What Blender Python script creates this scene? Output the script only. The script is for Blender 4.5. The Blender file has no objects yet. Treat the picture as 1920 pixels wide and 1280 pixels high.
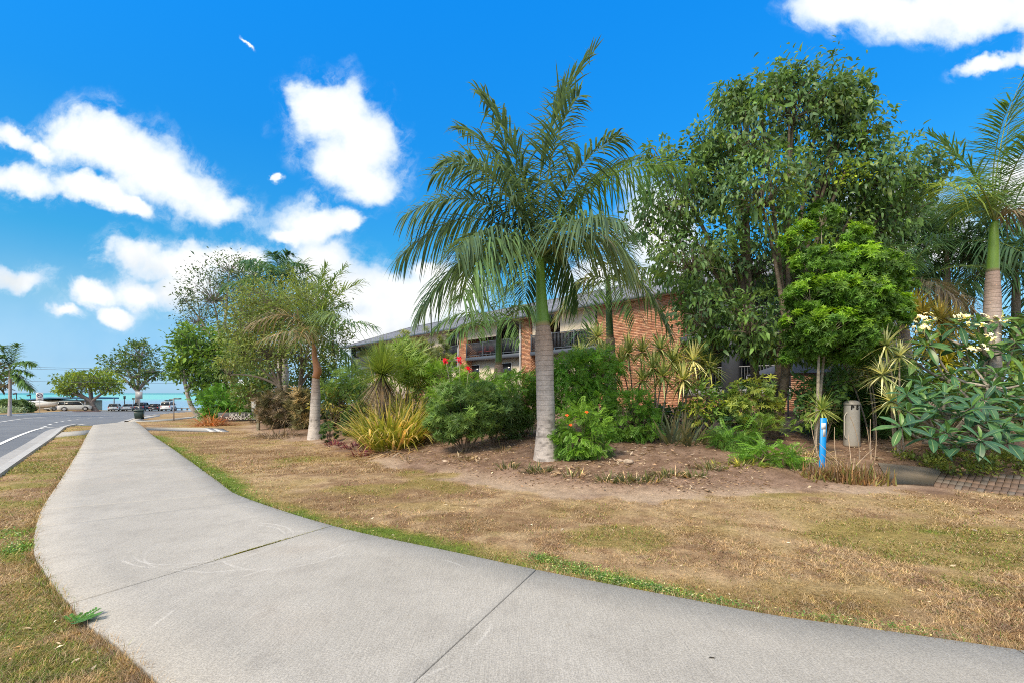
import bpy, math, random
import numpy as np
from mathutils import Vector, Matrix, Euler

rng = np.random.default_rng(11)
random.seed(11)
sc = bpy.context.scene
col = sc.collection

# ------------------------------------------------------------------ camera
F_PX, CX, HY, CAM_H = 900.0, 960.0, 736.0, 1.5     # 1920 px wide photograph: focal length, centre, horizon row, eye height
cam_d = bpy.data.cameras.new('camera')
cam = bpy.data.objects.new('camera', cam_d)
col.objects.link(cam)
cam.location = (0, 0, CAM_H)
cam.rotation_euler = (math.radians(90), 0, 0)
cam_d.sensor_width = 36.0
cam_d.lens = F_PX / 1920 * 36.0
cam_d.shift_y = (HY - 640) / 1920
cam_d.clip_start = 0.05
cam_d.clip_end = 60000
sc.camera = cam

# ------------------------------------------------------------------ sky, sun, exposure
SUN_DIR = Vector((-0.45, -0.62, 0.78)).normalized()      # towards the sun
SUN_STRENGTH, SUN_ANGLE = 4.0, 18.0
SKY_STRENGTH = 0.10
EXPOSURE = 0.25
sc.view_settings.view_transform = 'Standard'
sc.view_settings.look = 'None'
sc.view_settings.exposure = EXPOSURE
sc.view_settings.gamma = 1.0
sc.view_settings.use_curve_mapping = False
sun_d = bpy.data.lights.new('sun', 'SUN')
sun_d.energy = SUN_STRENGTH
sun_d.angle = math.radians(SUN_ANGLE)
sun_d.color = (1.0, 0.84, 0.62)
sun = bpy.data.objects.new('sun', sun_d)
col.objects.link(sun)
sun.rotation_euler = (-SUN_DIR).to_track_quat('-Z', 'Y').to_euler()
sun.location = (0, 0, 60)

class NT:
    """small helper around a node tree"""
    def __init__(s, nt):
        s.nt = nt; nt.nodes.clear()
    def n(s, t, ins=None, **kw):
        nd = s.nt.nodes.new(t)
        for k, v in kw.items():
            setattr(nd, k, v)
        for k, v in (ins or {}).items():
            s.put(nd.inputs[k], v)
        return nd
    def put(s, sock, v):
        if isinstance(v, bpy.types.NodeSocket):
            s.nt.links.new(v, sock)
        elif isinstance(v, bpy.types.Node):
            s.nt.links.new(v.outputs[0], sock)
        else:
            sock.default_value = v
    def m(s, op, a, b=0.0, c=0.0, clamp=False):
        nd = s.nt.nodes.new('ShaderNodeMath'); nd.operation = op; nd.use_clamp = clamp
        s.put(nd.inputs[0], a); s.put(nd.inputs[1], b); s.put(nd.inputs[2], c)
        return nd.outputs[0]
    def mix(s, f, a, b, blend='MIX'):
        nd = s.nt.nodes.new('ShaderNodeMix'); nd.data_type = 'RGBA'; nd.blend_type = blend; nd.clamp_factor = True
        s.put(nd.inputs[0], f); s.put(nd.inputs[6], a); s.put(nd.inputs[7], b)
        return nd.outputs[2]
    def smooth(s, v, a, b, lo=0.0, hi=1.0):
        nd = s.nt.nodes.new('ShaderNodeMapRange'); nd.interpolation_type = 'SMOOTHSTEP'
        s.put(nd.inputs[0], v); s.put(nd.inputs[1], a); s.put(nd.inputs[2], b); s.put(nd.inputs[3], lo); s.put(nd.inputs[4], hi)
        return nd.outputs[0]
    def noise(s, vec, scale, detail=4, rough=0.55, dist=0.0):
        nd = s.nt.nodes.new('ShaderNodeTexNoise')
        if vec is not None: s.put(nd.inputs['Vector'], vec)
        nd.inputs['Scale'].default_value = scale; nd.inputs['Detail'].default_value = detail
        nd.inputs['Roughness'].default_value = rough; nd.inputs['Distortion'].default_value = dist
        return nd

def rgba(c): return (c[0], c[1], c[2], 1.0)

def build_world():
    w = bpy.data.worlds.new('World'); sc.world = w; w.use_nodes = True
    g = NT(w.node_tree)
    sky = g.n('ShaderNodeTexSky', sky_type='NISHITA', sun_disc=False)
    sky.sun_elevation = math.asin(SUN_DIR.z)
    sky.sun_rotation = math.atan2(SUN_DIR.x, SUN_DIR.y)
    sky.air_density = 1.0; sky.dust_density = 0.3; sky.ozone_density = 3.0
    tc = g.n('ShaderNodeTexCoord')
    d = tc.outputs['Generated']
    sep = g.n('ShaderNodeSeparateXYZ', {0: d})
    dx, dy, dz = sep.outputs
    # deepen the clear blue the way the photograph's processing does (whole dome alike)
    ramp = g.n('ShaderNodeValToRGB', {0: g.m('MAXIMUM', dz, 0.0)})
    cr = ramp.color_ramp
    stops = [(0.0, (.20, .36, .66)), (.05, (.18, .32, .52)), (.15, (.22, .42, .47)), (.25, (.10, .46, .56)), (.44, (.045, .53, .83)), (.63, (.03, .66, 1.12))]
    while len(cr.elements) < len(stops): cr.elements.new(0.5)
    for e, (p_, c_) in zip(cr.elements, stops): e.position = p_; e.color = rgba(c_)
    tint = g.n('ShaderNodeVectorMath', {0: ramp.outputs[0], 'Scale': 2.62}, operation='SCALE').outputs[0]
    clear = g.mix(1.0, sky.outputs[0], tint, 'MULTIPLY')
    # clouds: soft ellipses on the tangent plane of the view of the bay, broken up by noise
    dyc = g.m('MAXIMUM', dy, 0.05)
    u = g.m('DIVIDE', dx, dyc); v = g.m('DIVIDE', dz, dyc)
    uv = g.n('ShaderNodeCombineXYZ', {0: u, 1: v, 2: 0.0}).outputs[0]
    warp = g.noise(uv, 7.0, 5, 0.6)
    wv = g.n('ShaderNodeVectorMath', {0: warp.outputs['Color'], 1: (0.5, 0.5, 0.5)}, operation='SUBTRACT')
    wv2 = g.n('ShaderNodeVectorMath', {0: wv.outputs[0], 'Scale': 0.11}, operation='SCALE')
    uvw = g.n('ShaderNodeVectorMath', {0: uv, 1: wv2.outputs[0]}, operation='ADD').outputs[0]
    blobs = [(150, 262, 80, 52, 0), (205, 268, 95, 58, -10), (280, 305, 105, 66, -28), (350, 350, 105, 58, -30), (405, 385, 55, 36, -30),
             (50, 345, 95, 36, 0), (160, 352, 90, 30, -12), (235, 378, 60, 20, -15), (25, 258, 55, 24, -20), (75, 285, 40, 20, -30),
             (578, 192, 56, 46, 0), (622, 222, 85, 66, 0), (672, 262, 80, 70, 0), (655, 312, 92, 56, -15), (695, 335, 56, 44, 0),
             (600, 412, 78, 34, 8), (535, 436, 34, 18, 0), (650, 405, 34, 20, 0),
             (245, 478, 62, 44, 0), (335, 488, 110, 48, -6), (425, 490, 75, 30, 0), (268, 545, 66, 34, 0), (330, 540, 70, 40, 0),
             (605, 496, 80, 56, 0), (655, 550, 110, 66, 0), (740, 565, 100, 68, 0), (700, 620, 140, 50, 0), (800, 565, 80, 80, 0), (800, 512, 60, 34, 0), (860, 560, 60, 60, 0),
             (30, 532, 75, 28, -6), (172, 556, 46, 26, 10), (212, 592, 32, 22, -20), (130, 590, 30, 14, 0),
             (1590, 5, 100, 48, 0), (1700, 22, 120, 50, 0), (1830, 20, 130, 58, 0), (1940, 20, 110, 52, 0), (1860, 112, 70, 20, 22), (1930, 90, 45, 25, 20),
             (468, 98, 20, 4, -45), (516, 340, 10, 7, -30),
             (1230, 430, 80, 90, 0), (1250, 520, 90, 60, 0), (1690, 400, 110, 70, 0), (1760, 450, 120, 60, 0), (1900, 350, 60, 60, 0), (1120, 520, 80, 50, 0)]
    dist = None
    for (px, py, rx, ry, rot) in blobs:
        mp = g.n('ShaderNodeMapping', {'Vector': uvw, 'Location': ((px - CX) / F_PX, (HY - py) / F_PX, 0),
                 'Rotation': (0, 0, math.radians(rot)), 'Scale': (rx / F_PX * 1.16, ry / F_PX * 1.16, 1)}, vector_type='TEXTURE')
        ln = g.n('ShaderNodeVectorMath', {0: mp.outputs[0]}, operation='LENGTH').outputs['Value']
        dist = ln if dist is None else g.m('SMOOTH_MIN', dist, ln, 0.22)
    fb = g.noise(uv, 5.2, 8, 0.56, 0.15).outputs[0]
    fine = g.noise(uv, 16.0, 6, 0.55, 0.2).outputs[0]
    f1 = g.m('SUBTRACT', 1.0, dist)
    f1 = g.m('ADD', f1, g.m('MULTIPLY', g.m('SUBTRACT', fb, 0.5), 1.25))
    f1 = g.m('ADD', f1, g.m('MULTIPLY', g.m('SUBTRACT', fine, 0.5), 0.75))
    # rest of the dome: unseen noise clouds, thickened to whiten the ambient light
    dzc = g.m('ADD', g.m('MAXIMUM', dz, 0.0), 0.18)
    q = g.n('ShaderNodeCombineXYZ', {0: g.m('DIVIDE', dx, dzc), 1: g.m('DIVIDE', dy, dzc), 2: 3.7}).outputs[0]
    gn = g.noise(q, 1.15, 7, 0.55, 0.2).outputs[0]
    f2 = g.m('MULTIPLY', g.m('SUBTRACT', gn, 0.36), 3.6)
    wu = g.smooth(g.m('ABSOLUTE', u), 1.1, 1.6, 1.0, 0.0)
    wv_ = g.smooth(v, 0.82, 1.3, 1.0, 0.0)
    wy = g.smooth(dy, 0.05, 0.25)
    wt = g.m('MULTIPLY', g.m('MULTIPLY', wu, wv_), wy)
    dens = g.m('ADD', g.m('MULTIPLY', f1, wt), g.m('MULTIPLY', f2, g.m('SUBTRACT', 1.0, wt)))
    mask = g.smooth(dens, 0.03, 0.40)
    mask = g.m('MULTIPLY', mask, g.smooth(dz, 0.0, 0.08))
    # thick parts white, thin parts and some bellies a pale blue grey
    belly = g.noise(uv, 6.5, 4, 0.5).outputs[0]
    lowel = g.smooth(dz, 0.12, 0.34, 0.62, 0.0)
    gray = g.m('MULTIPLY', g.smooth(belly, 0.40, 0.66), g.m('MAXIMUM', lowel, 0.20))
    white = g.mix(gray, rgba((9.6, 9.6, 9.6)), rgba((4.6, 5.5, 6.1)))
    white = g.mix(g.smooth(dens, 0.1, 0.75), rgba((5.4, 6.9, 8.4)), white)
    # thin milky veil towards the horizon
    veil = g.m('MULTIPLY', g.smooth(dz, 0.0, 0.26, 0.70, 0.0), g.smooth(g.noise(uv, 2.2, 5, 0.6).outputs[0], 0.3, 0.75, 0.25, 1.0))
    skyc = g.mix(veil, clear, rgba((4.6, 6.7, 8.1)))
    # torn, half transparent fringes round the solid parts
    fr = g.m('MULTIPLY', g.smooth(dens, -0.34, 0.22), g.smooth(g.noise(uvw, 9.0, 7, 0.68, 0.6).outputs[0], 0.42, 0.70))
    fr = g.m('MULTIPLY', g.m('MULTIPLY', fr, 0.62), g.smooth(dz, 0.0, 0.08))
    skyc = g.mix(fr, skyc, rgba((6.6, 7.9, 9.0)))
    fin = g.mix(mask, skyc, white)
    bg = g.n('ShaderNodeBackground', {'Color': fin, 'Strength': SKY_STRENGTH})
    out = g.n('ShaderNodeOutputWorld', {'Surface': bg.outputs[0]})
    w.cycles.sampling_method = 'MANUAL'; w.cycles.sample_map_resolution = 512
build_world()

sc.cycles.max_bounces = 6
sc.cycles.diffuse_bounces = 3
sc.cycles.glossy_bounces = 2
sc.cycles.transmission_bounces = 4
sc.cycles.transparent_max_bounces = 6
sc.cycles.use_denoising = False
sc.cycles.pixel_filter_type = 'BLACKMAN_HARRIS'
sc.cycles.filter_width = 1.0

# ------------------------------------------------------------------ numpy noise
def _hash(ix, iy, seed):
    h = (ix.astype(np.int64) * 374761393 + iy.astype(np.int64) * 668265263 + seed * 974711) & 0xFFFFFFFF
    h = ((h ^ (h >> 13)) * 1274126177) & 0xFFFFFFFF
    return ((h ^ (h >> 16)) & 0xFFFF) / 65535.0
def vnoise(x, y, seed=0):
    x = np.asarray(x, float); y = np.asarray(y, float)
    ix = np.floor(x); iy = np.floor(y); fx = x - ix; fy = y - iy
    fx = fx * fx * (3 - 2 * fx); fy = fy * fy * (3 - 2 * fy)
    a = _hash(ix, iy, seed); b = _hash(ix + 1, iy, seed); c = _hash(ix, iy + 1, seed); d = _hash(ix + 1, iy + 1, seed)
    return (a * (1 - fx) + b * fx) * (1 - fy) + (c * (1 - fx) + d * fx) * fy
def fbm(x, y, seed=0, octv=4):
    s = 0; a = 0.5; t = 0
    for k in range(octv):
        s = s + a * vnoise(np.asarray(x) * 2 ** k + 17.3 * k, np.asarray(y) * 2 ** k - 9.1 * k, seed + k); t += a; a *= 0.5
    return s / t
def sstep(x, a, b):
    t = np.clip((np.asarray(x, float) - a) / (b - a), 0, 1)
    return t * t * (3 - 2 * t)
def lerp(a, b, t): return a + (b - a) * t

# ------------------------------------------------------------------ the lie of the land
def poly_sd(x, y, poly, closed=True):
    """signed distance (inside positive) to a polygon"""
    x = np.asarray(x, float).ravel(); y = np.asarray(y, float).ravel()
    p = np.asarray(poly, float); n = len(p)
    best = np.full(x.shape, 1e18); ins = np.zeros(x.shape, bool)
    for i in range(n if closed else n - 1):
        ax, ay = p[i]; bx, by = p[(i + 1) % n]
        ex, ey = bx - ax, by - ay
        t = np.clip(((x - ax) * ex + (y - ay) * ey) / (ex * ex + ey * ey + 1e-12), 0, 1)
        best = np.minimum(best, (x - ax - t * ex) ** 2 + (y - ay - t * ey) ** 2)
        if closed:
            c = ((ay > y) != (by > y)) & (x < ex * (y - ay) / (ey if abs(ey) > 1e-12 else 1e-12) + ax)
            ins ^= c
    dd = np.sqrt(best)
    return np.where(ins, dd, -dd) if closed else dd

BED = [(-8.8, 16.5), (-7.2, 15.2), (-5.6, 14.0), (-4.3, 12.0), (-2.96, 10.2), (-1.9, 9.0), (-1.0, 8.25), (-.08, 7.5), (.92, 6.95),
       (2.13, 6.66), (3.2, 6.7), (4.17, 6.98), (5.2, 6.92), (6.0, 7.35), (7.5, 7.15), (14, 5.4), (40, -2), (70, 20), (70, 120), (-42, 120),
       (-33, 75), (-24, 47), (-18.5, 34), (-14.5, 26.5), (-11.3, 20)]

def slope_z(y):
    y = np.asarray(y, float)
    z = -.0285 * np.log1p(np.exp(np.clip((y - 24) / 3.0, -30, 60))) * 3.0
    return z - 5.0 * sstep(y, 113, 140)
def h0(x, y):
    """height of the land (without the dip of the road)"""
    x = np.asarray(x, float); y = np.asarray(y, float); shp = np.broadcast(x, y).shape
    x = np.broadcast_to(x, shp); y = np.broadcast_to(y, shp)
    d = poly_sd(x, y, BED).reshape(shp)
    m = 0.95 * (1 - np.exp(-np.clip(d - 0.3, 0, None) / 7.0))
    far = 1.9 * sstep(y, 26, 60) * sstep(d, 3, 16) * (1 - sstep(y, 95, 112))
    return slope_z(y) + m + far
def hz(x, y): return float(h0(np.array([x]), np.array([y]))[0])

def P(px, py, Y):
    """the point at depth Y seen at pixel (px, py) of the photograph"""
    return np.array([(px - CX) / F_PX * Y, Y, CAM_H - (py - HY) / F_PX * Y])
def G(px, py):
    """where the line of sight through a pixel meets the land"""
    Ys = np.exp(np.linspace(math.log(1.2), math.log(140), 1200))
    x = (px - CX) / F_PX * Ys; z = CAM_H - (py - HY) / F_PX * Ys
    below = np.nonzero(z < h0(x, Ys))[0]
    Y = Ys[below[0]] if len(below) else 140.0
    x = (px - CX) / F_PX * Y
    return np.array([x, Y, hz(x, Y)])
def GX(px, Y):
    """land point at depth Y in picture column px"""
    x = (px - CX) / F_PX * Y
    return np.array([x, Y, hz(x, Y)])

# ------------------------------------------------------------------ geometry batches
class GB:
    def __init__(s): s.V = []; s.F = []; s.C = []; s.n = 0
    def add(s, V, F, c=(0.5, 0.5, 0.5)):
        V = np.asarray(V, float).reshape(-1, 3)
        Fs = F if isinstance(F, (list, tuple)) and len(F) and isinstance(F[0], np.ndarray) and F[0].ndim == 2 else [np.asarray(F, int)]
        for f in Fs: s.F.append(f + s.n)
        c = np.asarray(c, float)
        s.C.append(np.broadcast_to(c, V.shape) if c.ndim == 1 else c.reshape(-1, 3))
        s.V.append(V); s.n += len(V)
        return s
    def mesh(s, name, origin=(0, 0, 0), smooth=False):
        me = bpy.data.meshes.new(name)
        V = np.concatenate(s.V) - np.asarray(origin, float)
        C = np.concatenate(s.C)
        me.vertices.add(len(V)); me.vertices.foreach_set('co', V.astype(np.float32).ravel())
        nl = sum(f.size for f in s.F); nf = sum(len(f) for f in s.F)
        me.loops.add(nl); me.polygons.add(nf)
        li = np.concatenate([f.ravel() for f in s.F]).astype(np.int32)
        cnt = np.concatenate([np.full(len(f), f.shape[1]) for f in s.F])
        st = np.concatenate([[0], np.cumsum(cnt)[:-1]]).astype(np.int32)
        me.loops.foreach_set('vertex_index', li)
        me.polygons.foreach_set('loop_start', st)
        if smooth: me.polygons.foreach_set('use_smooth', np.ones(nf, bool))
        a = me.color_attributes.new('Col', 'FLOAT_COLOR', 'POINT')
        a.data.foreach_set('color', np.concatenate([np.clip(C, 0, 1), np.ones((len(C), 1))], 1).astype(np.float32).ravel())
        me.update(); me.validate()
        return me

def wloc(o):
    p = np.zeros(3)
    while o is not None:
        p = p + np.array(o.location); o = o.parent
    return p
def tag(o, label=None, cat=None, group=None, kind=None):
    if label: o['label'] = label
    if cat: o['category'] = cat
    if group: o['group'] = group
    if kind: o['kind'] = kind
    return o
def obj(name, gb, mat, parent=None, smooth=False, local=False, label=None, kind=None):
    """one mesh object; world coordinates unless local"""
    org = (0, 0, 0) if (parent is None or local) else wloc(parent)
    me = gb if isinstance(gb, bpy.types.Mesh) else gb.mesh(name, org, smooth)
    if not len(me.materials): me.materials.append(mat)
    o = bpy.data.objects.new(name, me); col.objects.link(o)
    if parent is not None: o.parent = parent
    return tag(o, label, None, None, kind)
def thing(name, label, cat, loc=(0, 0, 0), group=None, rz=0.0):
    o = bpy.data.objects.new(name, None); col.objects.link(o)
    o.empty_display_size = 0.1
    o.location = [float(v) for v in loc]; o.rotation_euler = (0, 0, rz)
    return tag(o, label, cat, group)
def solo(name, label, cat, gb, mat, loc, group=None, smooth=False):
    """a thing that is one mesh, its origin at loc"""
    me = gb.mesh(name, loc, smooth); me.materials.append(mat)
    o = bpy.data.objects.new(name, me); col.objects.link(o); o.location = [float(v) for v in loc]
    return tag(o, label, cat, group)
def copy_tree(o, parent=None):
    c = o.copy(); col.objects.link(c)
    if parent is not None: c.parent = parent
    for ch in list(o.children): copy_tree(ch, c)
    return c

def norm(v):
    v = np.asarray(v, float)
    return v / (np.linalg.norm(v, axis=-1, keepdims=True) + 1e-12)

BOXF = np.array([[0, 3, 2, 1], [4, 5, 6, 7], [0, 1, 5, 4], [1, 2, 6, 5], [2, 3, 7, 6], [3, 0, 4, 7]])
def box(gb, x0, x1, y0, y1, z0, z1, c=(.5, .5, .5)):
    gb.add([[x0, y0, z0], [x1, y0, z0], [x1, y1, z0], [x0, y1, z0], [x0, y0, z1], [x1, y0, z1], [x1, y1, z1], [x0, y1, z1]], BOXF, c); return gb
def cbox(gb, x0, x1, y0, y1, z0, z1, b=0.01, c=(.5, .5, .5)):
    """box with chamfered top and side edges"""
    def ring(i, z): return [[x0 + i, y0, z], [x1 - i, y0, z], [x1, y0 + i, z], [x1, y1 - i, z], [x1 - i, y1, z], [x0 + i, y1, z], [x0, y1 - i, z], [x0, y0 + i, z]]
    def ringi(i, z): return [[x0 + 2 * i, y0 + i, z], [x1 - 2 * i, y0 + i, z], [x1 - i, y0 + 2 * i, z], [x1 - i, y1 - 2 * i, z], [x1 - 2 * i, y1 - i, z], [x0 + 2 * i, y1 - i, z], [x0 + i, y1 - 2 * i, z], [x0 + i, y0 + 2 * i, z]]
    V = ringi(b, z0) + ring(b, z0 + b) + ring(b, z1 - b) + ringi(b, z1)
    q = [[r * 8 + k, r * 8 + (k + 1) % 8, r * 8 + 8 + (k + 1) % 8, r * 8 + 8 + k] for r in range(3) for k in range(8)]
    gb.add(V, [np.array(q), np.array([list(range(7, -1, -1)), list(range(24, 32))])], c); return gb
def tube(gb, pts, rad, sides=8, c=(.5, .5, .5), cap=True):
    pts = np.asarray(pts, float); n = len(pts); rad = np.broadcast_to(np.asarray(rad, float), (n,))
    T = np.gradient(pts, axis=0); T = norm(T)
    ref = np.array([0, 0, 1.0]) if abs(T[0, 2]) < 0.9 else np.array([1.0, 0, 0])
    X = np.zeros((n, 3)); x = norm(np.cross(T[0], ref))
    for i in range(n):
        x = norm(x - T[i] * np.dot(x, T[i])); X[i] = x
    Yv = np.cross(T, X)
    a = np.arange(sides) / sides * 2 * math.pi
    V = pts[:, None] + rad[:, None, None] * (np.cos(a)[None, :, None] * X[:, None] + np.sin(a)[None, :, None] * Yv[:, None])
    i = np.arange(n - 1)[:, None] * sides; k = np.arange(sides)[None]; k2 = (k + 1) % sides
    Q = np.stack([i + k, i + k2, i + sides + k2, i + sides + k], -1).reshape(-1, 4)
    Fs = [Q]
    if cap and sides >= 3: Fs.append(np.array([list(range(sides - 1, -1, -1)), [(n - 1) * sides + j for j in range(sides)]]))
    c = np.asarray(c, float)
    if c.ndim == 2: c = np.repeat(c, sides, axis=0)
    gb.add(V.reshape(-1, 3), Fs, c); return gb
def bez(a, b, c, n):
    t = np.linspace(0, 1, n)[:, None]
    return (1 - t) ** 2 * np.asarray(a) + 2 * t * (1 - t) * np.asarray(b) + t * t * np.asarray(c)
def ellipsoid(gb, c, r, nu=12, nv=8, colr=(.5, .5, .5)):
    V = []; 
    for j in range(nv + 1):
        th = math.pi * j / nv
        for i in range(nu):
            ph = 2 * math.pi * i / nu
            V.append([c[0] + r[0] * math.sin(th) * math.cos(ph), c[1] + r[1] * math.sin(th) * math.sin(ph), c[2] + r[2] * math.cos(th)])
    q = [[j * nu + i, j * nu + nu + i, j * nu + nu + (i + 1) % nu, j * nu + (i + 1) % nu] for j in range(nv) for i in range(nu)]
    gb.add(V, np.array(q), colr); return gb

def font_mesh(text, size, extrude=0.004, bold=.02):
    cu = bpy.data.curves.new('lettering', 'FONT'); cu.body = text; cu.size = size; cu.extrude = extrude; cu.offset = size * bold
    cu.align_x = 'CENTER'; cu.align_y = 'CENTER'
    o = bpy.data.objects.new('lettering', cu); col.objects.link(o)
    dg = bpy.context.evaluated_depsgraph_get()
    me = bpy.data.meshes.new_from_object(o.evaluated_get(dg))
    bpy.data.objects.remove(o); bpy.data.curves.remove(cu)
    me.materials.clear()
    return me

# ------------------------------------------------------------------ materials
MATS = {}
def pmat(name, base=None, rough=0.6, spec=0.3, metal=0.0, build=None):
    m = bpy.data.materials.new(name); m.use_nodes = True
    g = NT(m.node_tree)
    b = g.n('ShaderNodeBsdfPrincipled', {'Roughness': rough, 'Metallic': metal, 'Specular IOR Level': spec})
    o = g.n('ShaderNodeOutputMaterial', {'Surface': b.outputs[0]})
    if base is not None: b.inputs['Base Color'].default_value = rgba(base)
    if build: build(g, b)
    MATS[name] = m
    return m
def bump(g, b, h, strength=0.4, dist=0.01):
    bp = g.n('ShaderNodeBump', {'Height': h, 'Strength': strength, 'Distance': dist})
    g.nt.links.new(bp.outputs[0], b.inputs['Normal'])
def attr(g): return g.n('ShaderNodeAttribute', attribute_name='Col').outputs['Color']
def opos(g): return g.n('ShaderNodeNewGeometry').outputs['Position']

def leafmat(name, rough=0.45, spec=0.35, trans=0.28, gain=(1.0, 1.0, 1.0)):
    m = bpy.data.materials.new(name); m.use_nodes = True
    g = NT(m.node_tree); c = g.mix(1.0, attr(g), rgba(gain), 'MULTIPLY')
    nz = g.noise(opos(g), 9.0, 2).outputs[0]
    c2 = g.mix(1.0, c, g.n('ShaderNodeCombineColor', {0: g.smooth(nz, .25, .75, .8, 1.2), 1: g.smooth(nz, .25, .75, .84, 1.16), 2: 1.0}).outputs[0], 'MULTIPLY')
    b = g.n('ShaderNodeBsdfPrincipled', {'Base Color': c2, 'Roughness': rough, 'Specular IOR Level': spec})
    tcol = g.mix(1.0, c2, rgba((1.35, 1.25, 0.7)), 'MULTIPLY')
    t = g.n('ShaderNodeBsdfTranslucent', {'Color': tcol})
    mx = g.n('ShaderNodeMixShader', {0: trans, 1: b.outputs[0], 2: t.outputs[0]})
    g.n('ShaderNodeOutputMaterial', {'Surface': mx.outputs[0]})
    return m
LG = (2.0, 1.95, 1.8)
M_LEAF = leafmat('leaf', .42, .38, .38, LG)
M_GLOSS = leafmat('glossy_leaf', .36, .45, .25, LG)
M_DRY = leafmat('dry_leaf', .8, .1, .25, (1.2, 1.2, 1.2))
M_GRASS = leafmat('grass', .7, .15, .25)

def _vc(rough_noise=40, amp=0.25, bscale=60, bstr=0.3, bd=0.01):
    def f(g, b):
        c = attr(g); p = opos(g)
        n1 = g.noise(p, rough_noise, 5, .6).outputs[0]
        k = g.smooth(n1, .25, .75, 1 - amp, 1 + amp)
        g.put(b.inputs['Base Color'], g.mix(1.0, c, g.n('ShaderNodeCombineColor', {0: k, 1: k, 2: k}).outputs[0], 'MULTIPLY'))
        bump(g, b, g.noise(p, bscale, 4, .6).outputs[0], bstr, bd)
    return f
M_BARK = pmat('bark', None, .85, .15, build=_vc(18, .35, 45, .7, .02))
M_PALMBARK = pmat('palm_bark', None, .8, .2, build=_vc(30, .18, 70, .35, .008))
M_SHAFT = pmat('crownshaft', None, .35, .45, build=_vc(5, .12, 30, .05, .004))
M_BRICK = pmat('brick', None, .85, .15, build=_vc(60, .22, 120, .4, .006))
M_PAINTC = pmat('painted', None, .55, .3, build=_vc(6, .06, 60, .05, .003))
M_METAL = pmat('painted_metal', None, .4, .4, build=_vc(12, .05, 60, .03, .002))
M_CARP = pmat('car_paint', None, .25, .5, build=lambda g, b: (g.put(b.inputs['Base Color'], attr(g)), setattr(b.inputs['Coat Weight'], 'default_value', .6)))
M_GLASS = pmat('dark_glass', (.02, .025, .03), .06, .6)
M_RUBBER = pmat('rubber', (.02, .02, .02), .85, .2)
M_TILE = pmat('roof_tile', None, .55, .3, build=_vc(9, .18, 40, .25, .01))

def _concrete(g, b):
    p = opos(g)
    big = g.noise(p, 0.55, 5, .6).outputs[0]
    mid = g.noise(p, 3.2, 5, .65, .4).outputs[0]
    fine = g.noise(p, 95, 3, .7).outputs[0]
    spk = g.noise(p, 320, 2, .6).outputs[0]
    c = g.mix(g.smooth(big, .32, .68), rgba((.375, .360, .334)), rgba((.445, .428, .400)))
    c = g.mix(g.m('MULTIPLY', g.smooth(mid, .45, .72), .40), c, rgba((.295, .28, .26)))
    warm = g.noise(p, .8, 3, .5).outputs[0]
    c = g.mix(g.m('MULTIPLY', g.smooth(warm, .55, .75), .35), c, rgba((.47, .42, .37)))
    # pale tyre scuffs turning on the slab, and rusty leaf stains
    wob = g.noise(p, 2.5, 3, .6).outputs[0]
    for (cx0, cy0, r0) in ((-2.95, 4.75, .62), (-2.95, 4.75, .70), (-2.1, 4.55, .55), (-2.55, 4.9, .95), (-1.2, 3.3, 1.1), (-3.0, 6.9, .8)):
        rr_ = g.n('ShaderNodeVectorMath', {0: p, 1: (cx0, cy0, .03)}, operation='DISTANCE').outputs['Value']
        ln = g.smooth(g.m('ABSOLUTE', g.m('SUBTRACT', rr_, g.m('ADD', r0 - .05, g.m('MULTIPLY', wob, .1)))), .004, .016, 1.0, 0.0)
        c = g.mix(g.m('MULTIPLY', g.m('MULTIPLY', ln, g.smooth(g.noise(p, 1.6, 2, .5).outputs[0], .47, .6)), .42), c, rgba((.60, .585, .56)))
    stn = g.noise(p, 1.9, 6, .7, .8).outputs[0]
    c = g.mix(g.m('MULTIPLY', g.smooth(stn, .62, .72), .38), c, rgba((.30, .265, .215)))
    k = g.smooth(fine, .25, .75, .70, 1.24)
    k = g.m('MULTIPLY', k, g.smooth(spk, .52, .78, 1.04, .5))
    c = g.mix(1.0, c, g.n('ShaderNodeCombineColor', {0: k, 1: k, 2: k}).outputs[0], 'MULTIPLY')
    # broom finish: fine lines across the direction of travel, strongest near
    at = attr(g)
    g.put(b.inputs['Base Color'], g.mix(1.0, c, at, 'MULTIPLY'))
    mp = g.n('ShaderNodeMapping', {'Vector': p, 'Rotation': (0, 0, math.radians(-28)), 'Scale': (160, 5, 1)})
    br = g.noise(mp.outputs[0], 1.0, 3, .6).outputs[0]
    kb = g.smooth(br, .3, .7, .90, 1.09); g.put(b.inputs['Base Color'], g.mix(1.0, g.mix(1.0, c, at, 'MULTIPLY'), g.n('ShaderNodeCombineColor', {0: kb, 1: kb, 2: kb}).outputs[0], 'MULTIPLY'))
    hgt = g.m('ADD', g.m('MULTIPLY', br, .8), g.m('MULTIPLY', fine, .6))
    bump(g, b, hgt, .55, .004)
M_CONC = pmat('concrete', None, .85, .2, build=_concrete)

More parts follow.
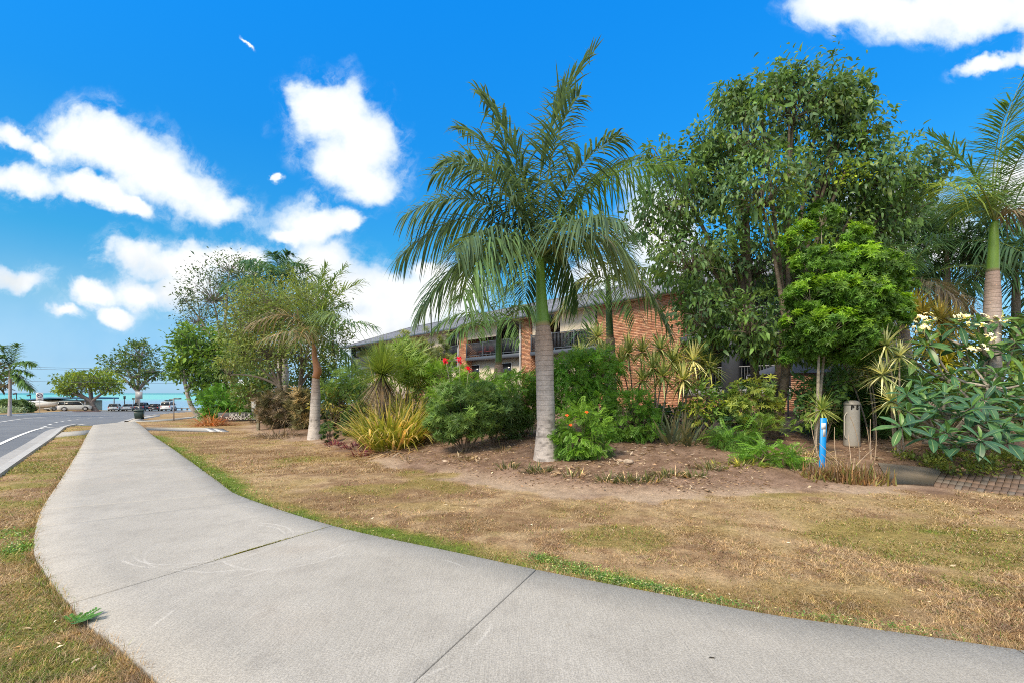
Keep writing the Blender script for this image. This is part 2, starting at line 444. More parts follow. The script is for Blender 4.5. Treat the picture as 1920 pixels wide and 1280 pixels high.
def _asphalt(g, b):
    p = opos(g)
    n = g.noise(p, 130, 3, .7).outputs[0]; w = g.noise(p, .35, 5, .6, .6).outputs[0]
    c = g.mix(g.smooth(w, .3, .7), rgba((.135, .145, .165)), rgba((.185, .195, .21)))
    k = g.smooth(n, .2, .8, .7, 1.3)
    g.put(b.inputs['Base Color'], g.mix(1.0, c, g.n('ShaderNodeCombineColor', {0: k, 1: k, 2: k}).outputs[0], 'MULTIPLY'))
    bump(g, b, n, .5, .006)
M_ASPH = pmat('asphalt', None, .7, .3, build=_asphalt)
def _paint(g, b):
    p = opos(g); n = g.noise(p, 25, 5, .7).outputs[0]
    g.put(b.inputs['Base Color'], g.mix(g.smooth(n, .55, .8), rgba((.80, .80, .78)), rgba((.42, .42, .42))))
M_LINE = pmat('road_paint', None, .6, .3, build=_paint)

def _ground(g, b):
    p = opos(g); c = attr(g)
    a = g.noise(p, 34, 5, .7, .3).outputs[0]; f = g.noise(p, 150, 3, .7).outputs[0]; mdl = g.noise(p, 7, 5, .65, .4).outputs[0]
    k = g.m('MULTIPLY', g.smooth(a, .25, .75, .66, 1.30), g.smooth(f, .2, .8, .66, 1.32))
    k = g.m('MULTIPLY', k, g.smooth(mdl, .25, .75, .82, 1.18))
    g.put(b.inputs['Base Color'], g.mix(1.0, c, g.n('ShaderNodeCombineColor', {0: k, 1: k, 2: k}).outputs[0], 'MULTIPLY'))
    bump(g, b, g.m('ADD', a, g.m('MULTIPLY', f, .5)), .8, .02)
M_GROUND = pmat('ground_cover', None, .95, .08, build=_ground)

def _sea(g, b):
    p = opos(g); s = g.n('ShaderNodeSeparateXYZ', {0: p}); y = s.outputs[1]
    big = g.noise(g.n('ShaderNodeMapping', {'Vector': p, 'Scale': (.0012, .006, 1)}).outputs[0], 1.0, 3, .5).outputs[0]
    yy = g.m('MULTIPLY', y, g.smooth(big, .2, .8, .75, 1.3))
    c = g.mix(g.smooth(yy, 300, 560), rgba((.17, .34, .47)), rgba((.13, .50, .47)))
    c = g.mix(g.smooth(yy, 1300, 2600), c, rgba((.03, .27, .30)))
    g.put(b.inputs['Base Color'], c)
    w = g.noise(g.n('ShaderNodeMapping', {'Vector': p, 'Scale': (.25, .6, 1)}).outputs[0], 1.0, 5, .6).outputs[0]
    bump(g, b, w, .25, .3)
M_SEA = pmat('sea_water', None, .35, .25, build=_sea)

# ------------------------------------------------------------------ path, kerb and road outlines (world metres)
def gxy(px, py): return G(px, py)[:2]
PATH_L = [gxy(*p) for p in [(175, 797), (164, 815), (151, 841), (131, 876), (109, 911), (77, 958), (66, 1000), (64, 1042), (75, 1064), (109, 1111), (131, 1139), (171, 1184), (219, 1215), (288, 1279)]]
PATH_L += [np.array(p) for p in [(-1.15, 2.0), (-.75, 1.75), (0, 1.36), (1.2, .86), (2.45, .42), (5, -.45), (10, -2.2)]]
PATH_R = [gxy(*p) for p in [(252, 790), (273, 804), (284, 816), (322, 841), (372, 878), (418, 912), (437, 929), (529, 962), (620, 989), (700, 1009), (846, 1039), (1006, 1075), (1137, 1101), (1247, 1122), (1400, 1152), (1475, 1166), (1657, 1190), (1909, 1227)]]
PATH_R += [np.array(p) for p in [(5, 1.98), (10, .15)]]
PATH_L = np.array(PATH_L); PATH_R = np.array(PATH_R)

def resample(poly, step):
    out = [poly[0]]
    for a, b in zip(poly[:-1], poly[1:]):
        n = max(1, int(np.linalg.norm(b - a) / step))
        for k in range(1, n + 1): out.append(a + (b - a) * k / n)
    return np.array(out)
def smooth_poly(poly, it=2):
    p = np.asarray(poly, float)
    for _ in range(it):
        q = [p[0]]
        for a, b in zip(p[:-1], p[1:]): q += [a * .75 + b * .25, a * .25 + b * .75]
        q.append(p[-1]); p = np.array(q)
    return p
PLs = smooth_poly(PATH_L, 2); PRs = smooth_poly(PATH_R, 2)
PATH_POLY = np.concatenate([PLs, PRs[::-1]])

KERB = np.array([(9, -12.6), (-.5, -1.6)] + [tuple(gxy(*p)) for p in [(0, 882), (44, 852), (87, 824), (104, 811), (117, 800), (140, 795.5)]])
KERB[0] = KERB[2] + (KERB[2] - KERB[3]) / np.linalg.norm(KERB[2] - KERB[3]) * 30
KERB[1] = KERB[2] + (KERB[2] - KERB[3]) / np.linalg.norm(KERB[2] - KERB[3]) * 12
KERB2 = np.array([tuple(gxy(*p)) for p in [(236, 789.5), (250, 784), (272, 779), (300, 775.5), (340, 772), (385, 769.5)]])
kend = KERB2[-1] + np.array([7.0, 7.0])
KERB2 = np.concatenate([KERB2, [kend, kend + [18, 10]]])
# the far side of the road
FAR = np.array([(-52, -6)] + [tuple(gxy(*p)) for p in [(-260, 792), (0, 777.5), (80, 773)]] + [tuple(GX(*p)[:2]) for p in [(130, 84), (200, 97), (300, 102), (390, 106), (520, 109)]])
NEAR = np.concatenate([KERB, [gxy(175, 797), gxy(214, 793)], KERB2])
ROAD_POLY = np.concatenate([NEAR, FAR[::-1]])

STRIPS = {   # other concrete strips: four corners or more, by pixel
    'footpath_link': [(172, 806), (166, 814), (104, 819.5), (116, 810.5)],
    'footpath_branch': [(271, 801), (277, 806.5), (412, 810), (392, 802.5)],
    'footpath_corner': [(240, 789.2), (252, 784.6), (276, 780), (300, 777), (300, 779.5), (275, 784), (262, 787.2), (285, 787.2), (330, 784), (385, 778), (385, 780.5), (332, 787), (286, 790), (252, 790)],
}
STRIPW = {k: np.array([gxy(*p) for p in v]) for k, v in STRIPS.items()}
PAVE_F = [G(1668, 908), G(1750, 910), G(1840, 921), G(1925, 930), G(2050, 944)]
PAVE_B = [G(1646, 868), G(1768, 881), G(1850, 887), G(1930, 893), G(2050, 902)]
PAVE_POLY = np.array([p[:2] for p in PAVE_F] + [p[:2] for p in PAVE_B[::-1]])

# ------------------------------------------------------------------ ground colours (what grows where)
GREEN = [(300, 835, .8, 1.0), (330, 860, .7, 1.0), (372, 893, .6, 1.0), (410, 920, .5, .9), (445, 945, .4, .8), (490, 960, .4, .6), (550, 975, .35, .5), (640, 1000, .35, .45), (740, 1015, .3, .35),
         (1030, 1050, .22, .7), (1080, 1072, .25, .9), (1150, 1088, .25, 1.0), (1210, 1100, .2, .9), (1280, 1108, .2, .6), (1350, 1125, .18, .5),
         (1790, 1010, .7, .5), (1850, 1050, .5, .45), (1720, 1000, .5, .35), (1560, 1160, .25, .4), (1720, 1190, .2, .4),
         (40, 1030, .25, 1.0), (55, 1000, .2, .6), (20, 960, .8, .45), (90, 870, 1.2, .5), (60, 900, .9, .4), (120, 850, 1.3, .5), (30, 1100, .25, .5), (140, 815, 1.2, .4), (940, 915, .6, .3), (1100, 960, .9, .3), (1330, 985, .7, .25), (60, 1240, .3, .35)]
GREENW = [(gxy(a, b), r, s) for a, b, r, s in GREEN]
def PR_AT(y):
    o = np.argsort(PRs[:, 1]); return np.interp(y, PRs[o, 1], PRs[o, 0])
def ground_masks(x, y):
    x = np.asarray(x, float); y = np.asarray(y, float)
    bed = poly_sd(x, y, BED)
    nb = fbm(x * 1.7, y * 1.7, 5, 4) - .5
    soil = sstep(bed + nb * 1.3, -.06, .22)
    gr = np.zeros_like(x)
    n1 = fbm(x * 2.3, y * 2.3, 21, 5)
    for (c, r, s) in GREENW:
        dd = np.hypot(x - c[0], (y - c[1])) / r
        gr = np.maximum(gr, s * np.clip(1.25 - dd, 0, 1))
    dpr = -poly_sd(x, y, PATH_POLY); rs = (x - PR_AT(y) > -.2) & (y < 17)
    gr = np.maximum(gr, rs * sstep(dpr, .62, .06) * (.25 + .6 * sstep(y, 3.2, 5.5)))
    gr = np.clip(gr * (0.55 + 1.5 * (n1 - .35)), 0, 1)
    gr = np.maximum(gr, .38 * sstep(fbm(x * .8, y * .8, 33, 4), .54, .70))
    left = sstep(poly_sd(x, y, np.array([(-60, -20), (-60, 40), *PLs[:60], (0, -20)])), 0, .1)
    gr = np.maximum(gr, left * .45 * sstep(n1, .38, .62))
    return soil, gr, n1
def ground_color(x, y):
    soil, gr, n1 = ground_masks(x, y)
    n2 = fbm(x * 5.5, y * 5.5, 8, 4); n3 = fbm(x * 1.1, y * 1.1, 44, 4); n4 = fbm(x * .45, y * .9, 61, 3)
    straw = np.array([.46, .335, .20]); brown = np.array([.285, .185, .110]); dark = np.array([.19, .115, .055]); green = np.array([.135, .195, .035]); olive = np.array([.30, .235, .075])
    t = sstep(n2 * .6 + n3 * .4, .36, .64)[:, None]
    c = lerp(brown, straw, t)
    c = lerp(c, dark, (sstep(n4, .54, .7) * .5)[:, None])
    c = lerp(c, olive, (sstep(n3, .55, .72) * .40)[:, None])
    c = lerp(c, lerp(olive, green, sstep(gr, .3, .7)[:, None]), sstep(gr, .05, .6)[:, None])
    s1 = np.array([.300, .205, .155]); s2 = np.array([.205, .135, .098]); s3 = np.array([.50, .385, .285])
    bed = poly_sd(x, y, BED)
    sc_ = lerp(s2, s1, sstep(n2, .35, .65)[:, None])
    sc_ = lerp(sc_, s3, (sstep(bed, 1.0, .1) * .85 * sstep(n3, .25, .6))[:, None])
    c = lerp(c, sc_, soil[:, None])
    sand = sstep(y, 109, 113)[:, None]
    return lerp(c, np.array([.62, .55, .44]), sand)

# ground: one sheet, dense near the camera, reaching the shore and far behind the viewer
def axis(c, a, b, n):
    t = np.linspace(-1, 1, n); return c + a * np.sinh(b * t)
gx = axis(-.5, 1.5, 5.1, 430); gy = axis(4.5, 1.6, 4.92, 430)
gy = gy[gy < 142]
XX, YY = np.meshgrid(gx, gy); fx, fy = XX.ravel(), YY.ravel()
zz = h0(fx, fy)
rd = poly_sd(fx, fy, ROAD_POLY)
zz = zz - .45 * sstep(rd, -.12, .12) - .3 * sstep(rd, 1, 3)
zz += (fbm(fx * 3, fy * 3, 3, 4) - .5) * .045 * (1 - sstep(fy, 12, 30)) * (poly_sd(fx, fy, PATH_POLY) < -.15) * sstep(poly_sd(fx, fy, PATH_POLY), -.1, -.6)
pin = poly_sd(fx, fy, PATH_POLY); zz -= .05 * sstep(pin, .05, .25)
ppin = poly_sd(fx, fy, PAVE_POLY); zz -= .04 * sstep(ppin, -.02, .1)
nxg, nyg = len(gx), len(gy)
ii = (np.arange(nyg - 1)[:, None] * nxg + np.arange(nxg - 1)[None]).ravel()
gg = GB(); gg.add(np.stack([fx, fy, zz], 1), np.stack([ii, ii + 1, ii + nxg + 1, ii + nxg], 1), ground_color(fx, fy))
obj('ground', gg, M_GROUND, smooth=True, kind='structure')

# sea
g_ = GB()
sy = np.array([118, 150, 220, 400, 800, 1800, 4000, 12000, 40000.]); 
sx = np.array([-40000, -9000, -2000, -500, 0, 500, 2000, 9000, 40000.])
SX, SY = np.meshgrid(sx, sy); i = (np.arange(8)[:, None] * 9 + np.arange(8)[None]).ravel()
g_.add(np.stack([SX.ravel(), SY.ravel(), np.full(81, -4.6)], 1), np.stack([i, i + 1, i + 10, i + 9], 1))
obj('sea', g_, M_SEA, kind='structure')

# ------------------------------------------------------------------ concrete path in slabs
def arc_param(poly):
    return np.concatenate([[0], np.cumsum(np.linalg.norm(np.diff(poly, axis=0), axis=1))])
def sub(poly, s0, s1, n):
    s = arc_param(poly); t = np.linspace(s0, s1, n)
    return np.stack([np.interp(t, s, poly[:, 0]), np.interp(t, s, poly[:, 1])], 1)
def nearest_s(poly, pt):
    fine = resample(poly, .02); s = arc_param(fine)
    return s[np.argmin(np.linalg.norm(fine - np.asarray(pt), axis=1))]
def slab_mesh(Lp, Rp, top=.03, depth=.12, m=7, shade=1.0):
    n = len(Lp); w = np.linspace(0, 1, m)
    G2 = Lp[:, None] * (1 - w)[None, :, None] + Rp[:, None] * w[None, :, None]
    z = h0(G2[..., 0].ravel(), G2[..., 1].ravel()).reshape(n, m) + top
    V = np.concatenate([G2, z[..., None]], -1)
    ch = .008
    # bevelled lip: inner grid keeps height, a skirt ring drops
    idx = np.arange(n * m).reshape(n, m)
    Q = np.stack([idx[:-1, :-1], idx[:-1, 1:], idx[1:, 1:], idx[1:, :-1]], -1).reshape(-1, 4)
    ring = np.concatenate([idx[0, :], idx[1:, -1], idx[-1, -2::-1], idx[-2:0:-1, 0]])
    Vt = V.reshape(-1, 3); cen = Vt.mean(0)
    out = Vt[ring].copy(); nxt = np.roll(out, -1, 0); prv = np.roll(out, 1, 0)
    tn = norm((nxt - prv)[:, :2]); nrm_ = np.stack([tn[:, 1], -tn[:, 0]], 1)
    if np.sum(nrm_ * (out[:, :2] - cen[:2])) < 0: nrm_ = -nrm_
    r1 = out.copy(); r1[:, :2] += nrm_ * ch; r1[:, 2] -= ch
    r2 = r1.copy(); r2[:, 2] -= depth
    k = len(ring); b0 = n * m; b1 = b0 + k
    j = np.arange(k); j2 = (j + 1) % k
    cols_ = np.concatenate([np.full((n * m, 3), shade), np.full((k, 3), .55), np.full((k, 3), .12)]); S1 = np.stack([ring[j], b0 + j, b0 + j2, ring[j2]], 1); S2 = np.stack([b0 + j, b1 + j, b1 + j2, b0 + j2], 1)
    gb = GB(); gb.add(np.concatenate([Vt, r1, r2]), [Q, S1, S2], cols_)
    return gb
path = thing('footpath', None, None, (0, 6, 0)); path['kind'] = 'structure'
JL = [(175, 797), (144, 852), (112, 906), (76, 960), (68, 994), (131, 1139)]
JR = [(252, 790), (321, 842.5), (377, 880), (440, 929), (470, 942), (621, 990)]
cutsL = [nearest_s(PLs, gxy(*p)) for p in JL]; cutsR = [nearest_s(PRs, gxy(*p)) for p in JR]
cutsL[0] = 0; cutsR[0] = 0
cutsL += [nearest_s(PLs, (-.80, 1.78)), nearest_s(PLs, (2.45, .42)), arc_param(PLs)[-1]]
cutsR += [nearest_s(PRs, gxy(1006, 1075)), nearest_s(PRs, gxy(1909, 1227)), arc_param(PRs)[-1]]
gaps = [.0, .030, .006, .010, .010, .024, .016, .016, 0]
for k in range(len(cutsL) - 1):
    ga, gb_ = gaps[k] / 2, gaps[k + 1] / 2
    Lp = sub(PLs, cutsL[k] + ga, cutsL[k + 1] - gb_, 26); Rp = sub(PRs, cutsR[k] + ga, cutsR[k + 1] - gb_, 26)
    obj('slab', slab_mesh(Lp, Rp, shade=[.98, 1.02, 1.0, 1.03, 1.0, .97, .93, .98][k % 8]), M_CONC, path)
def flat_poly(poly, top, matname, name, kind='structure', parent=None, colr=(1, 1, 1), thick=.08):
    p = np.asarray(poly, float); n = len(p)
    z = h0(p[:, 0], p[:, 1]) + top
    V = np.concatenate([np.c_[p, z], np.c_[p, z - thick]])
    gb = GB(); a = np.sum(p[:, 0] * np.roll(p[:, 1], -1) - np.roll(p[:, 0], -1) * p[:, 1])
    r = list(range(n)) if a > 0 else list(range(n - 1, -1, -1))
    gb.add(V, [np.array([r]), np.array([[k, (k + 1) % n, n + (k + 1) % n, n + k] for k in range(n)])], colr)
    return obj(name, gb, matname, parent, kind=kind)
for k, p in STRIPW.items():
    flat_poly(p, .022, M_CONC, 'footpath', colr=(1.08, 1.06, 1.02))
# dark and pale bands at the end of the branch path
for k in range(4):
    a = G(388 + k * 8, 803 + k * .4)[:2]; b = G(399 + k * 8, 809.2 + k * .2)[:2]; w_ = np.array([.13, 0.0])
    flat_poly([a - w_, a + w_, b + w_, b - w_], .03, M_PAINTC, 'step_band', colr=(.20, .21, .24) if k % 2 else (.62, .61, .6), thick=.02)

# weeds and moss along the open joint: geometry, growing up out of the gap
def strip_along(a, b, off, wid, n, seed):
    return None

# ------------------------------------------------------------------ road, kerb, markings
rgb_ = GB()
def road_sheet():
    # triangulated by a fine grid clipped to the polygon: rows between near and far edges
    N = resample(NEAR, 1.2); Fp = resample(FAR, 1.2)
    sN = arc_param(N); sF = arc_param(Fp); n = 110; m = 16
    a = sub(N, 0, sN[-1], n); b = sub(Fp, 0, sF[-1], n)
    w = np.linspace(0, 1, m)
    G2 = a[:, None] * (1 - w)[None, :, None] + b[:, None] * w[None, :, None]
    z = slope_z(G2[..., 1]) - .12
    V = np.concatenate([G2, z[..., None]], -1).reshape(-1, 3)
    idx = np.arange(n * m).reshape(n, m)
    Q = np.stack([idx[:-1, :-1], idx[1:, :-1], idx[1:, 1:], idx[:-1, 1:]], -1).reshape(-1, 4)
    gb = GB(); gb.add(V, Q, (.12, .12, .13)); return gb
road = obj('road', road_sheet(), M_ASPH, smooth=True, kind='structure')

def ribbon(pts, w0, w1, z0, z1, gb, c, seg=None):
    """strip between lateral offsets w0..w1 (to the left of travel) with heights z0..z1 above the road-side land"""
    p = np.asarray(pts, float); t = norm(np.gradient(p, axis=0)); nl = np.stack([-t[:, 1], t[:, 0]], 1)
    a = p + nl * w0; b = p + nl * w1
    V = np.concatenate([np.c_[a, slope_z(a[:, 1]) + z0], np.c_[b, slope_z(b[:, 1]) + z1]])
    n = len(p); i = np.arange(n - 1)
    gb.add(V, np.stack([i, i + 1, n + i + 1, n + i], 1), c)
def kerb_run(line, name, side=1):
    root = thing(name, None, None, (float(line[2][0]), float(line[2][1]), 0)); root['kind'] = 'structure'
    L = smooth_poly(line, 1); s = arc_param(L)[-1]; k = 0; pos = 0.0
    while pos < s - .3:
        e = min(pos + 2.4, s); p = sub(L, pos + .006, e - .006, 6)
        gb = GB(); sh = .95 + .1 * random.random()
        top = np.array([.47, .455, .43]) * sh; ch = np.array([.385, .368, .345]) * sh
        ribbon(p, -.13 * side, -.10 * side, -.4, .03, gb, top); ribbon(p, -.10 * side, .05 * side, .035, .035, gb, top)
        ribbon(p, .05 * side, .12 * side, .035, -.10, gb, top * .95)
        ribbon(p, .12 * side, .50 * side, -.10, -.108, gb, ch); ribbon(p, .50 * side, .52 * side, -.108, -.2, gb, ch)
        obj('kerb_segment', gb, M_PAINTC, root); pos = e; k += 1
kerb_run(KERB, 'kerb', 1)
kerb_run(KERB2, 'kerb', 1)
kerb_run(FAR, 'kerb', -1)

def mark(pts, w):
    p = smooth_poly(np.asarray(pts, float), 2); gb = GB(); ribbon(p, -w / 2, w / 2, -.108, -.108, gb, (.8, .8, .8))
    obj('lane_marking', gb, M_LINE, kind='structure')
def rxy(px, py):
    # point on the road surface (12 cm below the verge)
    Ys = np.exp(np.linspace(math.log(2), math.log(140), 1800)); z = CAM_H - (py - HY) / F_PX * Ys
    b = np.nonzero(z < slope_z(Ys) - .12)[0]; Y = Ys[b[0]] if len(b) else 120
    return np.array([(px - CX) / F_PX * Y, Y])
e0 = rxy(0, 832); e1 = rxy(33, 817)
mark([e0 + (e0 - e1) * 3, e0, e1, rxy(72, 803), rxy(95, 800.5), rxy(120, 799.5), rxy(160, 794.5)], .13)
for a, b in [((78, 801), (87, 798.6)), ((91, 796), (97, 794.4)), ((102, 792.4), (108, 791.2)), ((115, 789.6), (121, 788.6)), ((128, 787.8), (134, 786.9)),
             ((143, 785.6), (149, 785)), ((164, 783.6), (171, 783)), ((186, 782.4), (193, 781.9)), ((209, 781), (216, 780.5)), ((230, 779.4), (238, 778.8))]:
    mark([rxy(*a), (rxy(*a) + rxy(*b)) / 2, rxy(*b)], .12)
for a, b in [((125, 783.6), (131, 783.2)), ((145, 781.6), (151, 781.2)), ((165, 780), (172, 779.6)), ((190, 778), (198, 777.6))]:
    mark([rxy(*a), (rxy(*a) + rxy(*b)) / 2, rxy(*b)], .10)
mark([rxy(-90, 805), rxy(0, 791), rxy(22, 787.4), rxy(44, 784.4), rxy(75, 782), rxy(109, 779.6), rxy(150, 777.6)], .12)
# pinkish paved threshold on the far side
flat_poly([GX(112, 80)[:2], GX(190, 91)[:2], GX(186, 96)[:2], GX(112, 85)[:2]], .02, M_PAINTC, 'pavement', colr=(.42, .27, .24))

# ------------------------------------------------------------------ paved entry path on the right
flat_poly([PAVE_F[0][:2], PAVE_F[1][:2], PAVE_B[1][:2], PAVE_B[0][:2]], .015, M_CONC, 'entry_path', colr=(.52, .47, .42))
paving = flat_poly(np.array([p[:2] for p in PAVE_F[1:]] + [p[:2] for p in PAVE_B[:0:-1]]), -.075, M_PAINTC, 'brick_paving', colr=(.10, .08, .07))
f0, f1 = PAVE_F[1][:2], PAVE_F[4][:2]; b0, b1 = PAVE_B[1][:2], PAVE_B[4][:2]
nc, nr = 20, 5
for i in range(nc):
    for j in range(nr):
        ii_, jj = (i + .03) / nc, (j + .025) / nr
        i2, j2 = (i + .95) / nc, (j + .955) / nr
        def Q(u, v): return (f0 * (1 - u) + f1 * u) * (1 - v) + (b0 * (1 - u) + b1 * u) * v
        c4 = [Q(ii_, jj), Q(i2, jj), Q(i2, j2), Q(ii_, j2)]
        z = h0(np.array([c[0] for c in c4]), np.array([c[1] for c in c4])) + .012 + random.uniform(-.003, .003)
        cc = np.mean(c4, 0); gb = GB(); sh = random.uniform(.75, 1.15)
        colr = np.array([.19, .135, .105]) * sh if random.random() < .75 else np.array([.17, .145, .125]) * sh
        top = [[cc[0] + (c[0] - cc[0]) * .94, cc[1] + (c[1] - cc[1]) * .97, z[k]] for k, c in enumerate(c4)]
        mid = [[c[0], c[1], z[k] - .008] for k, c in enumerate(c4)]; low = [[c[0], c[1], z[k] - .05] for k, c in enumerate(c4)]
        q = [[0, 1, 2, 3]] + [[4 + k, 4 + (k + 1) % 4, (k + 1) % 4, k] for k in range(4)] + [[8 + k, 8 + (k + 1) % 4, 4 + (k + 1) % 4, 4 + k] for k in range(4)]
        gb.add(top + mid + low, np.array(q), colr)
        obj('brick', gb, M_BRICK, paving)

# ================================================================== plant tools
def frames(D, up=None, roll=None):
    """orthonormal frames: X along D, Z as near `up` as it can be"""
    D = norm(D); n = len(D)
    U = np.broadcast_to(np.array([0, 0, 1.0]) if up is None else np.asarray(up, float), D.shape)
    S = np.cross(U, D); bad = np.linalg.norm(S, axis=1) < 1e-3
    S = np.where(bad[:, None], np.array([1.0, 0, 0]), S); S = norm(S); N = np.cross(D, S)
    if roll is not None:
        c, s = np.cos(roll)[:, None], np.sin(roll)[:, None]
        S, N = S * c + N * s, N * c - S * s
    return np.stack([D, S, N], 1)
def scatter(gb, tmpl, Pt, Fr, scale, colr):
    TV, TF, TC = tmpl
    n, k = len(Pt), len(TV)
    if n == 0: return
    scale = np.broadcast_to(np.asarray(scale, float), (n,)) if np.ndim(scale) < 2 else scale
    tv = TV[None] * (scale[:, None, None] if scale.ndim == 1 else scale[:, None, :])
    V = Pt[:, None] + np.einsum('nkj,njl->nkl', tv, Fr)
    off = (np.arange(n) * k)[:, None, None]
    Fs = [(f[None] + off).reshape(-1, f.shape[1]) for f in TF]
    C = np.clip(colr[:, None, :] * TC[None], 0, 1)
    gb.add(V.reshape(-1, 3), Fs, C.reshape(-1, 3))
def t_leaf(w=.42, droop=.18, fold=.06):
    V = np.array([[0, 0, 0], [.30, .5 * w, fold - .02], [.30, -.5 * w, fold - .02], [.68, .40 * w, fold - droop * .45], [.68, -.40 * w, fold - droop * .45], [1, 0, -droop], [.35, 0, -.01], [.7, 0, -droop * .45]])
    F = [np.array([[0, 1, 6], [0, 6, 2], [3, 5, 7], [7, 5, 4]]), np.array([[1, 3, 7, 6], [6, 7, 4, 2]])]
    C = np.ones((8, 3)); C[6:] = 1.12; C[0] = .85
    return V, F, C
def t_simple(w=.45, droop=.1):
    V = np.array([[0, 0, 0], [.45, .5 * w, .03], [1, 0, -droop], [.45, -.5 * w, .03]])
    return V, [np.array([[0, 1, 2], [0, 2, 3]])], np.ones((4, 3))
def t_narrow(w=.12, droop=.15):
    V = np.array([[0, 0, 0], [.35, .5 * w, -.02], [.35, -.5 * w, -.02], [1, 0, -droop]])
    return V, [np.array([[0, 1, 3], [0, 3, 2]])], np.ones((4, 3))
def t_pinnate(pairs=6, ll=.34, w=.42, droop=.25, lift=.05):
    V, F, C = [], [], []
    def lf(p, d, L):
        k = len(V); d = norm(np.array(d)); s = np.array([-d[1], d[0], 0])
        for q in (p, p + d * L * .5 + s * L * w * .5 + [0, 0, lift * L], p + d * L + [0, 0, -.18 * L], p + d * L * .5 - s * L * w * .5 + [0, 0, lift * L]): V.append(q); C.append([1, 1, 1])
        F.append([k, k + 1, k + 2, k + 3])
    for i in range(pairs):
        t = .15 + .8 * i / (pairs - 1); p = np.array([t, 0, -droop * t * t]); L = ll * (1 - .35 * abs(t - .5))
        for s in (1, -1): lf(p, (.45 + .25 * t, s, -.1), L)
    lf(np.array([.96, 0, -droop * .92]), (1, 0, -.3), ll * .8)
    k = len(V)
    for q in ([0, .012, 0], [0, -.012, 0], [.95, 0, -droop * .9]): V.append(np.array(q)); C.append([.9, .9, .6])
    return np.array(V), [np.array(F), np.array([[k, k + 1, k + 2]])], np.array(C)
def t_tuft(n=7, w=.30, el=.5, droop=.25, seed=3, narrow=False):
    r = np.random.default_rng(seed); V, F, C = [], [[], []], []
    tv, tf, tcx = t_narrow(w, droop) if narrow else t_simple(w, droop)
    for i in range(n):
        a = i * 2.399; e = el * r.uniform(.3, 1.3)
        D = np.array([[math.cos(a) * math.cos(e), math.sin(a) * math.cos(e), math.sin(e)]])
        fr = frames(D)[0]; k = len(V) ; L = r.uniform(.75, 1.05)
        V.extend(list(tv * L @ fr)); C.extend([[r.uniform(.8, 1.2)] * 3] * len(tv))
        F[0].append(tf[0] + k)
    # rotate so that the tuft grows along +X
    V = np.array(V); V = np.stack([V[:, 2], V[:, 0], V[:, 1]], 1)
    return V, [np.concatenate(F[0])], np.array(C)
T_LEAF = t_leaf(); T_BIG = t_leaf(.5, .3, .05); T_SIMPLE = t_simple(); T_PINN = t_pinnate(); T_FERN = t_pinnate(9, .22, .34, .3)
T_TUFT = t_tuft(); T_NTUFT = t_tuft(9, .13, .7, .12, 5, True); T_DROOP = t_leaf(.36, .42, .04)

def straps(gb, P0, D, L, W, droop, colr, nseg=4, prof=(.7, 1, .85, .5, .05), fold=.0, tipc=None):
    """long bending blades; all per-blade arrays"""
    n = len(P0); D = norm(D); L = np.broadcast_to(L, (n,)); W = np.broadcast_to(W, (n,)); droop = np.broadcast_to(droop, (n,))
    t = np.linspace(0, 1, nseg + 1); pr = np.interp(t, np.linspace(0, 1, len(prof)), prof)
    fr = frames(D); S = fr[:, 1]
    cen = P0[:, None] + D[:, None] * (L[:, None] * (t - .15 * droop[:, None] * t ** 2))[..., None]
    cen[..., 2] -= (droop * L)[:, None] * t[None] ** 2 * .9
    hw = (W[:, None] * pr[None] * .5)[..., None] * S[:, None]
    a = cen + hw; b = cen - hw
    V = np.stack([a, b], 2).reshape(n, -1, 3)
    m = 2 * (nseg + 1); i = np.arange(nseg) * 2
    q = np.stack([i, i + 2, i + 3, i + 1], 1)
    Q = (q[None] + (np.arange(n) * m)[:, None, None]).reshape(-1, 4)
    c = np.broadcast_to(np.asarray(colr, float).reshape(-1, 1, 3), (n, m, 3)).copy()
    if tipc is not None:
        w = np.repeat(np.clip((t - .55) / .45, 0, 1), 2)[None, :, None]
        c = c * (1 - w) + np.asarray(tipc, float) * w
    gb.add(V.reshape(-1, 3), Q, c.reshape(-1, 3))

def vary(c, n, amp=.22, hue=.12, r=None):
    r = r or rng
    k = np.exp(r.normal(0, amp, (n, 1))); h = r.normal(0, hue, (n, 1))
    return np.clip(np.asarray(c, float)[None] * k * np.concatenate([1 + h, 1 + .25 * h, 1 - .8 * h], 1), .004, .95)

def in_ellipsoid(n, c, r, shell=.45):
    v = norm(rng.normal(size=(n, 3))); rad = shell + (1 - shell) * rng.random((n, 1)) ** .6
    return np.asarray(c) + v * rad * np.asarray(r), v

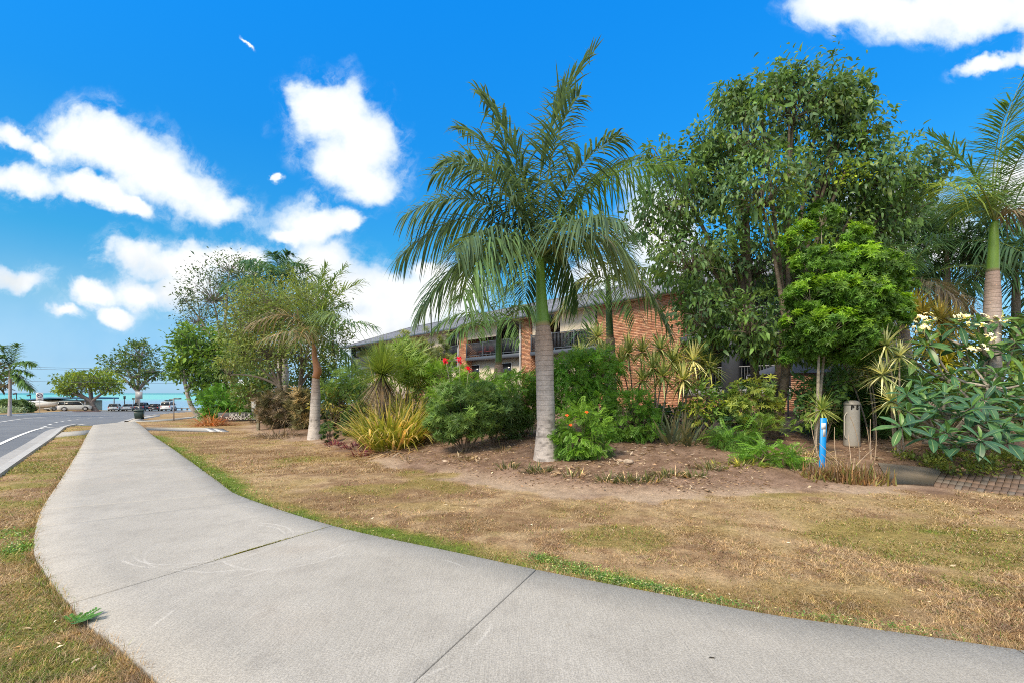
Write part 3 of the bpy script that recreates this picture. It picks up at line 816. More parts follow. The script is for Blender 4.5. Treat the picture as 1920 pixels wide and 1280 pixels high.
def foliage(gb_l, gb_w, lobes, tmpl, size, cols, per=9, dens=60., twig=.012, spread=.16, down=.25, up=.25, wood=(.22, .17, .12), size_var=.25, roll=.7, shell=.4, node=None, light=None):
    """lobes: (centre, radii[, weight]); leaves hang in clusters on twig ends spread through every lobe"""
    cols = [np.asarray(c, float) for c in cols]
    for lb in lobes:
        c = np.asarray(lb[0], float); r = np.asarray(lb[1], float); wgt = lb[2] if len(lb) > 2 else 1.0
        ntip = max(4, int(dens * wgt * (r[0] * r[1] * r[2]) ** (2 / 3.)))
        tips, v = in_ellipsoid(ntip, c, r, shell)
        if gb_w is not None:
            nd = c - np.array([0, 0, r[2] * .45])
            for i in range(0, ntip, 2):
                mid = nd * .55 + tips[i] * .45 + rng.normal(0, .06, 3) * r.mean()
                tube(gb_w, [nd + (tips[i] - nd) * .1, mid, tips[i]], [twig * 1.3, twig, twig * .4], 3, wood, False)
        n = ntip * per; ti = np.repeat(np.arange(ntip), per)
        pos = tips[ti] + rng.normal(0, spread * r.mean(), (n, 3)) * np.array([1, 1, .8])
        D = v[ti] * .8 + rng.normal(0, .65, (n, 3)); D[:, 2] += up - down
        Fr = frames(D, None, rng.normal(0, roll, n))
        cl = rng.random(ntip)[ti][:, None]                       # one shoot is younger and paler than the next
        k = rng.integers(0, len(cols), ntip)[ti]
        base = np.stack(cols)[k]
        cc = base * (0.72 + .56 * cl) * np.exp(rng.normal(0, .16, (n, 1)))
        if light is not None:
            top = ((tips[ti, 2] - c[2]) / r[2])[:, None]; top_pale = np.clip(top * .6 + .1, 0, 1) * (rng.random(ntip)[ti][:, None] > .35)  # shoots high in a lobe blend towards the paler colour
            cc = lerp(cc, np.asarray(light) * (0.8 + .4 * cl), top_pale)
        sz = size * np.exp(rng.normal(0, size_var, n))
        scatter(gb_l, tmpl, pos, Fr, sz, cc)

def trunk_mesh(gb, pts, radii, sides=12, c=(.3, .25, .2), amp=.08, seed=1):
    pts = np.asarray(pts, float); n = 26
    t = np.linspace(0, 1, len(pts)); tt = np.linspace(0, 1, n)
    pp = np.stack([np.interp(tt, t, pts[:, k]) for k in range(3)], 1)
    for _ in range(2): pp[1:-1] = (pp[:-2] + 2 * pp[1:-1] + pp[2:]) / 4
    rr = np.interp(tt, t, radii) * (1 + amp * (vnoise(tt * 9, tt * 0 + seed, seed) - .5))
    cn = np.asarray(c)[None] * (.8 + .45 * vnoise(tt * 14, tt * 0 + 3, seed + 4))[:, None]
    tube(gb, pp, rr, sides, cn, True)

def tree(name, label, cat, base, lobes, tmpl, size, cols, trunk_r, fork=.35, stems=1, group=None, mat=None, wood=(.24, .19, .14), lean=(0, 0), limb_r=.35, leaf_kw=None, stem_spread=.3, extra=None):
    base = np.asarray(base, float); root = thing(name, label, cat, base, group)
    lw, lc = GB(), GB()
    cs = np.array([l[0] for l in lobes]); top = cs.mean(0)
    H = top[2] - base[2]
    forks = []
    for s in range(stems):
        a = s / max(1, stems) * 6.28 + .7
        off = np.array([math.cos(a), math.sin(a), 0]) * (stem_spread if stems > 1 else 0)
        f = base + np.array([lean[0], lean[1], H * fork]) + off * 1.6 + (top - base) * np.array([.25, .25, 0])
        mid = (base + f) / 2 + rng.normal(0, .05, 3) * np.array([1, 1, 0]) * H * .2 + off * .3
        trunk_mesh(lw, [base + off * .25 - [0, 0, .15], base + off * .3 + [0, 0, .12], mid, f], [trunk_r * 1.45, trunk_r * 1.1, trunk_r * .95, trunk_r * .75], 10, wood, .15, s + 2)
        forks.append(f)
    for l in lobes:
        c = np.asarray(l[0], float); r = np.asarray(l[1], float)
        f = forks[int(np.argmin([np.linalg.norm((q - c)[:2]) + rng.random() * .3 for q in forks]))]
        tgt = c - np.array([0, 0, r[2] * .45])
        m_ = (f + tgt) / 2 + np.array([0, 0, .15 * np.linalg.norm(tgt - f)]) * (1 if tgt[2] > f[2] else .2) + rng.normal(0, .08, 3) * r.mean()
        tube(lw, bez(f - [0, 0, .05], m_, tgt, 8), np.linspace(trunk_r * .6, trunk_r * limb_r * .5, 8), 6, np.asarray(wood) * rng.uniform(.8, 1.2), False)
        for k in range(4):
            e, _ = in_ellipsoid(1, c, r * .75, .3)
            tube(lw, bez(tgt, (tgt + e[0]) / 2 + rng.normal(0, .1, 3) * r.mean(), e[0], 5), np.linspace(trunk_r * limb_r * .45, trunk_r * .08, 5), 4, wood, False)
    tw = GB()
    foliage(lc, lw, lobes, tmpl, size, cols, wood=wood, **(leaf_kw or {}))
    if extra: extra(lc, lw)
    obj('trunk', lw, M_BARK, root, smooth=True)
    obj('crown', lc, mat or M_LEAF, root)
    return root

def shrub(name, label, cat, base, lobes, tmpl, size, cols, stem_r=.018, nstem=6, group=None, mat=None, wood=(.20, .15, .11), leaf_kw=None, extra=None):
    base = np.asarray(base, float); root = thing(name, label, cat, base, group)
    lw, lc = GB(), GB()
    for k in range(nstem):
        l = lobes[k % len(lobes)]; c = np.asarray(l[0], float); r = np.asarray(l[1], float)
        e, _ = in_ellipsoid(1, c, r * .7, .2); a = rng.uniform(0, 6.28)
        st = base + np.array([math.cos(a), math.sin(a), 0]) * stem_r * 3 * rng.random() - [0, 0, .06]
        tube(lw, bez(st, (st + e[0]) / 2 + rng.normal(0, .06, 3) * r.mean(), e[0], 7), np.linspace(stem_r, stem_r * .35, 7), 6, np.asarray(wood) * rng.uniform(.8, 1.2), False)
    foliage(lc, lw, lobes, tmpl, size, cols, wood=wood, **(leaf_kw or {}))
    if extra: extra(lc, lw)
    obj('stem', lw, M_BARK, root, smooth=True)
    obj('foliage', lc, mat or M_LEAF, root)
    return root

def LB(px, py, Y, rx, ry, rd=None, w=1.0):
    """a lobe seen at a pixel, radii given in pixels (depth radius in metres or like rx)"""
    k = Y / F_PX
    return (P(px, py, Y), (rx * k, (rd if rd is not None else rx * k), ry * k), w)

# ------------------------------------------------------------------ palms
PALM_GREEN = (.060, .115, .040); PALM_BLUE = (.056, .098, .060); PALM_DEAD = (.27, .23, .18)
def frond_mesh(P0, P1, P2, Lf=.75, W=.034, n=58, droop=.55, colr=PALM_GREEN, dead=0.0, lift=.25, r=None, rach=.018, ruffle=.35, gather=0.0, skip=.12, nseg=3):
    r = r or rng
    gb = GB(); pts = bez(P0, P1, P2, 26)
    rc = np.array([.16, .20, .07]) if dead < .5 else np.array([.34, .25, .15])
    tube(gb, pts, np.linspace(rach, rach * .2, 26), 5, rc, False)
    # two rows of leaflets in several planes
    t = np.clip(np.repeat(np.linspace(.13, 1.0, n), 2) + r.normal(0, .004, 2 * n), .1, 1)
    side = np.tile([1., -1.], n)
    s = np.linspace(0, 1, 26)
    pos = np.stack([np.interp(t, s, pts[:, k]) for k in range(3)], 1)
    T = norm(np.gradient(pts, axis=0)); Tt = norm(np.stack([np.interp(t, s, T[:, k]) for k in range(3)], 1))
    S = np.cross(Tt, np.array([0, 0, 1.0])); S = np.where(np.linalg.norm(S, axis=1, keepdims=True) < .15, np.array([1.0, 0, 0]), S); S = norm(S)
    U = np.cross(S, Tt)
    fwd = .35 + .75 * t ** 1.5; lf = lift + r.normal(0, ruffle, 2 * n)
    D = S * side[:, None] * (1 - gather * .5) + Tt * fwd[:, None] + U * lf[:, None] + r.normal(0, .06, (2 * n, 3))
    prof = np.clip(.70 + .55 * np.sin(np.clip(t * 1.02, 0, 1) * math.pi) - .18 * t ** 4, .15, 2)
    L = Lf * prof * np.exp(r.normal(0, .09, 2 * n))
    keep = r.random(2 * n) > skip
    c = vary(colr, 2 * n, .16, .07, r)
    if dead > 0:
        dm = (r.random((2 * n, 1)) < dead); c = np.where(dm, vary(np.asarray(PALM_DEAD) * (1.0 if dead > .6 else .6), 2 * n, .25, .05, r), c)
    dr = np.clip(droop + r.normal(0, .12, 2 * n), .02, 1.6)
    straps(gb, pos[keep], D[keep], L[keep], W * np.exp(r.normal(0, .12, keep.sum())), dr[keep], c[keep], nseg, (.55, 1, .8, .06),
           tipc=((.24, .20, .14) if dead > .6 else (.14, .13, .07)) if dead > .15 else None)
    return gb
def palm_trunk(gb, pts, radii, ring=.055, c=(.42, .39, .37), dark=(.25, .23, .22), sides=20, seed=0, ring_px=True):
    pts = np.asarray(pts, float); L = np.linalg.norm(np.diff(pts, axis=0), axis=1).sum()
    n = max(16, int(L / ring) * 8)
    t = np.linspace(0, 1, len(pts)); tt = np.linspace(0, 1, n + 1)
    cum = np.concatenate([[0], np.cumsum(np.linalg.norm(np.diff(pts, axis=0), axis=1))]) / L
    pp = np.stack([np.interp(tt, cum, pts[:, k]) for k in range(3)], 1)
    for _ in range(6): pp[1:-1] = (pp[:-2] + 2 * pp[1:-1] + pp[2:]) / 4
    rr = np.interp(tt, cum, radii)
    for _ in range(8): rr[1:-1] = (rr[:-2] + 2 * rr[1:-1] + rr[2:]) / 4
    fade = np.clip(tt * 1.6 - .15, .12, 1)                # old rings near the ground are worn
    ph = np.arange(n + 1) % 8
    rr = rr * (1 + np.where(ph == 0, -.035, np.where(ph == 1, .012, 0)) * fade)
    V0 = GB(); tube(V0, pp, rr, sides, (.5, .5, .5), True)
    V = V0.V[0]; m = len(V); col_ph = 0
    a = np.tile(np.arange(sides), n + 1); row = np.repeat(np.arange(n + 1), sides)
    streak = fbm(a * .9 + 3, row * .02 + seed, seed + 5, 3); blot = fbm(a * .5, row * .16, seed + 9, 4)
    k = np.where(ph[row] == 0, .95, np.where(ph[row] == 1, -.25, 0)) * fade[row] * (.55 + .6 * vnoise(a * .6, row * .2, 3)) + .75 * sstep(blot, .48, .72) * .7 + .6 * (streak - .5)
    cc = lerp(np.asarray(c)[None], np.asarray(dark)[None], np.clip(k, 0, 1)[:, None]) * (0.9 + .25 * streak)[:, None]
    up = sstep(tt[row], .55, .95)[:, None]
    cc = cc * (1 - up * np.array([.16, .30, .38])) * (1 + .16 * sstep(tt[row], .5, .1)[:, None])        # younger wood higher up is browner
    crack = (vnoise(a * 1.9, row * .22, seed + 77) > .80) & (tt[row] < .4)
    cc = np.where(crack[:, None], cc * .55, cc)
    gb.add(V, V0.F, cc)

def royal_palm(name, label, base, ctrl, radii, shaft, shaft_r, fronds, shaft_c=(.13, .27, .035), trunk_c=(.42, .39, .38), group=None, ring=.055, extra_parts=None, cat='palm tree'):
    """ctrl: trunk points base..top of grey wood; shaft: points of the crownshaft; fronds: list of dicts"""
    base = np.asarray(base, float); root = thing(name, label, cat, base, group)
    t = GB(); palm_trunk(t, ctrl, radii, ring, trunk_c, seed=int(abs(base[0]) * 7) % 50)
    obj('trunk', t, M_PALMBARK, root, smooth=True)
    if shaft is not None:
        s = GB(); sp = np.asarray(shaft, float); nn = 14
        tt = np.linspace(0, 1, nn); cu = np.linspace(0, 1, len(sp))
        pp = np.stack([np.interp(tt, cu, sp[:, k]) for k in range(3)], 1); rr = np.interp(tt, np.linspace(0, 1, len(shaft_r)), shaft_r)
        sc_ = np.asarray(shaft_c); pale = np.array([.44, .36, .27]) if sc_[1] > sc_[0] else sc_ * 1.2
        cs = np.stack([lerp(pale, sc_, float(sstep(q, .0, .05))) * (.9 + .2 * q) for q in tt])
        tube(s, pp, rr, 18, cs, True); obj('crownshaft', s, M_SHAFT, root, smooth=True)
    for f in fronds:
        obj('frond', frond_mesh(**f), M_DRY if f.get('dead', 0) > .6 else M_LEAF, root)
    return root
def auto_fronds(crown, n, L, seed, Lf=.6, colr=PALM_GREEN, droopy=.5, W=.034, el=(80, -15), npair=46, dead_low=0, droop=.5, az0=0.0, **kw):
    r = np.random.default_rng(seed); out = []
    for i in range(n):
        a = az0 + i * 2.3999 + r.normal(0, .12); q = (i + .5) / n
        e = math.radians(lerp(el[0], el[1], q) + r.normal(0, 5))
        d = np.array([math.cos(a) * math.cos(e), math.sin(a) * math.cos(e), math.sin(e)])
        l = L * r.uniform(.85, 1.1) * (1 - .12 * (1 - q))
        P1 = crown + d * l * .55 + np.array([0, 0, .06 * l])
        hz_ = np.array([math.cos(a), math.sin(a), 0])
        P2 = crown + d * l * .80 + hz_ * l * .22 * math.cos(e) + np.array([0, 0, -l * droopy * (.35 + .65 * math.cos(e))])
        out.append(dict(P0=crown, P1=P1, P2=P2, Lf=Lf * r.uniform(.9, 1.1), W=W, n=npair, droop=droop * r.uniform(.7, 1.3), colr=np.asarray(colr) * r.uniform(.8, 1.2), r=r, dead=(.95 if q > 1 - dead_low / max(n, 1) + 1e-6 else 0.0), **kw))
    return out
def pf(c, p1, p2, **kw):
    """frond by control and tip pixels (px, py, depth offset from the crown)"""
    Y = c[1]
    d = dict(P0=c, P1=P(p1[0], p1[1], Y + p1[2]), P2=P(p2[0], p2[1], Y + p2[2])); d.update(kw); return d

# ---- the big royal palm
b = G(1025, 860); YB = b[1]
cr = P(1013, 487, YB)
big = [
    pf(cr, (985, 250, .2), (1112, 98, .5), Lf=.62, droop=.30, lift=.35), pf(cr, (1020, 260, -.5), (1085, 180, -.8), Lf=.62, droop=.4, lift=.3),
    pf(cr, (985, 270, -.3), (895, 170, .0), Lf=.70, droop=.55), pf(cr, (960, 310, .6), (925, 205, 1.1), Lf=.6, droop=.45),
    pf(cr, (935, 250, .4), (812, 330, .6), Lf=.72, droop=.55), pf(cr, (945, 300, -.6), (838, 300, -1.2), Lf=.70, droop=.6),
    pf(cr, (890, 335, .1), (752, 480, .2), Lf=.80, droop=.75, W=.038), pf(cr, (905, 400, -.5), (852, 470, -1.5), Lf=.75, droop=.8),
    pf(cr, (905, 390, -1.0), (868, 560, -1.7), Lf=.80, droop=.85, W=.04, colr=(.075, .135, .06)), pf(cr, (880, 420, .2), (788, 585, .1), Lf=.75, droop=.7),
    pf(cr, (985, 420, 1.3), (900, 500, 2.4), Lf=.7, droop=.6), pf(cr, (1110, 270, .2), (1290, 318, .4), Lf=.92, droop=.95, W=.038, colr=(.075, .14, .045)),
    pf(cr, (1075, 330, 1.1), (1185, 300, 1.9), Lf=.7, droop=.6), pf(cr, (1060, 380, -1.0), (1165, 420, -1.9), Lf=.72, droop=.8),
    pf(cr, (1090, 390, -.2), (1180, 490, -.4), Lf=.8, droop=.9, dead=.06, colr=(.085, .12, .055)), pf(cr, (1060, 420, .5), (1085, 570, .9), Lf=.7, droop=.6, colr=(.045, .09, .04)),
    pf(cr, (1000, 440, 1.0), (985, 560, 1.6), Lf=.6, droop=.6, colr=(.045, .09, .04)), pf(cr, (1030, 250, .9), (1060, 150, 1.7), Lf=.6, droop=.35), pf(cr, (925, 315, -.3), (765, 400, -.5), Lf=.78, droop=.75), pf(cr, (960, 270, .9), (860, 240, 1.6), Lf=.65, droop=.5), pf(cr, (1060, 300, -.5), (1160, 255, -1.0), Lf=.7, droop=.6),
]
for q in big: q['Lf'] = q['Lf'] * 1.10; q.setdefault('n', 80); q.setdefault('W', .040); q.setdefault('colr', PALM_BLUE); q['nseg'] = 4
k9 = YB / F_PX
royal_palm('royal_palm', 'tallest royal palm with ringed grey trunk and bright green crownshaft in front of the shrubs', b,
           [b - [0, 0, .1], b + [0, 0, .05], P(1024, 800, YB), P(1022, 720, YB), P(1020, 650, YB), P(1018, 612, YB)],
           [27 * k9, 24.5 * k9, 17.5 * k9, 16.5 * k9, 17.5 * k9, 13.5 * k9],
           [P(1018, 612, YB), P(1016, 580, YB), P(1014, 540, YB), P(1013, 505, YB), P(1013, 480, YB)], [13 * k9, 11.5 * k9, 9.5 * k9, 8.5 * k9, 6 * k9], big, ring=.095)

# ---- smaller palms in front of the building
c2 = P(937, 607, 19.0); g2 = GX(936, 19.0); k2 = 19.0 / F_PX
royal_palm('royal_palm', 'small royal palm with thin green shaft before the cream lower wall of the building', g2,
           [g2, P(936, 720, 19), P(935, 683, 19)], [11 * k2, 9.5 * k2, 8 * k2], [P(935, 683, 19), P(935, 640, 19), c2], [6.5 * k2, 5.5 * k2, 4.5 * k2],
           [pf(c2, (880, 560, 0), (812, 618, 0), Lf=.7, n=56, W=.05), pf(c2, (880, 590, -.5), (838, 640, -1), Lf=.7, n=56, W=.05), pf(c2, (900, 520, .4), (850, 560, .6), Lf=.7, n=56, W=.05), pf(c2, (940, 510, 0), (905, 530, -1), Lf=.7, n=56, W=.05),
            pf(c2, (975, 540, 0), (1010, 605, -.2), Lf=.62, n=56, W=.05), pf(c2, (985, 560, .8), (1030, 590, 1.2), Lf=.7, n=56, W=.05), pf(c2, (960, 570, -.9), (975, 640, -1.6), Lf=.72, n=56, W=.05), pf(c2, (945, 530, .6), (975, 530, 1.3), Lf=.7, n=56, W=.05),
            pf(c2, (905, 570, -.9), (895, 630, -1.7), Lf=.72, n=56, W=.05)], shaft_c=(.07, .15, .03), ring=.09)
c3 = P(1140, 528, 15.0); g3 = GX(1144, 15.0); k3 = 15.0 / F_PX
royal_palm('royal_palm', 'medium royal palm with dark green shaft standing against the brick end wall', g3,
           [g3, P(1145, 720, 15), P(1144, 634, 15)], [13 * k3, 11 * k3, 8.5 * k3], [P(1144, 634, 15), P(1142, 590, 15), c3], [7 * k3, 6 * k3, 4.5 * k3],
           [pf(c3, (1190, 470, -.2), (1255, 622, -.6), Lf=.75, n=60, W=.046, dead=.10, colr=(.08, .12, .05)), pf(c3, (1095, 490, 0), (1045, 600, -.2), Lf=.72, n=60, W=.046, dead=.15, colr=(.09, .12, .05)), pf(c3, (1100, 520, -.8), (1085, 640, -1.6), Lf=.72, n=60, W=.046),
            pf(c3, (1110, 440, .3), (1050, 470, .4), Lf=.68, n=60, W=.046), pf(c3, (1140, 420, .4), (1120, 410, .9), Lf=.72, n=60, W=.046), pf(c3, (1170, 430, -.3), (1210, 450, -.9), Lf=.68, n=60, W=.046), pf(c3, (1195, 480, .8), (1260, 520, 1.4), Lf=.7, n=60, W=.046),
            pf(c3, (1165, 500, -1.0), (1190, 600, -1.8), Lf=.7, n=60, W=.046), pf(c3, (1150, 450, -.6), (1160, 420, -1.4), Lf=.7, n=60, W=.046, colr=(.14, .15, .05), dead=.3)], shaft_c=(.055, .105, .035), trunk_c=(.34, .32, .30), ring=.08)

# ---- palm on the left with the brown shaft
b4 = G(590, 822); Y4 = b4[1]; k4 = Y4 / F_PX; c4 = P(588, 645, Y4)
royal_palm('royal_palm', 'royal palm with orange brown crownshaft on a pale ringed trunk at the bed edge', b4,
           [b4 - [0, 0, .1], b4 + [0, 0, .04], P(590, 790, Y4), P(592, 740, Y4), P(592, 708, Y4)], [14.5 * k4, 13 * k4, 9.5 * k4, 8.5 * k4, 6.5 * k4],
           [P(592, 708, Y4), P(596, 694, Y4), P(590, 670, Y4), c4], [7 * k4, 7.5 * k4, 5 * k4, 3.5 * k4],
           [pf(c4, (555, 555, -.2), (468, 612, -.4), Lf=.75, n=56, dead=.62, droop=.55, colr=(.16, .16, .09)), pf(c4, (560, 600, -.8), (490, 640, -1.4), Lf=.6, n=46, dead=.5, droop=.5), pf(c4, (600, 540, .4), (650, 500, .8), Lf=.7, n=54, droop=.4, colr=(.08, .13, .05)), pf(c4, (575, 540, -.3), (570, 490, -.6), Lf=.7, n=54, droop=.35, colr=(.10, .15, .05)), pf(c4, (610, 570, .8), (655, 570, 1.4), Lf=.7, n=50, droop=.55, colr=(.07, .12, .05)), pf(c4, (560, 570, .5), (515, 570, 1.0), Lf=.7, n=50, droop=.55, colr=(.09, .13, .05)),
            pf(c4, (600, 555, 0), (680, 530, .1), Lf=.75, n=54, droop=.35, colr=(.11, .16, .06)), pf(c4, (640, 590, 0), (702, 612, -.2), Lf=.65, n=50, droop=.6), pf(c4, (570, 560, .3), (548, 505, .5), Lf=.75, n=54, droop=.3, colr=(.13, .17, .05)),
            pf(c4, (590, 540, .2), (612, 500, .4), Lf=.7, n=54, droop=.3, colr=(.09, .14, .05)), pf(c4, (560, 560, .6), (500, 530, 1.2), Lf=.75, n=50, droop=.5, colr=(.09, .14, .05)), pf(c4, (610, 560, -.8), (640, 600, -1.8), Lf=.75, n=50, droop=.7, colr=(.08, .13, .05)),
            pf(c4, (620, 620, .8), (665, 680, 1.4), Lf=.6, n=46, droop=.7), pf(c4, (575, 590, -1), (560, 640, -1.8), Lf=.6, n=46, dead=.5, droop=.7)],
           shaft_c=(.36, .16, .07), trunk_c=(.44, .41, .39), ring=.11)
g5 = GX(531, 24.0); c5 = P(526, 530, 24)
royal_palm('royal_palm', 'tall palm rising behind the olive tree with a whitish trunk', g5, [g5, P(531, 700, 24), P(528, 640, 24)], [.30, .26, .2], [P(528, 640, 24), P(528, 590, 24), c5], [.18, .15, .11],
           auto_fronds(c5, 15, 2.6, 31, .75, (.045, .10, .055), .35, W=.06, npair=44, el=(80, 0)), ring=.12, trunk_c=(.5, .48, .46))

# ---- right side palms
Y6 = 10.5; k6 = Y6 / F_PX; g6 = GX(1860, Y6); c6 = P(1865, 416, Y6)
royal_palm('royal_palm', 'royal palm at the right edge with light green crownshaft above the frangipani', g6,
           [g6, P(1858, 760, Y6), P(1859, 640, Y6), P(1861, 560, Y6), P(1861, 510, Y6)], [.22, .19, 14 * k6, 12.5 * k6, 10 * k6],
           [P(1861, 510, Y6), P(1862, 480, Y6), P(1863, 440, Y6), c6], [9.8 * k6, 9 * k6, 7.5 * k6, 5 * k6],
           [pf(c6, (1860, 260, .1), (1925, 130, .3), Lf=.6, droop=.25, lift=.3), pf(c6, (1850, 290, -.3), (1895, 190, -.9), Lf=.6, droop=.3), pf(c6, (1830, 300, .4), (1745, 255, .9), Lf=.6, droop=.2, colr=(.06, .12, .06)),
            pf(c6, (1825, 350, -.2), (1755, 345, -.5), Lf=.65, droop=.65, colr=(.15, .21, .06)), pf(c6, (1830, 330, 1.), (1770, 420, 1.6), Lf=.6, droop=.5), pf(c6, (1900, 320, .3), (1990, 330, .5), Lf=.65, droop=.5),
            pf(c6, (1910, 370, -.2), (1975, 440, -.5), Lf=.7, droop=.7, dead=.85), pf(c6, (1895, 300, -.6), (1960, 230, -1.3), Lf=.6, droop=.4), pf(c6, (1880, 280, .8), (1900, 200, 1.5), Lf=.6, droop=.4),
            pf(c6, (1905, 350, .9), (1970, 420, 1.6), Lf=.65, droop=.7), pf(c6, (1840, 320, -.9), (1800, 340, -1.7), Lf=.6, droop=.55)], shaft_c=(.17, .30, .05), trunk_c=(.46, .42, .42), ring=.08)
for q in ():
    pass
Y7 = 14.5; g7 = GX(1702, Y7); c7 = P(1694, 545, Y7); k7 = Y7 / F_PX
royal_palm('leaning_palm', 'leaning palm with a smooth bluish grey trunk and dead brown fronds hanging', g7, [g7, P(1705, 700, Y7), P(1699, 640, Y7), P(1692, 585, Y7)], [.16, .14, .12, .11], None, None,
           [pf(c7, (1760, 510, -.3), (1832, 590, -.6), Lf=.75, n=60, dead=.97, droop=.75), pf(c7, (1740, 500, -.8), (1800, 570, -1.5), Lf=.7, n=60, dead=.95, droop=.75), pf(c7, (1680, 560, -.6), (1662, 655, -.9), Lf=.6, n=60, dead=.97, droop=.35, gather=1.2),
            pf(c7, (1670, 580, .2), (1650, 660, .2), Lf=.5, n=50, dead=.97, droop=.3, gather=1.2)] + auto_fronds(c7 + [0, 0, .1], 9, 2.6, 77, .65, (.05, .10, .045), .35, npair=44, el=(75, 5)), trunk_c=(.36, .37, .42), ring=.12)
for (px, Y, cy, seed, n, lab) in [(1612, 17.5, 470, 5, 11, 'shadowy palm behind the bright green tree with dark fronds'), (1775, 16.0, 470, 6, 13, 'dark bushy palm filling the gap left of the right edge palm'),
                                 (1905, 15.5, 500, 7, 12, 'dark palm behind the right edge palm, partly cut by the picture edge'), (1690, 19.0, 420, 8, 12, 'far dark palm seen through the branches above the dead fronds')]:
    g_ = GX(px, Y); c_ = P(px, cy, Y)
    royal_palm('feather_palm', lab, g_, [g_, (g_ + c_) / 2, c_ - [0, 0, .6], c_ + [0, 0, .1]], [.17, .13, .10, .03], None, None, auto_fronds(c_, n + 7, 3.0, seed, .85, (.042, .088, .045), .42, W=.05, npair=50, el=(75, -25), droop=.6), ring=.15, trunk_c=(.33, .31, .29), group=None)
for (px, Y, top, r_, lab) in [(1600, 13.5, 640, .12, 'mottled grey palm trunk standing behind the round metal bollard'), ]:
    g_ = GX(px, Y); c_ = P(px - 4, 520, Y)
    royal_palm('feather_palm', lab, g_, [g_, P(px, 700, Y), P(px - 2, top, Y), c_], [.16, .14, .13, .11], None, None, auto_fronds(c_, 10, 2.0, 91, .6, (.05, .10, .04), .4, npair=40, el=(75, -5)), ring=.12, trunk_c=(.36, .33, .31))

# ---- coconut palm far left
g8 = GX(18, 42.0); c8 = P(19, 694, 42.0)
royal_palm('coconut_palm', 'coconut palm with curved dark fronds beside the hedge at the far left', g8, [g8, P(19, 735, 42), P(19, 700, 42), c8], [.14, .11, .10, .06], None, None,
           [pf(c8, (45, 668, 0), (68, 682, 0), Lf=.75, n=42, droop=.6, W=.15), pf(c8, (40, 690, 0), (62, 702, 0), Lf=.6, n=42, droop=.6, W=.15), pf(c8, (30, 660, 0), (36, 645, -.3), Lf=.75, n=42, droop=.3, W=.15), pf(c8, (10, 650, 0), (-6, 645, 0), Lf=.8, n=42, droop=.5, W=.15),
            pf(c8, (5, 650, -.5), (-15, 675, -.8), Lf=.8, n=42, droop=.5, W=.15), pf(c8, (38, 705, 0), (60, 729, 0), Lf=.8, n=42, droop=.6, W=.15), pf(c8, (24, 660, .6), (20, 648, 1.2), Lf=.7, n=42, droop=.3, W=.15), pf(c8, (0, 690, .5), (-20, 720, .5), Lf=.7, n=42, droop=.6, W=.15)],
           trunk_c=(.40, .36, .36), ring=.2)

# ------------------------------------------------------------------ strap plants and rosettes
def rosette(gb, c, R, n, W, colr, el=(75, -25), droop=.25, amp=.2, seedr=None, tipc=None, axis_up=None, nseg=4, prof=(.8, 1, .85, .5, .05), pale=None, palef=.0):
    r = seedr or rng
    i = np.arange(n); a = i * 2.399963 + r.uniform(0, 6.28); q = (i + .5) / n
    e = np.radians(lerp(el[0], el[1], q) + r.normal(0, 7, n))
    D = np.stack([np.cos(a) * np.cos(e), np.sin(a) * np.cos(e), np.sin(e)], 1)
    cc = vary(colr, n, amp, .08, r)
    if pale is not None: cc = np.where((r.random((n, 1)) < palef), vary(pale, n, .15, .05, r), cc)
    straps(gb, np.asarray(c)[None] + D * R * .04, D, R * np.exp(r.normal(0, .12, n)), W, np.clip(droop + r.normal(0, .08, n), 0, 1), cc, nseg, prof, tipc=tipc)
def dracaena(label, base, heads, colr, pale, R=.36, W=.040, n=64, stemc=(.36, .31, .26), group=None):
    base = np.asarray(base, float); root = thing('dracaena', label, 'dracaena plant', base, group)
    W = .0035 * float(base[1]); n = int(n * 1.35); R = R * 1.42; w = GB()
    for h in heads:
        h = np.asarray(h, float); st = base + np.array([rng.uniform(-.1, .1), rng.uniform(-.05, .05), -.05])
        mid = st * .45 + h * .55; mid[:2] = st[:2] * .7 + h[:2] * .3 + rng.normal(0, .05, 2)
        tube(w, bez(st, mid, h, 9), np.linspace(.022, .014, 9), 7, np.asarray(stemc) * rng.uniform(.8, 1.15), False)
    obj('stem', w, M_BARK, root, smooth=True)
    for h in heads:
        g = GB(); rosette(g, h, R * rng.uniform(.95, 1.25), n, W, colr, (80, -38), .22, .2, pale=pale, palef=.5)
        obj('leaf_rosette', g, M_GLOSS, root)
    return root
def clump(name, label, cat, base, r, n, L, W, colr, el=(88, 25), droop=.5, group=None, alt=None, altf=0., mat=None, sx=1.0, nseg=4, tipc=None, prof=(.7, 1, .9, .55, .05), Lvar=.2, part='leaves', yard=1.0):
    """a clump of strap leaves rising from the ground over an ellipse"""
    base = np.asarray(base, float); g = GB()
    a = rng.uniform(0, 6.28, n); rad = np.sqrt(rng.random(n))
    off = np.stack([np.cos(a) * rad * r * sx, np.sin(a) * rad * r * yard], 1)
    Pb = np.concatenate([base[:2] + off, np.zeros((n, 1))], 1); Pb[:, 2] = h0(Pb[:, 0], Pb[:, 1]) - .02
    out = a + rng.normal(0, .7, n)
    e = np.radians(lerp(el[0], el[1], np.clip(rad * .8 + rng.random(n) * .4, 0, 1)))
    D = np.stack([np.cos(out) * np.cos(e), np.sin(out) * np.cos(e), np.sin(e)], 1)
    c = vary(colr, n, .22, .1)
    if alt is not None:
        m = rng.random(n) < altf; c = np.where(m[:, None], vary(alt, n, .22, .06), c)
    straps(g, Pb, D, L * np.exp(rng.normal(0, Lvar, n)), W, np.clip(droop + rng.normal(0, .15, n), .0, 1.2), c, nseg, prof, tipc=tipc)
    return solo(name, label, cat, g, mat or M_LEAF, base, group)

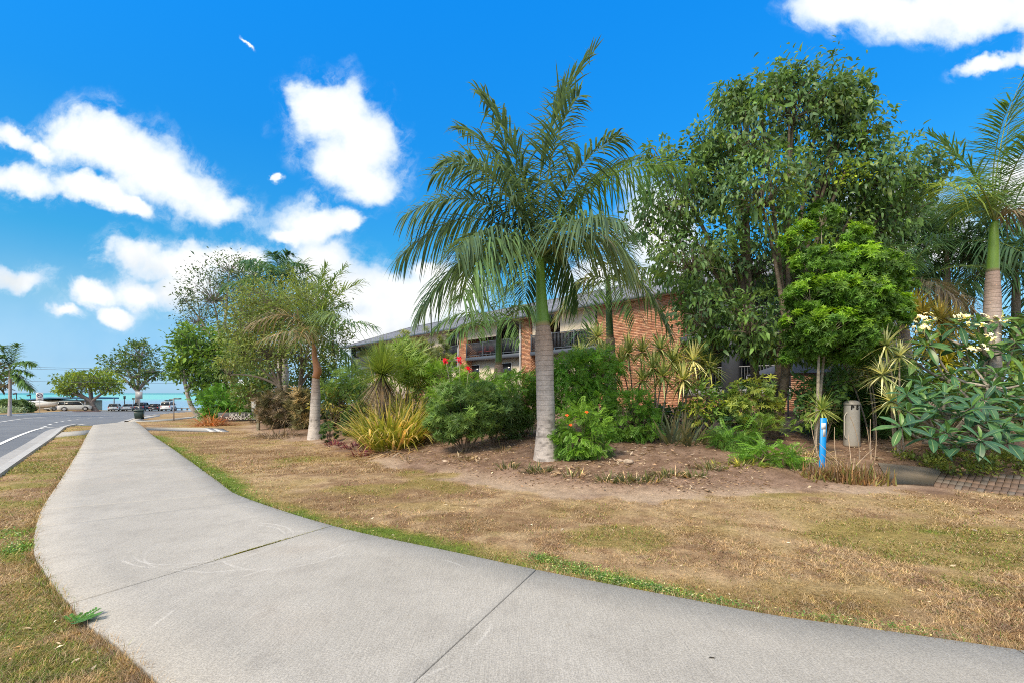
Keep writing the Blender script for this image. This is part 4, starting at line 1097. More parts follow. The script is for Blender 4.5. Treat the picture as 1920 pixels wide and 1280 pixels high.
# ================================================================== the two-storey brick building
C0 = np.array([8.34, 23.46]); UX = np.array([.67, -.742]); UN = np.array([.742, .67])     # local x runs to the right along the front, y into the building
BR = math.atan2(UX[1], UX[0])
bld = thing('apartment_building', 'long two-storey orange brick building with grey tiled roof and upstairs balconies behind the garden', 'building', (C0[0], C0[1], 0), rz=BR)
def bobj(name, gb, mat, parent=None, **kw):
    return obj(name, gb, mat, parent or bld, local=True, **kw)
Z_G, Z_F, Z_S, Z_E = 1.55, 4.16, 3.92, 6.40      # lower floor, balcony floor, slab underside, eave
CREAM = (.62, .56, .46); CHAR = (.055, .065, .085); PALE = (.66, .62, .54); STEEL = (.075, .095, .13)
BL = -38.0                                     # far left end
BRICKC = [(.45, .225, .135), (.50, .27, .165), (.40, .19, .115), (.54, .32, .21), (.45, .25, .17), (.34, .165, .11)]
brick_meshes = []
def brick_proto():
    for c in BRICKC:
        for k in range(2):
            g = GB(); cbox(g, -.114, .114, -.012, .03, -.0365, .0365, .004, np.asarray(c) * (.9 + .2 * k)); m = g.mesh('brick'); m.materials.append(M_BRICK); brick_meshes.append(m)
brick_proto()
def brick_face(x0, x1, z0, z1, yf, parent, axis='x', single=None, seed=1):
    """running-bond bricks standing 1 cm proud of the mortar on a wall face; `single` = test for bricks made one by one"""
    r = np.random.default_rng(seed); bw, bh = .240, .086
    joined = GB(); cnt = 0
    nrow = int((z1 - z0) / bh)
    for j in range(nrow):
        z = z0 + (j + .5) * bh; x = x0 + (bw / 2 if j % 2 else 0)
        xs = x0
        while xs < x1 - .02:
            e = min(x1, (x if xs == x0 and j % 2 else xs + bw))
            w = e - xs - .010; xm = (xs + e) / 2
            if w > .03:
                if single and single(xm, z) and w > .2 and cnt < 300:
                    o = bpy.data.objects.new('brick', brick_meshes[r.integers(len(brick_meshes))]); col.objects.link(o); o.parent = parent
                    o.location = (xm, yf + r.uniform(-.003, .003), z) if axis == 'x' else (yf, xm, z)
                    if axis == 'y': o.rotation_euler = (0, 0, math.pi / 2)
                    cnt += 1
                else:
                    c = np.asarray(BRICKC[r.integers(6)]) * r.uniform(.85, 1.15); d = r.uniform(-.003, .003)
                    if axis == 'x': box(joined, xm - w / 2, xm + w / 2, yf - .012 + d, yf + .02, z - .038, z + .038, c)
                    elif axis == 'y': box(joined, yf - .02, yf + .012 + d, xm - w / 2, xm + w / 2, z - .038, z + .038, c)
            xs = e
    if joined.n: bobj('brickwork', joined, M_BRICK, parent, kind='stuff')
MORT = (.40, .30, .22)
# ---- the wide brick end wall (x -5..0)
g = GB(); box(g, -5.0, 0, -.25, 8.6, .4, Z_E + .02, MORT); ew = bobj('end_wall', g, M_BRICK)
brick_face(-5.0, 0.0, .45, Z_E, -.262, ew, 'x', single=lambda x, z: x > -2.6 and 4.15 < z < 6.35, seed=3)
brick_face(-.25, 2.0, .45, Z_E, .0, ew, 'y', seed=4)
# ---- lower storey
g = GB(); box(g, BL, -5.0, .45, 8.6, .3, Z_S - .004, CREAM); bobj('lower_wall', g, M_PAINTC)
for xa in np.arange(BL + 2, -7, 3.6):
    g = GB(); box(g, xa, xa + 1.5, .40, .46, Z_G + .9, Z_G + 2.1, (.7, .7, .68)); wf = bobj('window', g, M_PAINTC)
    g = GB(); box(g, xa + .06, xa + 1.44, .385, .398, Z_G + .96, Z_G + 2.04); bobj('pane', g, M_GLASS, wf)
# ---- upper storey: piers, slabs, back walls, doors, rails, blinds
PIERS = [-10.9, -17.9, -24.9, -31.9]
for x in PIERS:
    g = GB(); box(g, x - .42, x + .42, -.15, 2.1, .6, Z_E, MORT); pr = bobj('pier', g, M_BRICK)
    brick_face(x - .42, x + .42, 1.2, Z_E, -.162, pr, 'x', seed=int(-x)); brick_face(-.15, 2.1, 1.2, Z_E, x + .42, pr, 'y', seed=int(-x) + 50)
    g = GB(); tube(g, [[x - .52, -.2, .8], [x - .52, -.2, Z_E - .05]], .045, 8, (.55, .57, .60)); bobj('downpipe', g, M_METAL, smooth=True)
edges = [-5.0] + PIERS + [BL]
for k in range(5):
    xr = edges[k] - (.44 if k else 0); xl = edges[k + 1] + (.44 if k < 4 else 0)
    g = GB(); cbox(g, xl, xr, -.22, 2.4, Z_S, Z_F, .012, STEEL); sl = bobj('balcony_floor', g, M_METAL)
    g = GB(); box(g, xl, xr, 2.1, 2.35, Z_F + .002, Z_E - .02, (.50, .48, .42) if k != 1 else (.46, .47, .42)); bobj('back_wall', g, M_PAINTC)
    # sliding doors: dark opening with frame and panes
    for (da, db) in [(.12, .46), (.60, .88)]:
        a, b_ = lerp(xl, xr, da), lerp(xl, xr, db)
        g = GB(); box(g, a, b_, 2.04, 2.095, Z_F + .004, Z_F + 2.06, (.70, .70, .70) if k in (0, 1) else (.12, .13, .15)); fr = bobj('sliding_door', g, M_METAL)
        for q in range(2):
            g = GB(); w = (b_ - a) / 2; box(g, a + q * w + .05, a + (q + 1) * w - .04, 2.022 - q * .01, 2.036 - q * .01, Z_F + .08, Z_F + 2.0); bobj('pane', g, M_GLASS, fr)
        if k in (0, 1):
            g = GB(); nn = 9
            for s_ in range(nn): box(g, a + .06 + s_ * .09, a + .13 + s_ * .09, 1.99, 2.005, Z_F + .1, Z_F + 1.98, (.75, .74, .70))
            bobj('curtain', g, M_PAINTC, fr)
    # railing
    rl = GB(); cbox(rl, xl, xr, -.17, -.11, Z_F + .98, Z_F + 1.03, .006, STEEL); cbox(rl, xl, xr, -.16, -.12, Z_F + .10, Z_F + .14, .005, STEEL)
    ro = bobj('railing', rl, M_METAL)
    npst = max(3, int((xr - xl) / 1.75) + 1)
    for q in range(npst):
        xp = lerp(xl + .04, xr - .04, q / (npst - 1)); g = GB(); cbox(g, xp - .035, xp + .035, -.178, -.102, Z_F, Z_F + 1.08, .006, STEEL); bobj('post', g, M_METAL, ro)
    g = GB()
    for xb in np.arange(xl + .12, xr - .06, .115): box(g, xb - .009, xb + .009, -.15, -.13, Z_F + .14, Z_F + .98, STEEL)
    bobj('balusters', g, M_METAL, ro, kind='stuff')
    # drop blinds
    spans = {0: [(-8.0, -5.3, 1.28), (-10.4, -8.9, 1.36)], 1: [(-17.4, -13.7, .92)], 2: [(-24.3, -20.2, 1.2)], 3: [(-30.5, -27.0, .9)], 4: []}[k]
    for (a, b_, dp) in spans:
        g = GB(); nn = 16
        xs = np.linspace(a, b_, nn); V = []
        for i_, xx in enumerate(xs):
            wv = .012 * math.sin(i_ * 1.9)
            V += [[xx, -.06 + wv, Z_E - .02], [xx, -.05 + wv * 2, Z_E - dp]]
        V2 = [[v[0], v[1] + .006, v[2]] for v in V]
        q = [[2 * i_, 2 * i_ + 1, 2 * i_ + 3, 2 * i_ + 2] for i_ in range(nn - 1)]
        g.add(V + V2, np.array(q + [[c + 2 * nn for c in f[::-1]] for f in q]), CREAM)
        tube(g, [[a, -.05, Z_E - dp], [b_, -.05, Z_E - dp]], .022, 6, (.5, .46, .4)); bobj('blind', g, M_PAINTC, label='cream drop blind')
# dark enclosed glazing of the third bay and the glazed far corner
g = GB(); box(g, -24.3, -18.5, -.03, .0, Z_F + 1.05, Z_E - .03); bobj('dark_screen', g, M_GLASS)
g = GB(); box(g, BL + .1, BL + 1.9, -.03, .0, Z_F + 1.05, Z_E - .03); bobj('corner_glazing', g, M_GLASS)
g = GB(); box(g, BL - .02, BL + .12, -.2, .0, .8, Z_E, STEEL); bobj('corner_post', g, M_METAL)
g = GB(); box(g, BL, BL + .2, .0, 8.6, Z_F, Z_E - .02, (.55, .53, .48)); bobj('side_wall', g, M_PAINTC)
# outdoor table and red chairs on the balcony of the second bay
def patio_chair(x, y, lab):
    t = thing('patio_chair', lab, 'chair', (*(C0 + UX * x + UN * y), Z_F), 'red chairs on the balcony', BR + random.uniform(-.4, .4))
    g = GB(); cbox(g, -.22, .22, -.22, .22, .42, .46, .008, (.45, .07, .05)); obj('seat', g, M_PAINTC, t, local=True)
    g = GB(); cbox(g, -.22, .22, .19, .23, .46, .9, .008, (.45, .07, .05)); obj('backrest', g, M_PAINTC, t, local=True)
    for sx in (-.19, .19):
        for sy in (-.19, .19):
            g = GB(); tube(g, [[sx, sy, 0], [sx, sy, .43]], .015, 6, (.3, .3, .3)); obj('leg', g, M_METAL, t, local=True)
patio_chair(-16.6, .7, 'red patio chair beside the brick pier, behind the rail below the widest blind')
patio_chair(-15.9, .9, 'second red patio chair from the brick pier, below the widest blind')

# ---- roof: tiles laid in courses on the front slope and the left hip
RX0, RX1, EY, RY, RZ = BL - .7, 7.0, -.75, 4.3, 8.35
g = GB()
ridgeL = BL + 4.4
th = .10
g.add([[RX0, EY, Z_E + .02], [RX1, EY, Z_E + .02], [RX1, RY, RZ - .02], [ridgeL, RY, RZ - .02], [RX0, 9.4, Z_E + .02], [RX1, 9.4, Z_E + .02],
       [RX0, EY, Z_E - .08], [RX1, EY, Z_E - .08], [RX1, 9.4, Z_E - .08], [RX0, 9.4, Z_E - .08]],
      [np.array([[0, 1, 2, 3], [3, 2, 5, 4], [6, 9, 8, 7], [0, 6, 7, 1], [1, 7, 8, 5], [5, 8, 9, 4], [4, 9, 6, 0]]), np.array([[0, 3, 4], [1, 5, 2]])], (.14, .15, .175))
rf = bobj('roof', g, M_TILE)
g = GB(); r_ = np.random.default_rng(5); nrow = 16
sl_len = math.hypot(RY - EY, RZ - Z_E); sv = np.array([(RY - EY), (RZ - Z_E)]) / sl_len; nv = np.array([-sv[1], sv[0]])
for j in range(nrow):
    d0, d1 = j * sl_len / nrow, (j + 1) * sl_len / nrow + .05
    xl = RX0 + (ridgeL - RX0) * (j + .6) / nrow
    nx = int((RX1 - xl) / .30)
    for i in range(nx):
        xa = xl + i * .30; xb = xa + .288; c = np.array([.185, .205, .265]) * r_.uniform(.78, 1.2)
        def pt(x, d, h): return [x, EY + sv[0] * d + nv[0] * h, Z_E + .02 + sv[1] * d + nv[1] * h]
        g.add([pt(xa, d0, .045), pt(xb, d0, .045), pt(xb, d1, .012), pt(xa, d1, .012), pt(xa, d0, .0), pt(xb, d0, .0)], np.array([[0, 1, 2, 3], [4, 5, 1, 0]]), c)
for j in range(nrow):
    f0_, f1_ = j / nrow, (j + 1.15) / nrow
    ya, yb = lerp(EY, RY, (j + .6) / nrow), lerp(9.4, RY, (j + .6) / nrow)
    xa, xb = lerp(RX0, ridgeL, f0_), lerp(RX0, ridgeL, min(1, f1_)); za, zb = lerp(Z_E + .02, RZ, f0_), lerp(Z_E + .02, RZ, min(1, f1_))
    for i in range(max(1, int((yb - ya) / .3))):
        y0_ = ya + i * .3; c = np.array([.17, .19, .245]) * r_.uniform(.8, 1.2)
        g.add([[xa - .02, y0_ + .288, za + .045], [xa - .02, y0_, za + .045], [xb, y0_, zb + .012], [xb, y0_ + .288, zb + .012], [xa - .02, y0_ + .288, za], [xa - .02, y0_, za]], np.array([[0, 1, 2, 3], [4, 5, 1, 0]]), c)
bobj('roof_tiles', g, M_TILE, rf, kind='stuff')
g = GB(); tube(g, [[ridgeL, RY, RZ + .03], [RX1, RY, RZ + .03]], .09, 8, (.15, .16, .19)); tube(g, [[RX0, EY, Z_E + .06], [ridgeL, RY, RZ + .03]], .08, 8, (.15, .16, .19)); bobj('ridge_cap', g, M_TILE, rf, smooth=True)
g = GB(); cbox(g, RX0, RX1, EY - .13, EY - .002, Z_E - .13, Z_E + .01, .02, STEEL); bobj('gutter', g, M_METAL, rf)
g = GB(); box(g, RX0, RX1, EY, -.27, Z_E - .105, Z_E - .085, (.5, .48, .44)); bobj('soffit', g, M_PAINTC, rf)

# ---- right wing (set back, charcoal frame)
g = GB(); box(g, .02, 7.0, 2.2, 8.6, .5, Z_E, (.16, .17, .19)); bobj('wing_wall', g, M_PAINTC)
g = GB(); box(g, .3, 2.9, 2.13, 2.19, Z_G + .1, Z_G + 2.1); bobj('wing_window', g, M_GLASS)
g = GB(); box(g, 3.6, 6.4, 2.13, 2.19, Z_F + .1, Z_F + 1.9); bobj('wing_window', g, M_GLASS)
g = GB(); box(g, 2.05, 2.75, -.30, .30, .5, Z_E - .02, CHAR); bobj('column', g, M_PAINTC, label='charcoal painted column')
g = GB(); box(g, .02, 7.0, -.25, 2.19, Z_S - .05, Z_F + .02, (.075, .085, .105)); bobj('balcony_floor', g, M_PAINTC)
g = GB(); box(g, .02, 7.0, -.10, 2.19, Z_G - .2, Z_G + .12, (.30, .31, .33)); bobj('balcony_floor', g, M_PAINTC)
for z in (Z_G + .12, Z_F + .02):
    g = GB(); tube(g, [[.05, -.08, z + 1.0], [7, -.08, z + 1.0]], .03, 6, (.20, .21, .23)); tube(g, [[.05, -.08, z + .1], [7, -.08, z + .1]], .02, 6, (.20, .21, .23)); ro = bobj('railing', g, M_METAL)
    g = GB()
    for xb in np.arange(.12, 7.0, .13): box(g, xb - .009, xb + .009, -.09, -.07, z + .1, z + 1.0, (.08, .09, .11))
    bobj('balusters', g, M_METAL, ro, kind='stuff')
g = GB(); box(g, 4.9, 5.6, -.3, .3, .3, Z_G - .204 + 1.9, MORT); pl = bobj('brick_pillar', g, M_BRICK)
brick_face(4.9, 5.6, .5, Z_G + 1.6, -.312, pl, 'x', seed=9); brick_face(-.3, .3, .5, Z_G + 1.6, 5.6, pl, 'y', seed=19)
g = GB(); box(g, .02, 7.0, .02, .2, .3, Z_G - .204, MORT); pb = bobj('base_wall', g, M_BRICK); brick_face(.02, 4.88, .6, Z_G - .22, .008, pb, 'x', seed=12); brick_face(5.62, 7.0, .6, Z_G - .22, .008, pb, 'x', seed=13)

# ---- small dark pavilion canopy at the foot of the wing
tp = P(1506, 668, 17.0); kx = 17.0 / F_PX
can = thing('shade_canopy', 'dark grey fabric shade canopy with a low peak beneath the bright green tree', 'canopy', (tp[0], 17.0, hz(tp[0], 17)))
ez = CAM_H - (701 - HY) * kx; x0, x1 = tp[0] - 1.35, tp[0] + 1.65; y0, y1 = 15.6, 18.4
g = GB(); cx_, cy_ = tp[0], 17.0
V = [[x0, y0, ez], [x1, y0, ez], [x1, y1, ez], [x0, y1, ez], [cx_, cy_, tp[2] + .05]]
for a_, b_ in ((0, 1), (1, 2), (2, 3), (3, 0)):
    A, B, T_ = np.array(V[a_]), np.array(V[b_]), np.array(V[4]); n = 8
    rows = []
    for i in range(n + 1):
        t = i / n; l = A + (T_ - A) * t; r2 = B + (T_ - B) * t; sag = -.10 * math.sin(t * math.pi)
        rows.append([l + (r2 - l) * s + np.array([0, 0, sag * math.sin(s * math.pi)]) for s in np.linspace(0, 1, 7)])
    W_ = np.array(rows).reshape(-1, 3); i = (np.arange(n)[:, None] * 7 + np.arange(6)[None]).ravel()
    g.add(W_, np.stack([i, i + 1, i + 8, i + 7], 1), (.105, .115, .145))
obj('canopy_fabric', g, M_PAINTC, can, smooth=False)
for (xx, yy) in ((x0 + .03, y0 + .03), (x1 - .03, y0 + .03), (x1 - .03, y1 - .03), (x0 + .03, y1 - .03)):
    g = GB(); tube(g, [[xx, yy, hz(xx, yy) - .1], [xx, yy, ez]], .03, 8, (.2, .2, .22)); obj('pole', g, M_METAL, can, smooth=True)

# ================================================================== trees
G_DARK = (.050, .095, .030); G_MID = (.070, .130, .035); G_OLIVE = (.135, .150, .045); G_LIME = (.20, .34, .02); G_BLUE = (.060, .105, .058)
Y = 12.0
lob = [LB(1480, 195, Y, 95, 75), LB(1395, 255, Y - .3, 70, 70), LB(1570, 215, Y, 62, 62), LB(1345, 330, Y, 70, 60), LB(1275, 375, Y + .3, 75, 85), LB(1430, 350, Y - .8, 95, 85, .9), LB(1545, 330, Y + .5, 95, 90),
       LB(1640, 320, Y + .2, 85, 60), LB(1725, 320, Y + .4, 55, 42), LB(1300, 480, Y - .2, 90, 80), LB(1210, 400, Y + .5, 42, 55, None, .6), LB(1410, 480, Y + .4, 95, 85), LB(1315, 585, Y - .4, 60, 60), LB(1405, 600, Y - .9, 62, 55),
       LB(1440, 650, Y - .6, 55, 42), LB(1340, 640, Y - .1, 48, 35), LB(1560, 450, Y + .8, 85, 75), LB(1640, 410, Y + .6, 70, 55), LB(1700, 380, Y + .6, 60, 40, None, .6), LB(1240, 290, Y + .3, 40, 28, None, .7), LB(1480, 165, Y, 50, 30, None, .9), LB(1378, 200, Y, 46, 42), LB(1590, 190, Y, 46, 38), LB(1425, 180, Y - .2, 45, 34, None, .7), LB(1540, 178, Y, 46, 34, None, .7), LB(1358, 182, Y, 32, 30, None, .9), LB(1602, 180, Y, 38, 30, None, .9), LB(1490, 146, Y, 30, 20, None, .8), LB(1620, 235, Y - .2, 45, 40), LB(1330, 270, Y, 50, 40), LB(1500, 640, Y + .5, 60, 46), LB(1590, 640, Y + .9, 70, 50), LB(1500, 560, Y + .6, 60, 70)]
def yellow_bits(lc, lw):
    lb2 = [LB(1490, 365, Y - 1.0, 30, 26, .3), LB(1525, 430, Y - 1.0, 28, 30, .3), LB(1600, 330, Y - .5, 28, 22, .3), LB(1480, 455, Y - 1.1, 30, 14, .3), LB(1610, 250, Y - .4, 18, 22, .2)]
    foliage(lc, None, lb2, T_SIMPLE, .10, [(.20, .27, .03), (.14, .22, .03)], per=12, dens=120, spread=.3, shell=.1)
bt = G(1482, 800); bt = GX(1445, Y)
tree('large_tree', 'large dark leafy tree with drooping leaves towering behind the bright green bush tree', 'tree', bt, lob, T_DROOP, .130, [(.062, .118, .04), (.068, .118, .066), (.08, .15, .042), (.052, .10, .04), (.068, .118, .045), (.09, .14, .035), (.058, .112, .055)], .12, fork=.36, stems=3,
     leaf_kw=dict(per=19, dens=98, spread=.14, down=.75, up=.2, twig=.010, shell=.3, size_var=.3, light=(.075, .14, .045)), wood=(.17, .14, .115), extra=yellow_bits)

Y = 10.3
lob = [LB(1530, 500, Y, 42, 32), LB(1572, 488, Y + .2, 36, 28), LB(1640, 500, Y, 48, 36), LB(1680, 525, Y, 30, 34), LB(1520, 555, Y - .3, 42, 34), LB(1565, 545, Y - .5, 34, 30), LB(1620, 560, Y - .6, 48, 36), LB(1672, 580, Y - .1, 32, 34), LB(1505, 610, Y - .2, 36, 30), LB(1556, 612, Y - .5, 46, 32), LB(1618, 620, Y - .4, 44, 30), LB(1580, 645, Y, 60, 22), LB(1520, 640, Y, 40, 24), LB(1500, 660, Y + .3, 34, 22), LB(1560, 668, Y + .3, 40, 18), LB(1620, 665, Y + .3, 36, 18), LB(1590, 560, Y + .5, 70, 70), LB(1500, 450, Y + .4, 30, 32, None, .7), LB(1540, 405, Y + .6, 30, 32, None, .6), LB(1590, 450, Y + .4, 34, 26, None, .7), LB(1640, 465, Y + .3, 28, 20, None, .6)]
bg_ = GX(1530, Y)
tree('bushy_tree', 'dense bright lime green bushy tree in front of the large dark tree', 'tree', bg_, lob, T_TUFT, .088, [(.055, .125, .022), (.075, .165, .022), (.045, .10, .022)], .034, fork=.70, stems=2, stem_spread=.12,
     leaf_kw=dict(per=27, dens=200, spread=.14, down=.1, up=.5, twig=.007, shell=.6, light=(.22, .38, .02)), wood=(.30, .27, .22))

# ---- left group
Y = 36.0
lob = [LB(400, 545, Y, 60, 45), LB(455, 530, Y, 50, 38), LB(370, 590, Y, 35, 38), LB(430, 500, Y, 42, 22), LB(350, 560, Y, 20, 16), LB(470, 580, Y, 55, 40), LB(480, 510, Y, 30, 22)]
tree('sparse_tree', 'tall open tree with sparse bluish leaves and bare branches left of the olive tree', 'tree', GX(432, Y), lob, T_SIMPLE, .19, [(.045, .075, .045), (.075, .11, .06), (.05, .085, .04)], .22, fork=.45, stems=2,
     leaf_kw=dict(per=11, dens=30, spread=.2, twig=.02, shell=.35), wood=(.30, .27, .25))
Y = 32.0
lob = [LB(372, 645, Y, 45, 36), LB(345, 665, Y, 28, 30), LB(410, 680, Y, 50, 40), LB(360, 705, Y, 38, 24), LB(340, 635, Y, 20, 12), LB(335, 690, Y, 18, 18), LB(400, 730, Y, 40, 15), LB(440, 660, Y, 40, 45)]
tree('dark_tree', 'dense dark green tree with two pale leaning trunks beside the sea view', 'tree', GX(378, Y), lob, T_LEAF, .26, [(.045, .095, .032), (.06, .12, .03), (.095, .16, .03)], .15, fork=.45, stems=2, stem_spread=.5,
     leaf_kw=dict(per=12, dens=55, spread=.18, twig=.02, shell=.4, light=(.12, .20, .03)), wood=(.40, .37, .36))
Y = 21.0
lob = [LB(520, 560, Y, 70, 40), LB(470, 600, Y, 50, 45), LB(560, 590, Y, 60, 48), LB(455, 650, Y, 36, 45), LB(510, 650, Y, 60, 50), LB(600, 560, Y, 42, 40), LB(570, 660, Y, 50, 40), LB(430, 690, Y, 25, 28), LB(625, 640, Y + 1, 35, 50)]
tree('olive_tree', 'broad olive yellow tree with several dark stems behind the brown shafted palm', 'tree', GX(545, Y), lob, T_SIMPLE, .125, [(.095, .145, .042), (.125, .165, .05), (.08, .13, .04), (.11, .13, .05)], .12, fork=.42, stems=3,
     leaf_kw=dict(per=16, dens=88, spread=.18, twig=.012, shell=.35, light=(.19, .21, .05)), wood=(.20, .17, .14))
tree('round_tree', 'rounded mid green tree behind the olive tree, right of the tall open tree', 'tree', GX(470, 29.0), [LB(455, 620, 29, 44, 40), LB(500, 590, 29, 44, 36), LB(470, 665, 29, 44, 36), LB(540, 640, 29.5, 44, 40), LB(590, 610, 29.5, 40, 38)], T_LEAF, .19, [(.06, .105, .035), (.08, .13, .04), (.09, .12, .04)], .14, fork=.4, leaf_kw=dict(per=12, dens=48, twig=.015, spread=.18))
Y = 30.0
lob = [LB(630, 680, Y, 28, 40), LB(655, 700, Y, 26, 26), LB(610, 720, Y, 30, 26), LB(480, 720, Y, 30, 30), LB(450, 700, Y, 26, 26)]
tree('green_tree', 'low green tree in the gap between the brown shafted palm and the building', 'tree', GX(620, Y), lob[:3], T_LEAF, .2, [(.06, .13, .05), (.09, .16, .04)], .09, leaf_kw=dict(per=10, dens=40, twig=.015))
tree('green_tree', 'dark green tree behind the meter post with thin pale trunk', 'tree', GX(505, 25.0), [LB(480, 720, 25, 30, 34), LB(515, 740, 25, 26, 40), LB(490, 765, 25, 30, 22)], T_LEAF, .16, [(.04, .09, .03), (.06, .12, .03)], .07, leaf_kw=dict(per=12, dens=60, twig=.015), wood=(.45, .42, .38))

# ---- by the sea
Y = 96.0
lob = [LB(170, 715, Y, 55, 17), LB(135, 725, Y, 28, 14), LB(205, 725, Y, 26, 14), LB(170, 704, Y, 35, 9), LB(115, 728, Y, 12, 7), LB(120, 735, Y, 16, 6)]
tree('spreading_tree', 'low spreading umbrella shaped tree beside the silver wagon on the foreshore', 'tree', GX(178, Y), lob, T_SIMPLE, .55, [(.085, .14, .03), (.12, .17, .02), (.055, .10, .03)], .50, fork=.35, stems=1,
     leaf_kw=dict(per=10, dens=11, spread=.15, twig=.05, shell=.35, light=(.15, .20, .02)), wood=(.22, .19, .19))
Y = 106.0
lob = [LB(262, 660, Y, 35, 20), LB(230, 676, Y, 34, 15), LB(285, 690, Y, 24, 18), LB(215, 690, Y, 22, 10), LB(255, 700, Y, 34, 18), LB(270, 645, Y, 14, 9), LB(295, 700, Y, 12, 8), LB(243, 718, Y, 10, 8), LB(266, 722, Y, 9, 6)]
tree('shore_tree', 'tall open crowned tree with pale grey trunk standing behind the parked cars', 'tree', GX(258, Y), lob, T_SIMPLE, .62, [(.055, .10, .035), (.08, .12, .035), (.045, .085, .03)], .50, fork=.45, stems=1,
     leaf_kw=dict(per=9, dens=7, spread=.15, twig=.05, shell=.35), wood=(.30, .27, .28))
tree('shadow_tree', 'dark brown leafed tree behind the coconut palm, cut by the left picture edge', 'tree', GX(-12, 46), [LB(0, 715, 46, 20, 24), LB(-25, 700, 46, 26, 32)], T_LEAF, .35, [(.085, .065, .045), (.06, .07, .035)], .2, leaf_kw=dict(per=10, dens=22, twig=.03))

# ---- behind / around the building
Y = 17.5
lob = [LB(775, 655, Y, 22, 28), LB(800, 635, Y, 13, 28), LB(832, 650, Y, 12, 26), LB(815, 665, Y, 34, 18), LB(760, 640, Y + 1, 18, 18)]
tree('grey_green_tree', 'pale olive tree with upright cone shaped tops against the dark balcony', 'tree', GX(800, Y), lob, T_NTUFT, .14, [(.16, .19, .08), (.12, .16, .07), (.20, .23, .09)], .05, leaf_kw=dict(per=11, dens=100, spread=.16, down=0, up=.6, twig=.009), wood=(.3, .26, .2))

# ================================================================== shrubs of the garden bed
def at(px, py): return G(px, py)
b = at(872, 846); Y = b[1]
shrub('round_shrub', 'large rounded fine leaved green shrub on short bare stems beside the yellow strap plants', 'shrub', b, [LB(868, 768, Y, 62, 52), LB(838, 792, Y - .1, 40, 32), LB(900, 766, Y + .2, 46, 46)], T_NTUFT, .125, [(.072, .135, .040), (.115, .195, .055), (.062, .12, .040)], .022, 9,
      leaf_kw=dict(per=15, dens=230, spread=.09, down=.05, up=.35, shell=.72, twig=.005, light=(.12, .20, .05)))
b = at(925, 830); Y = b[1]
shrub('round_shrub', 'darker half of the rounded shrub mass with brown twigs showing, nearer the tall palm', 'shrub', b, [LB(930, 770, Y, 48, 50), LB(955, 785, Y + .4, 36, 42)], T_NTUFT, .12, [(.055, .10, .034), (.075, .125, .04)], .02, 8,
      leaf_kw=dict(per=12, dens=140, spread=.13, down=.05, up=.3, shell=.5, twig=.006))
b = GX(880, 13.6); Y = 13.6
shrub('feathery_shrub', 'light green feathery shrub behind the rounded shrub, spreading below the balcony', 'shrub', b, [LB(835, 708, Y, 44, 22), LB(900, 722, Y, 55, 20), LB(960, 725, Y, 48, 20), LB(870, 738, Y - .2, 60, 26)], T_FERN, .24, [(.085, .17, .03), (.11, .21, .03)], .02, 10,
      leaf_kw=dict(per=8, dens=120, spread=.13, down=.1, up=.2, shell=.5, twig=.007, light=(.14, .24, .03)))
b = GX(985, 12.4); Y = 12.4
shrub('green_shrub', 'dense mid green shrub directly behind the tall palm trunk on its left', 'shrub', b, [LB(972, 745, Y, 42, 46), LB(1000, 752, Y, 38, 50), LB(960, 775, Y - .2, 36, 30)], T_PINN, .14, [(.07, .15, .03), (.095, .19, .03), (.055, .12, .026)], .018, 8,
      leaf_kw=dict(per=11, dens=210, spread=.10, down=.3, up=.1, shell=.5, twig=.006, light=(.11, .20, .03)))
b = GX(1100, 11.6); Y = 11.6
shrub('green_shrub', 'tall bright green shrub right of the tall palm trunk, below the pale dracaena heads', 'shrub', b, [LB(1085, 700, Y, 55, 42), LB(1130, 690, Y, 38, 36), LB(1070, 740, Y, 40, 40), LB(1115, 750, Y, 44, 44), LB(1060, 690, Y, 28, 26)], T_PINN, .14, [(.105, .225, .036), (.14, .27, .04), (.085, .18, .033)], .02, 10,
      leaf_kw=dict(per=11, dens=220, spread=.10, down=.3, up=.1, shell=.5, twig=.006, light=(.12, .22, .03)))
b = at(1092, 857); Y = b[1]
shrub('green_shrub', 'low rounded shrub touching the right side of the tall palm trunk with tiny orange flowers', 'shrub', b, [LB(1092, 806, Y, 52, 50), LB(1072, 835, Y, 34, 26), LB(1118, 830, Y, 32, 30)], T_PINN, .115, [(.08, .175, .03), (.105, .215, .03), (.055, .13, .026)], .015, 9,
      leaf_kw=dict(per=11, dens=330, spread=.09, down=.35, up=.1, shell=.6, twig=.004, light=(.13, .24, .03)),
      extra=lambda lc, lw: scatter(lc, t_tuft(5, .6, .5), np.array([P(1063, 778, Y - .42), P(1070, 796, Y - .45), P(1100, 772, Y - .4)]), frames(np.array([[0, -1, .6]] * 3)), .045, np.array([[.7, .10, .03]] * 3)))
b = at(1185, 826); Y = b[1]
shrub('green_shrub', 'rounded darker green shrub right of the low one, under the dracaenas', 'shrub', b, [LB(1185, 776, Y, 46, 46), LB(1162, 800, Y, 32, 28), LB(1208, 795, Y, 26, 32)], T_PINN, .115, [(.08, .175, .03), (.105, .215, .033), (.06, .14, .027)], .015, 8,
      leaf_kw=dict(per=11, dens=320, spread=.09, down=.35, up=.1, shell=.6, twig=.004, light=(.10, .21, .028)))
# clipped hedges on the left
for (px, py, rx, ry, lab) in [(617, 829, 15, 20, 'small clipped ball shrub right beside the brown shafted palm'), (655, 816, 20, 22, 'clipped dark green ball shrub between the small ball and the yellow plants'), (628, 796, 24, 22, 'clipped dark green cube like shrub behind the small ball shrub')]:
    b = at(px, py); Y = b[1]
    shrub('clipped_shrub', lab, 'shrub', b, [LB(px, py - ry, Y, rx, ry)], T_TUFT, .06, [(.045, .088, .032), (.06, .11, .036)], .015, 5, leaf_kw=dict(per=16, dens=520, spread=.07, down=0, up=.15, shell=.88, twig=.004))
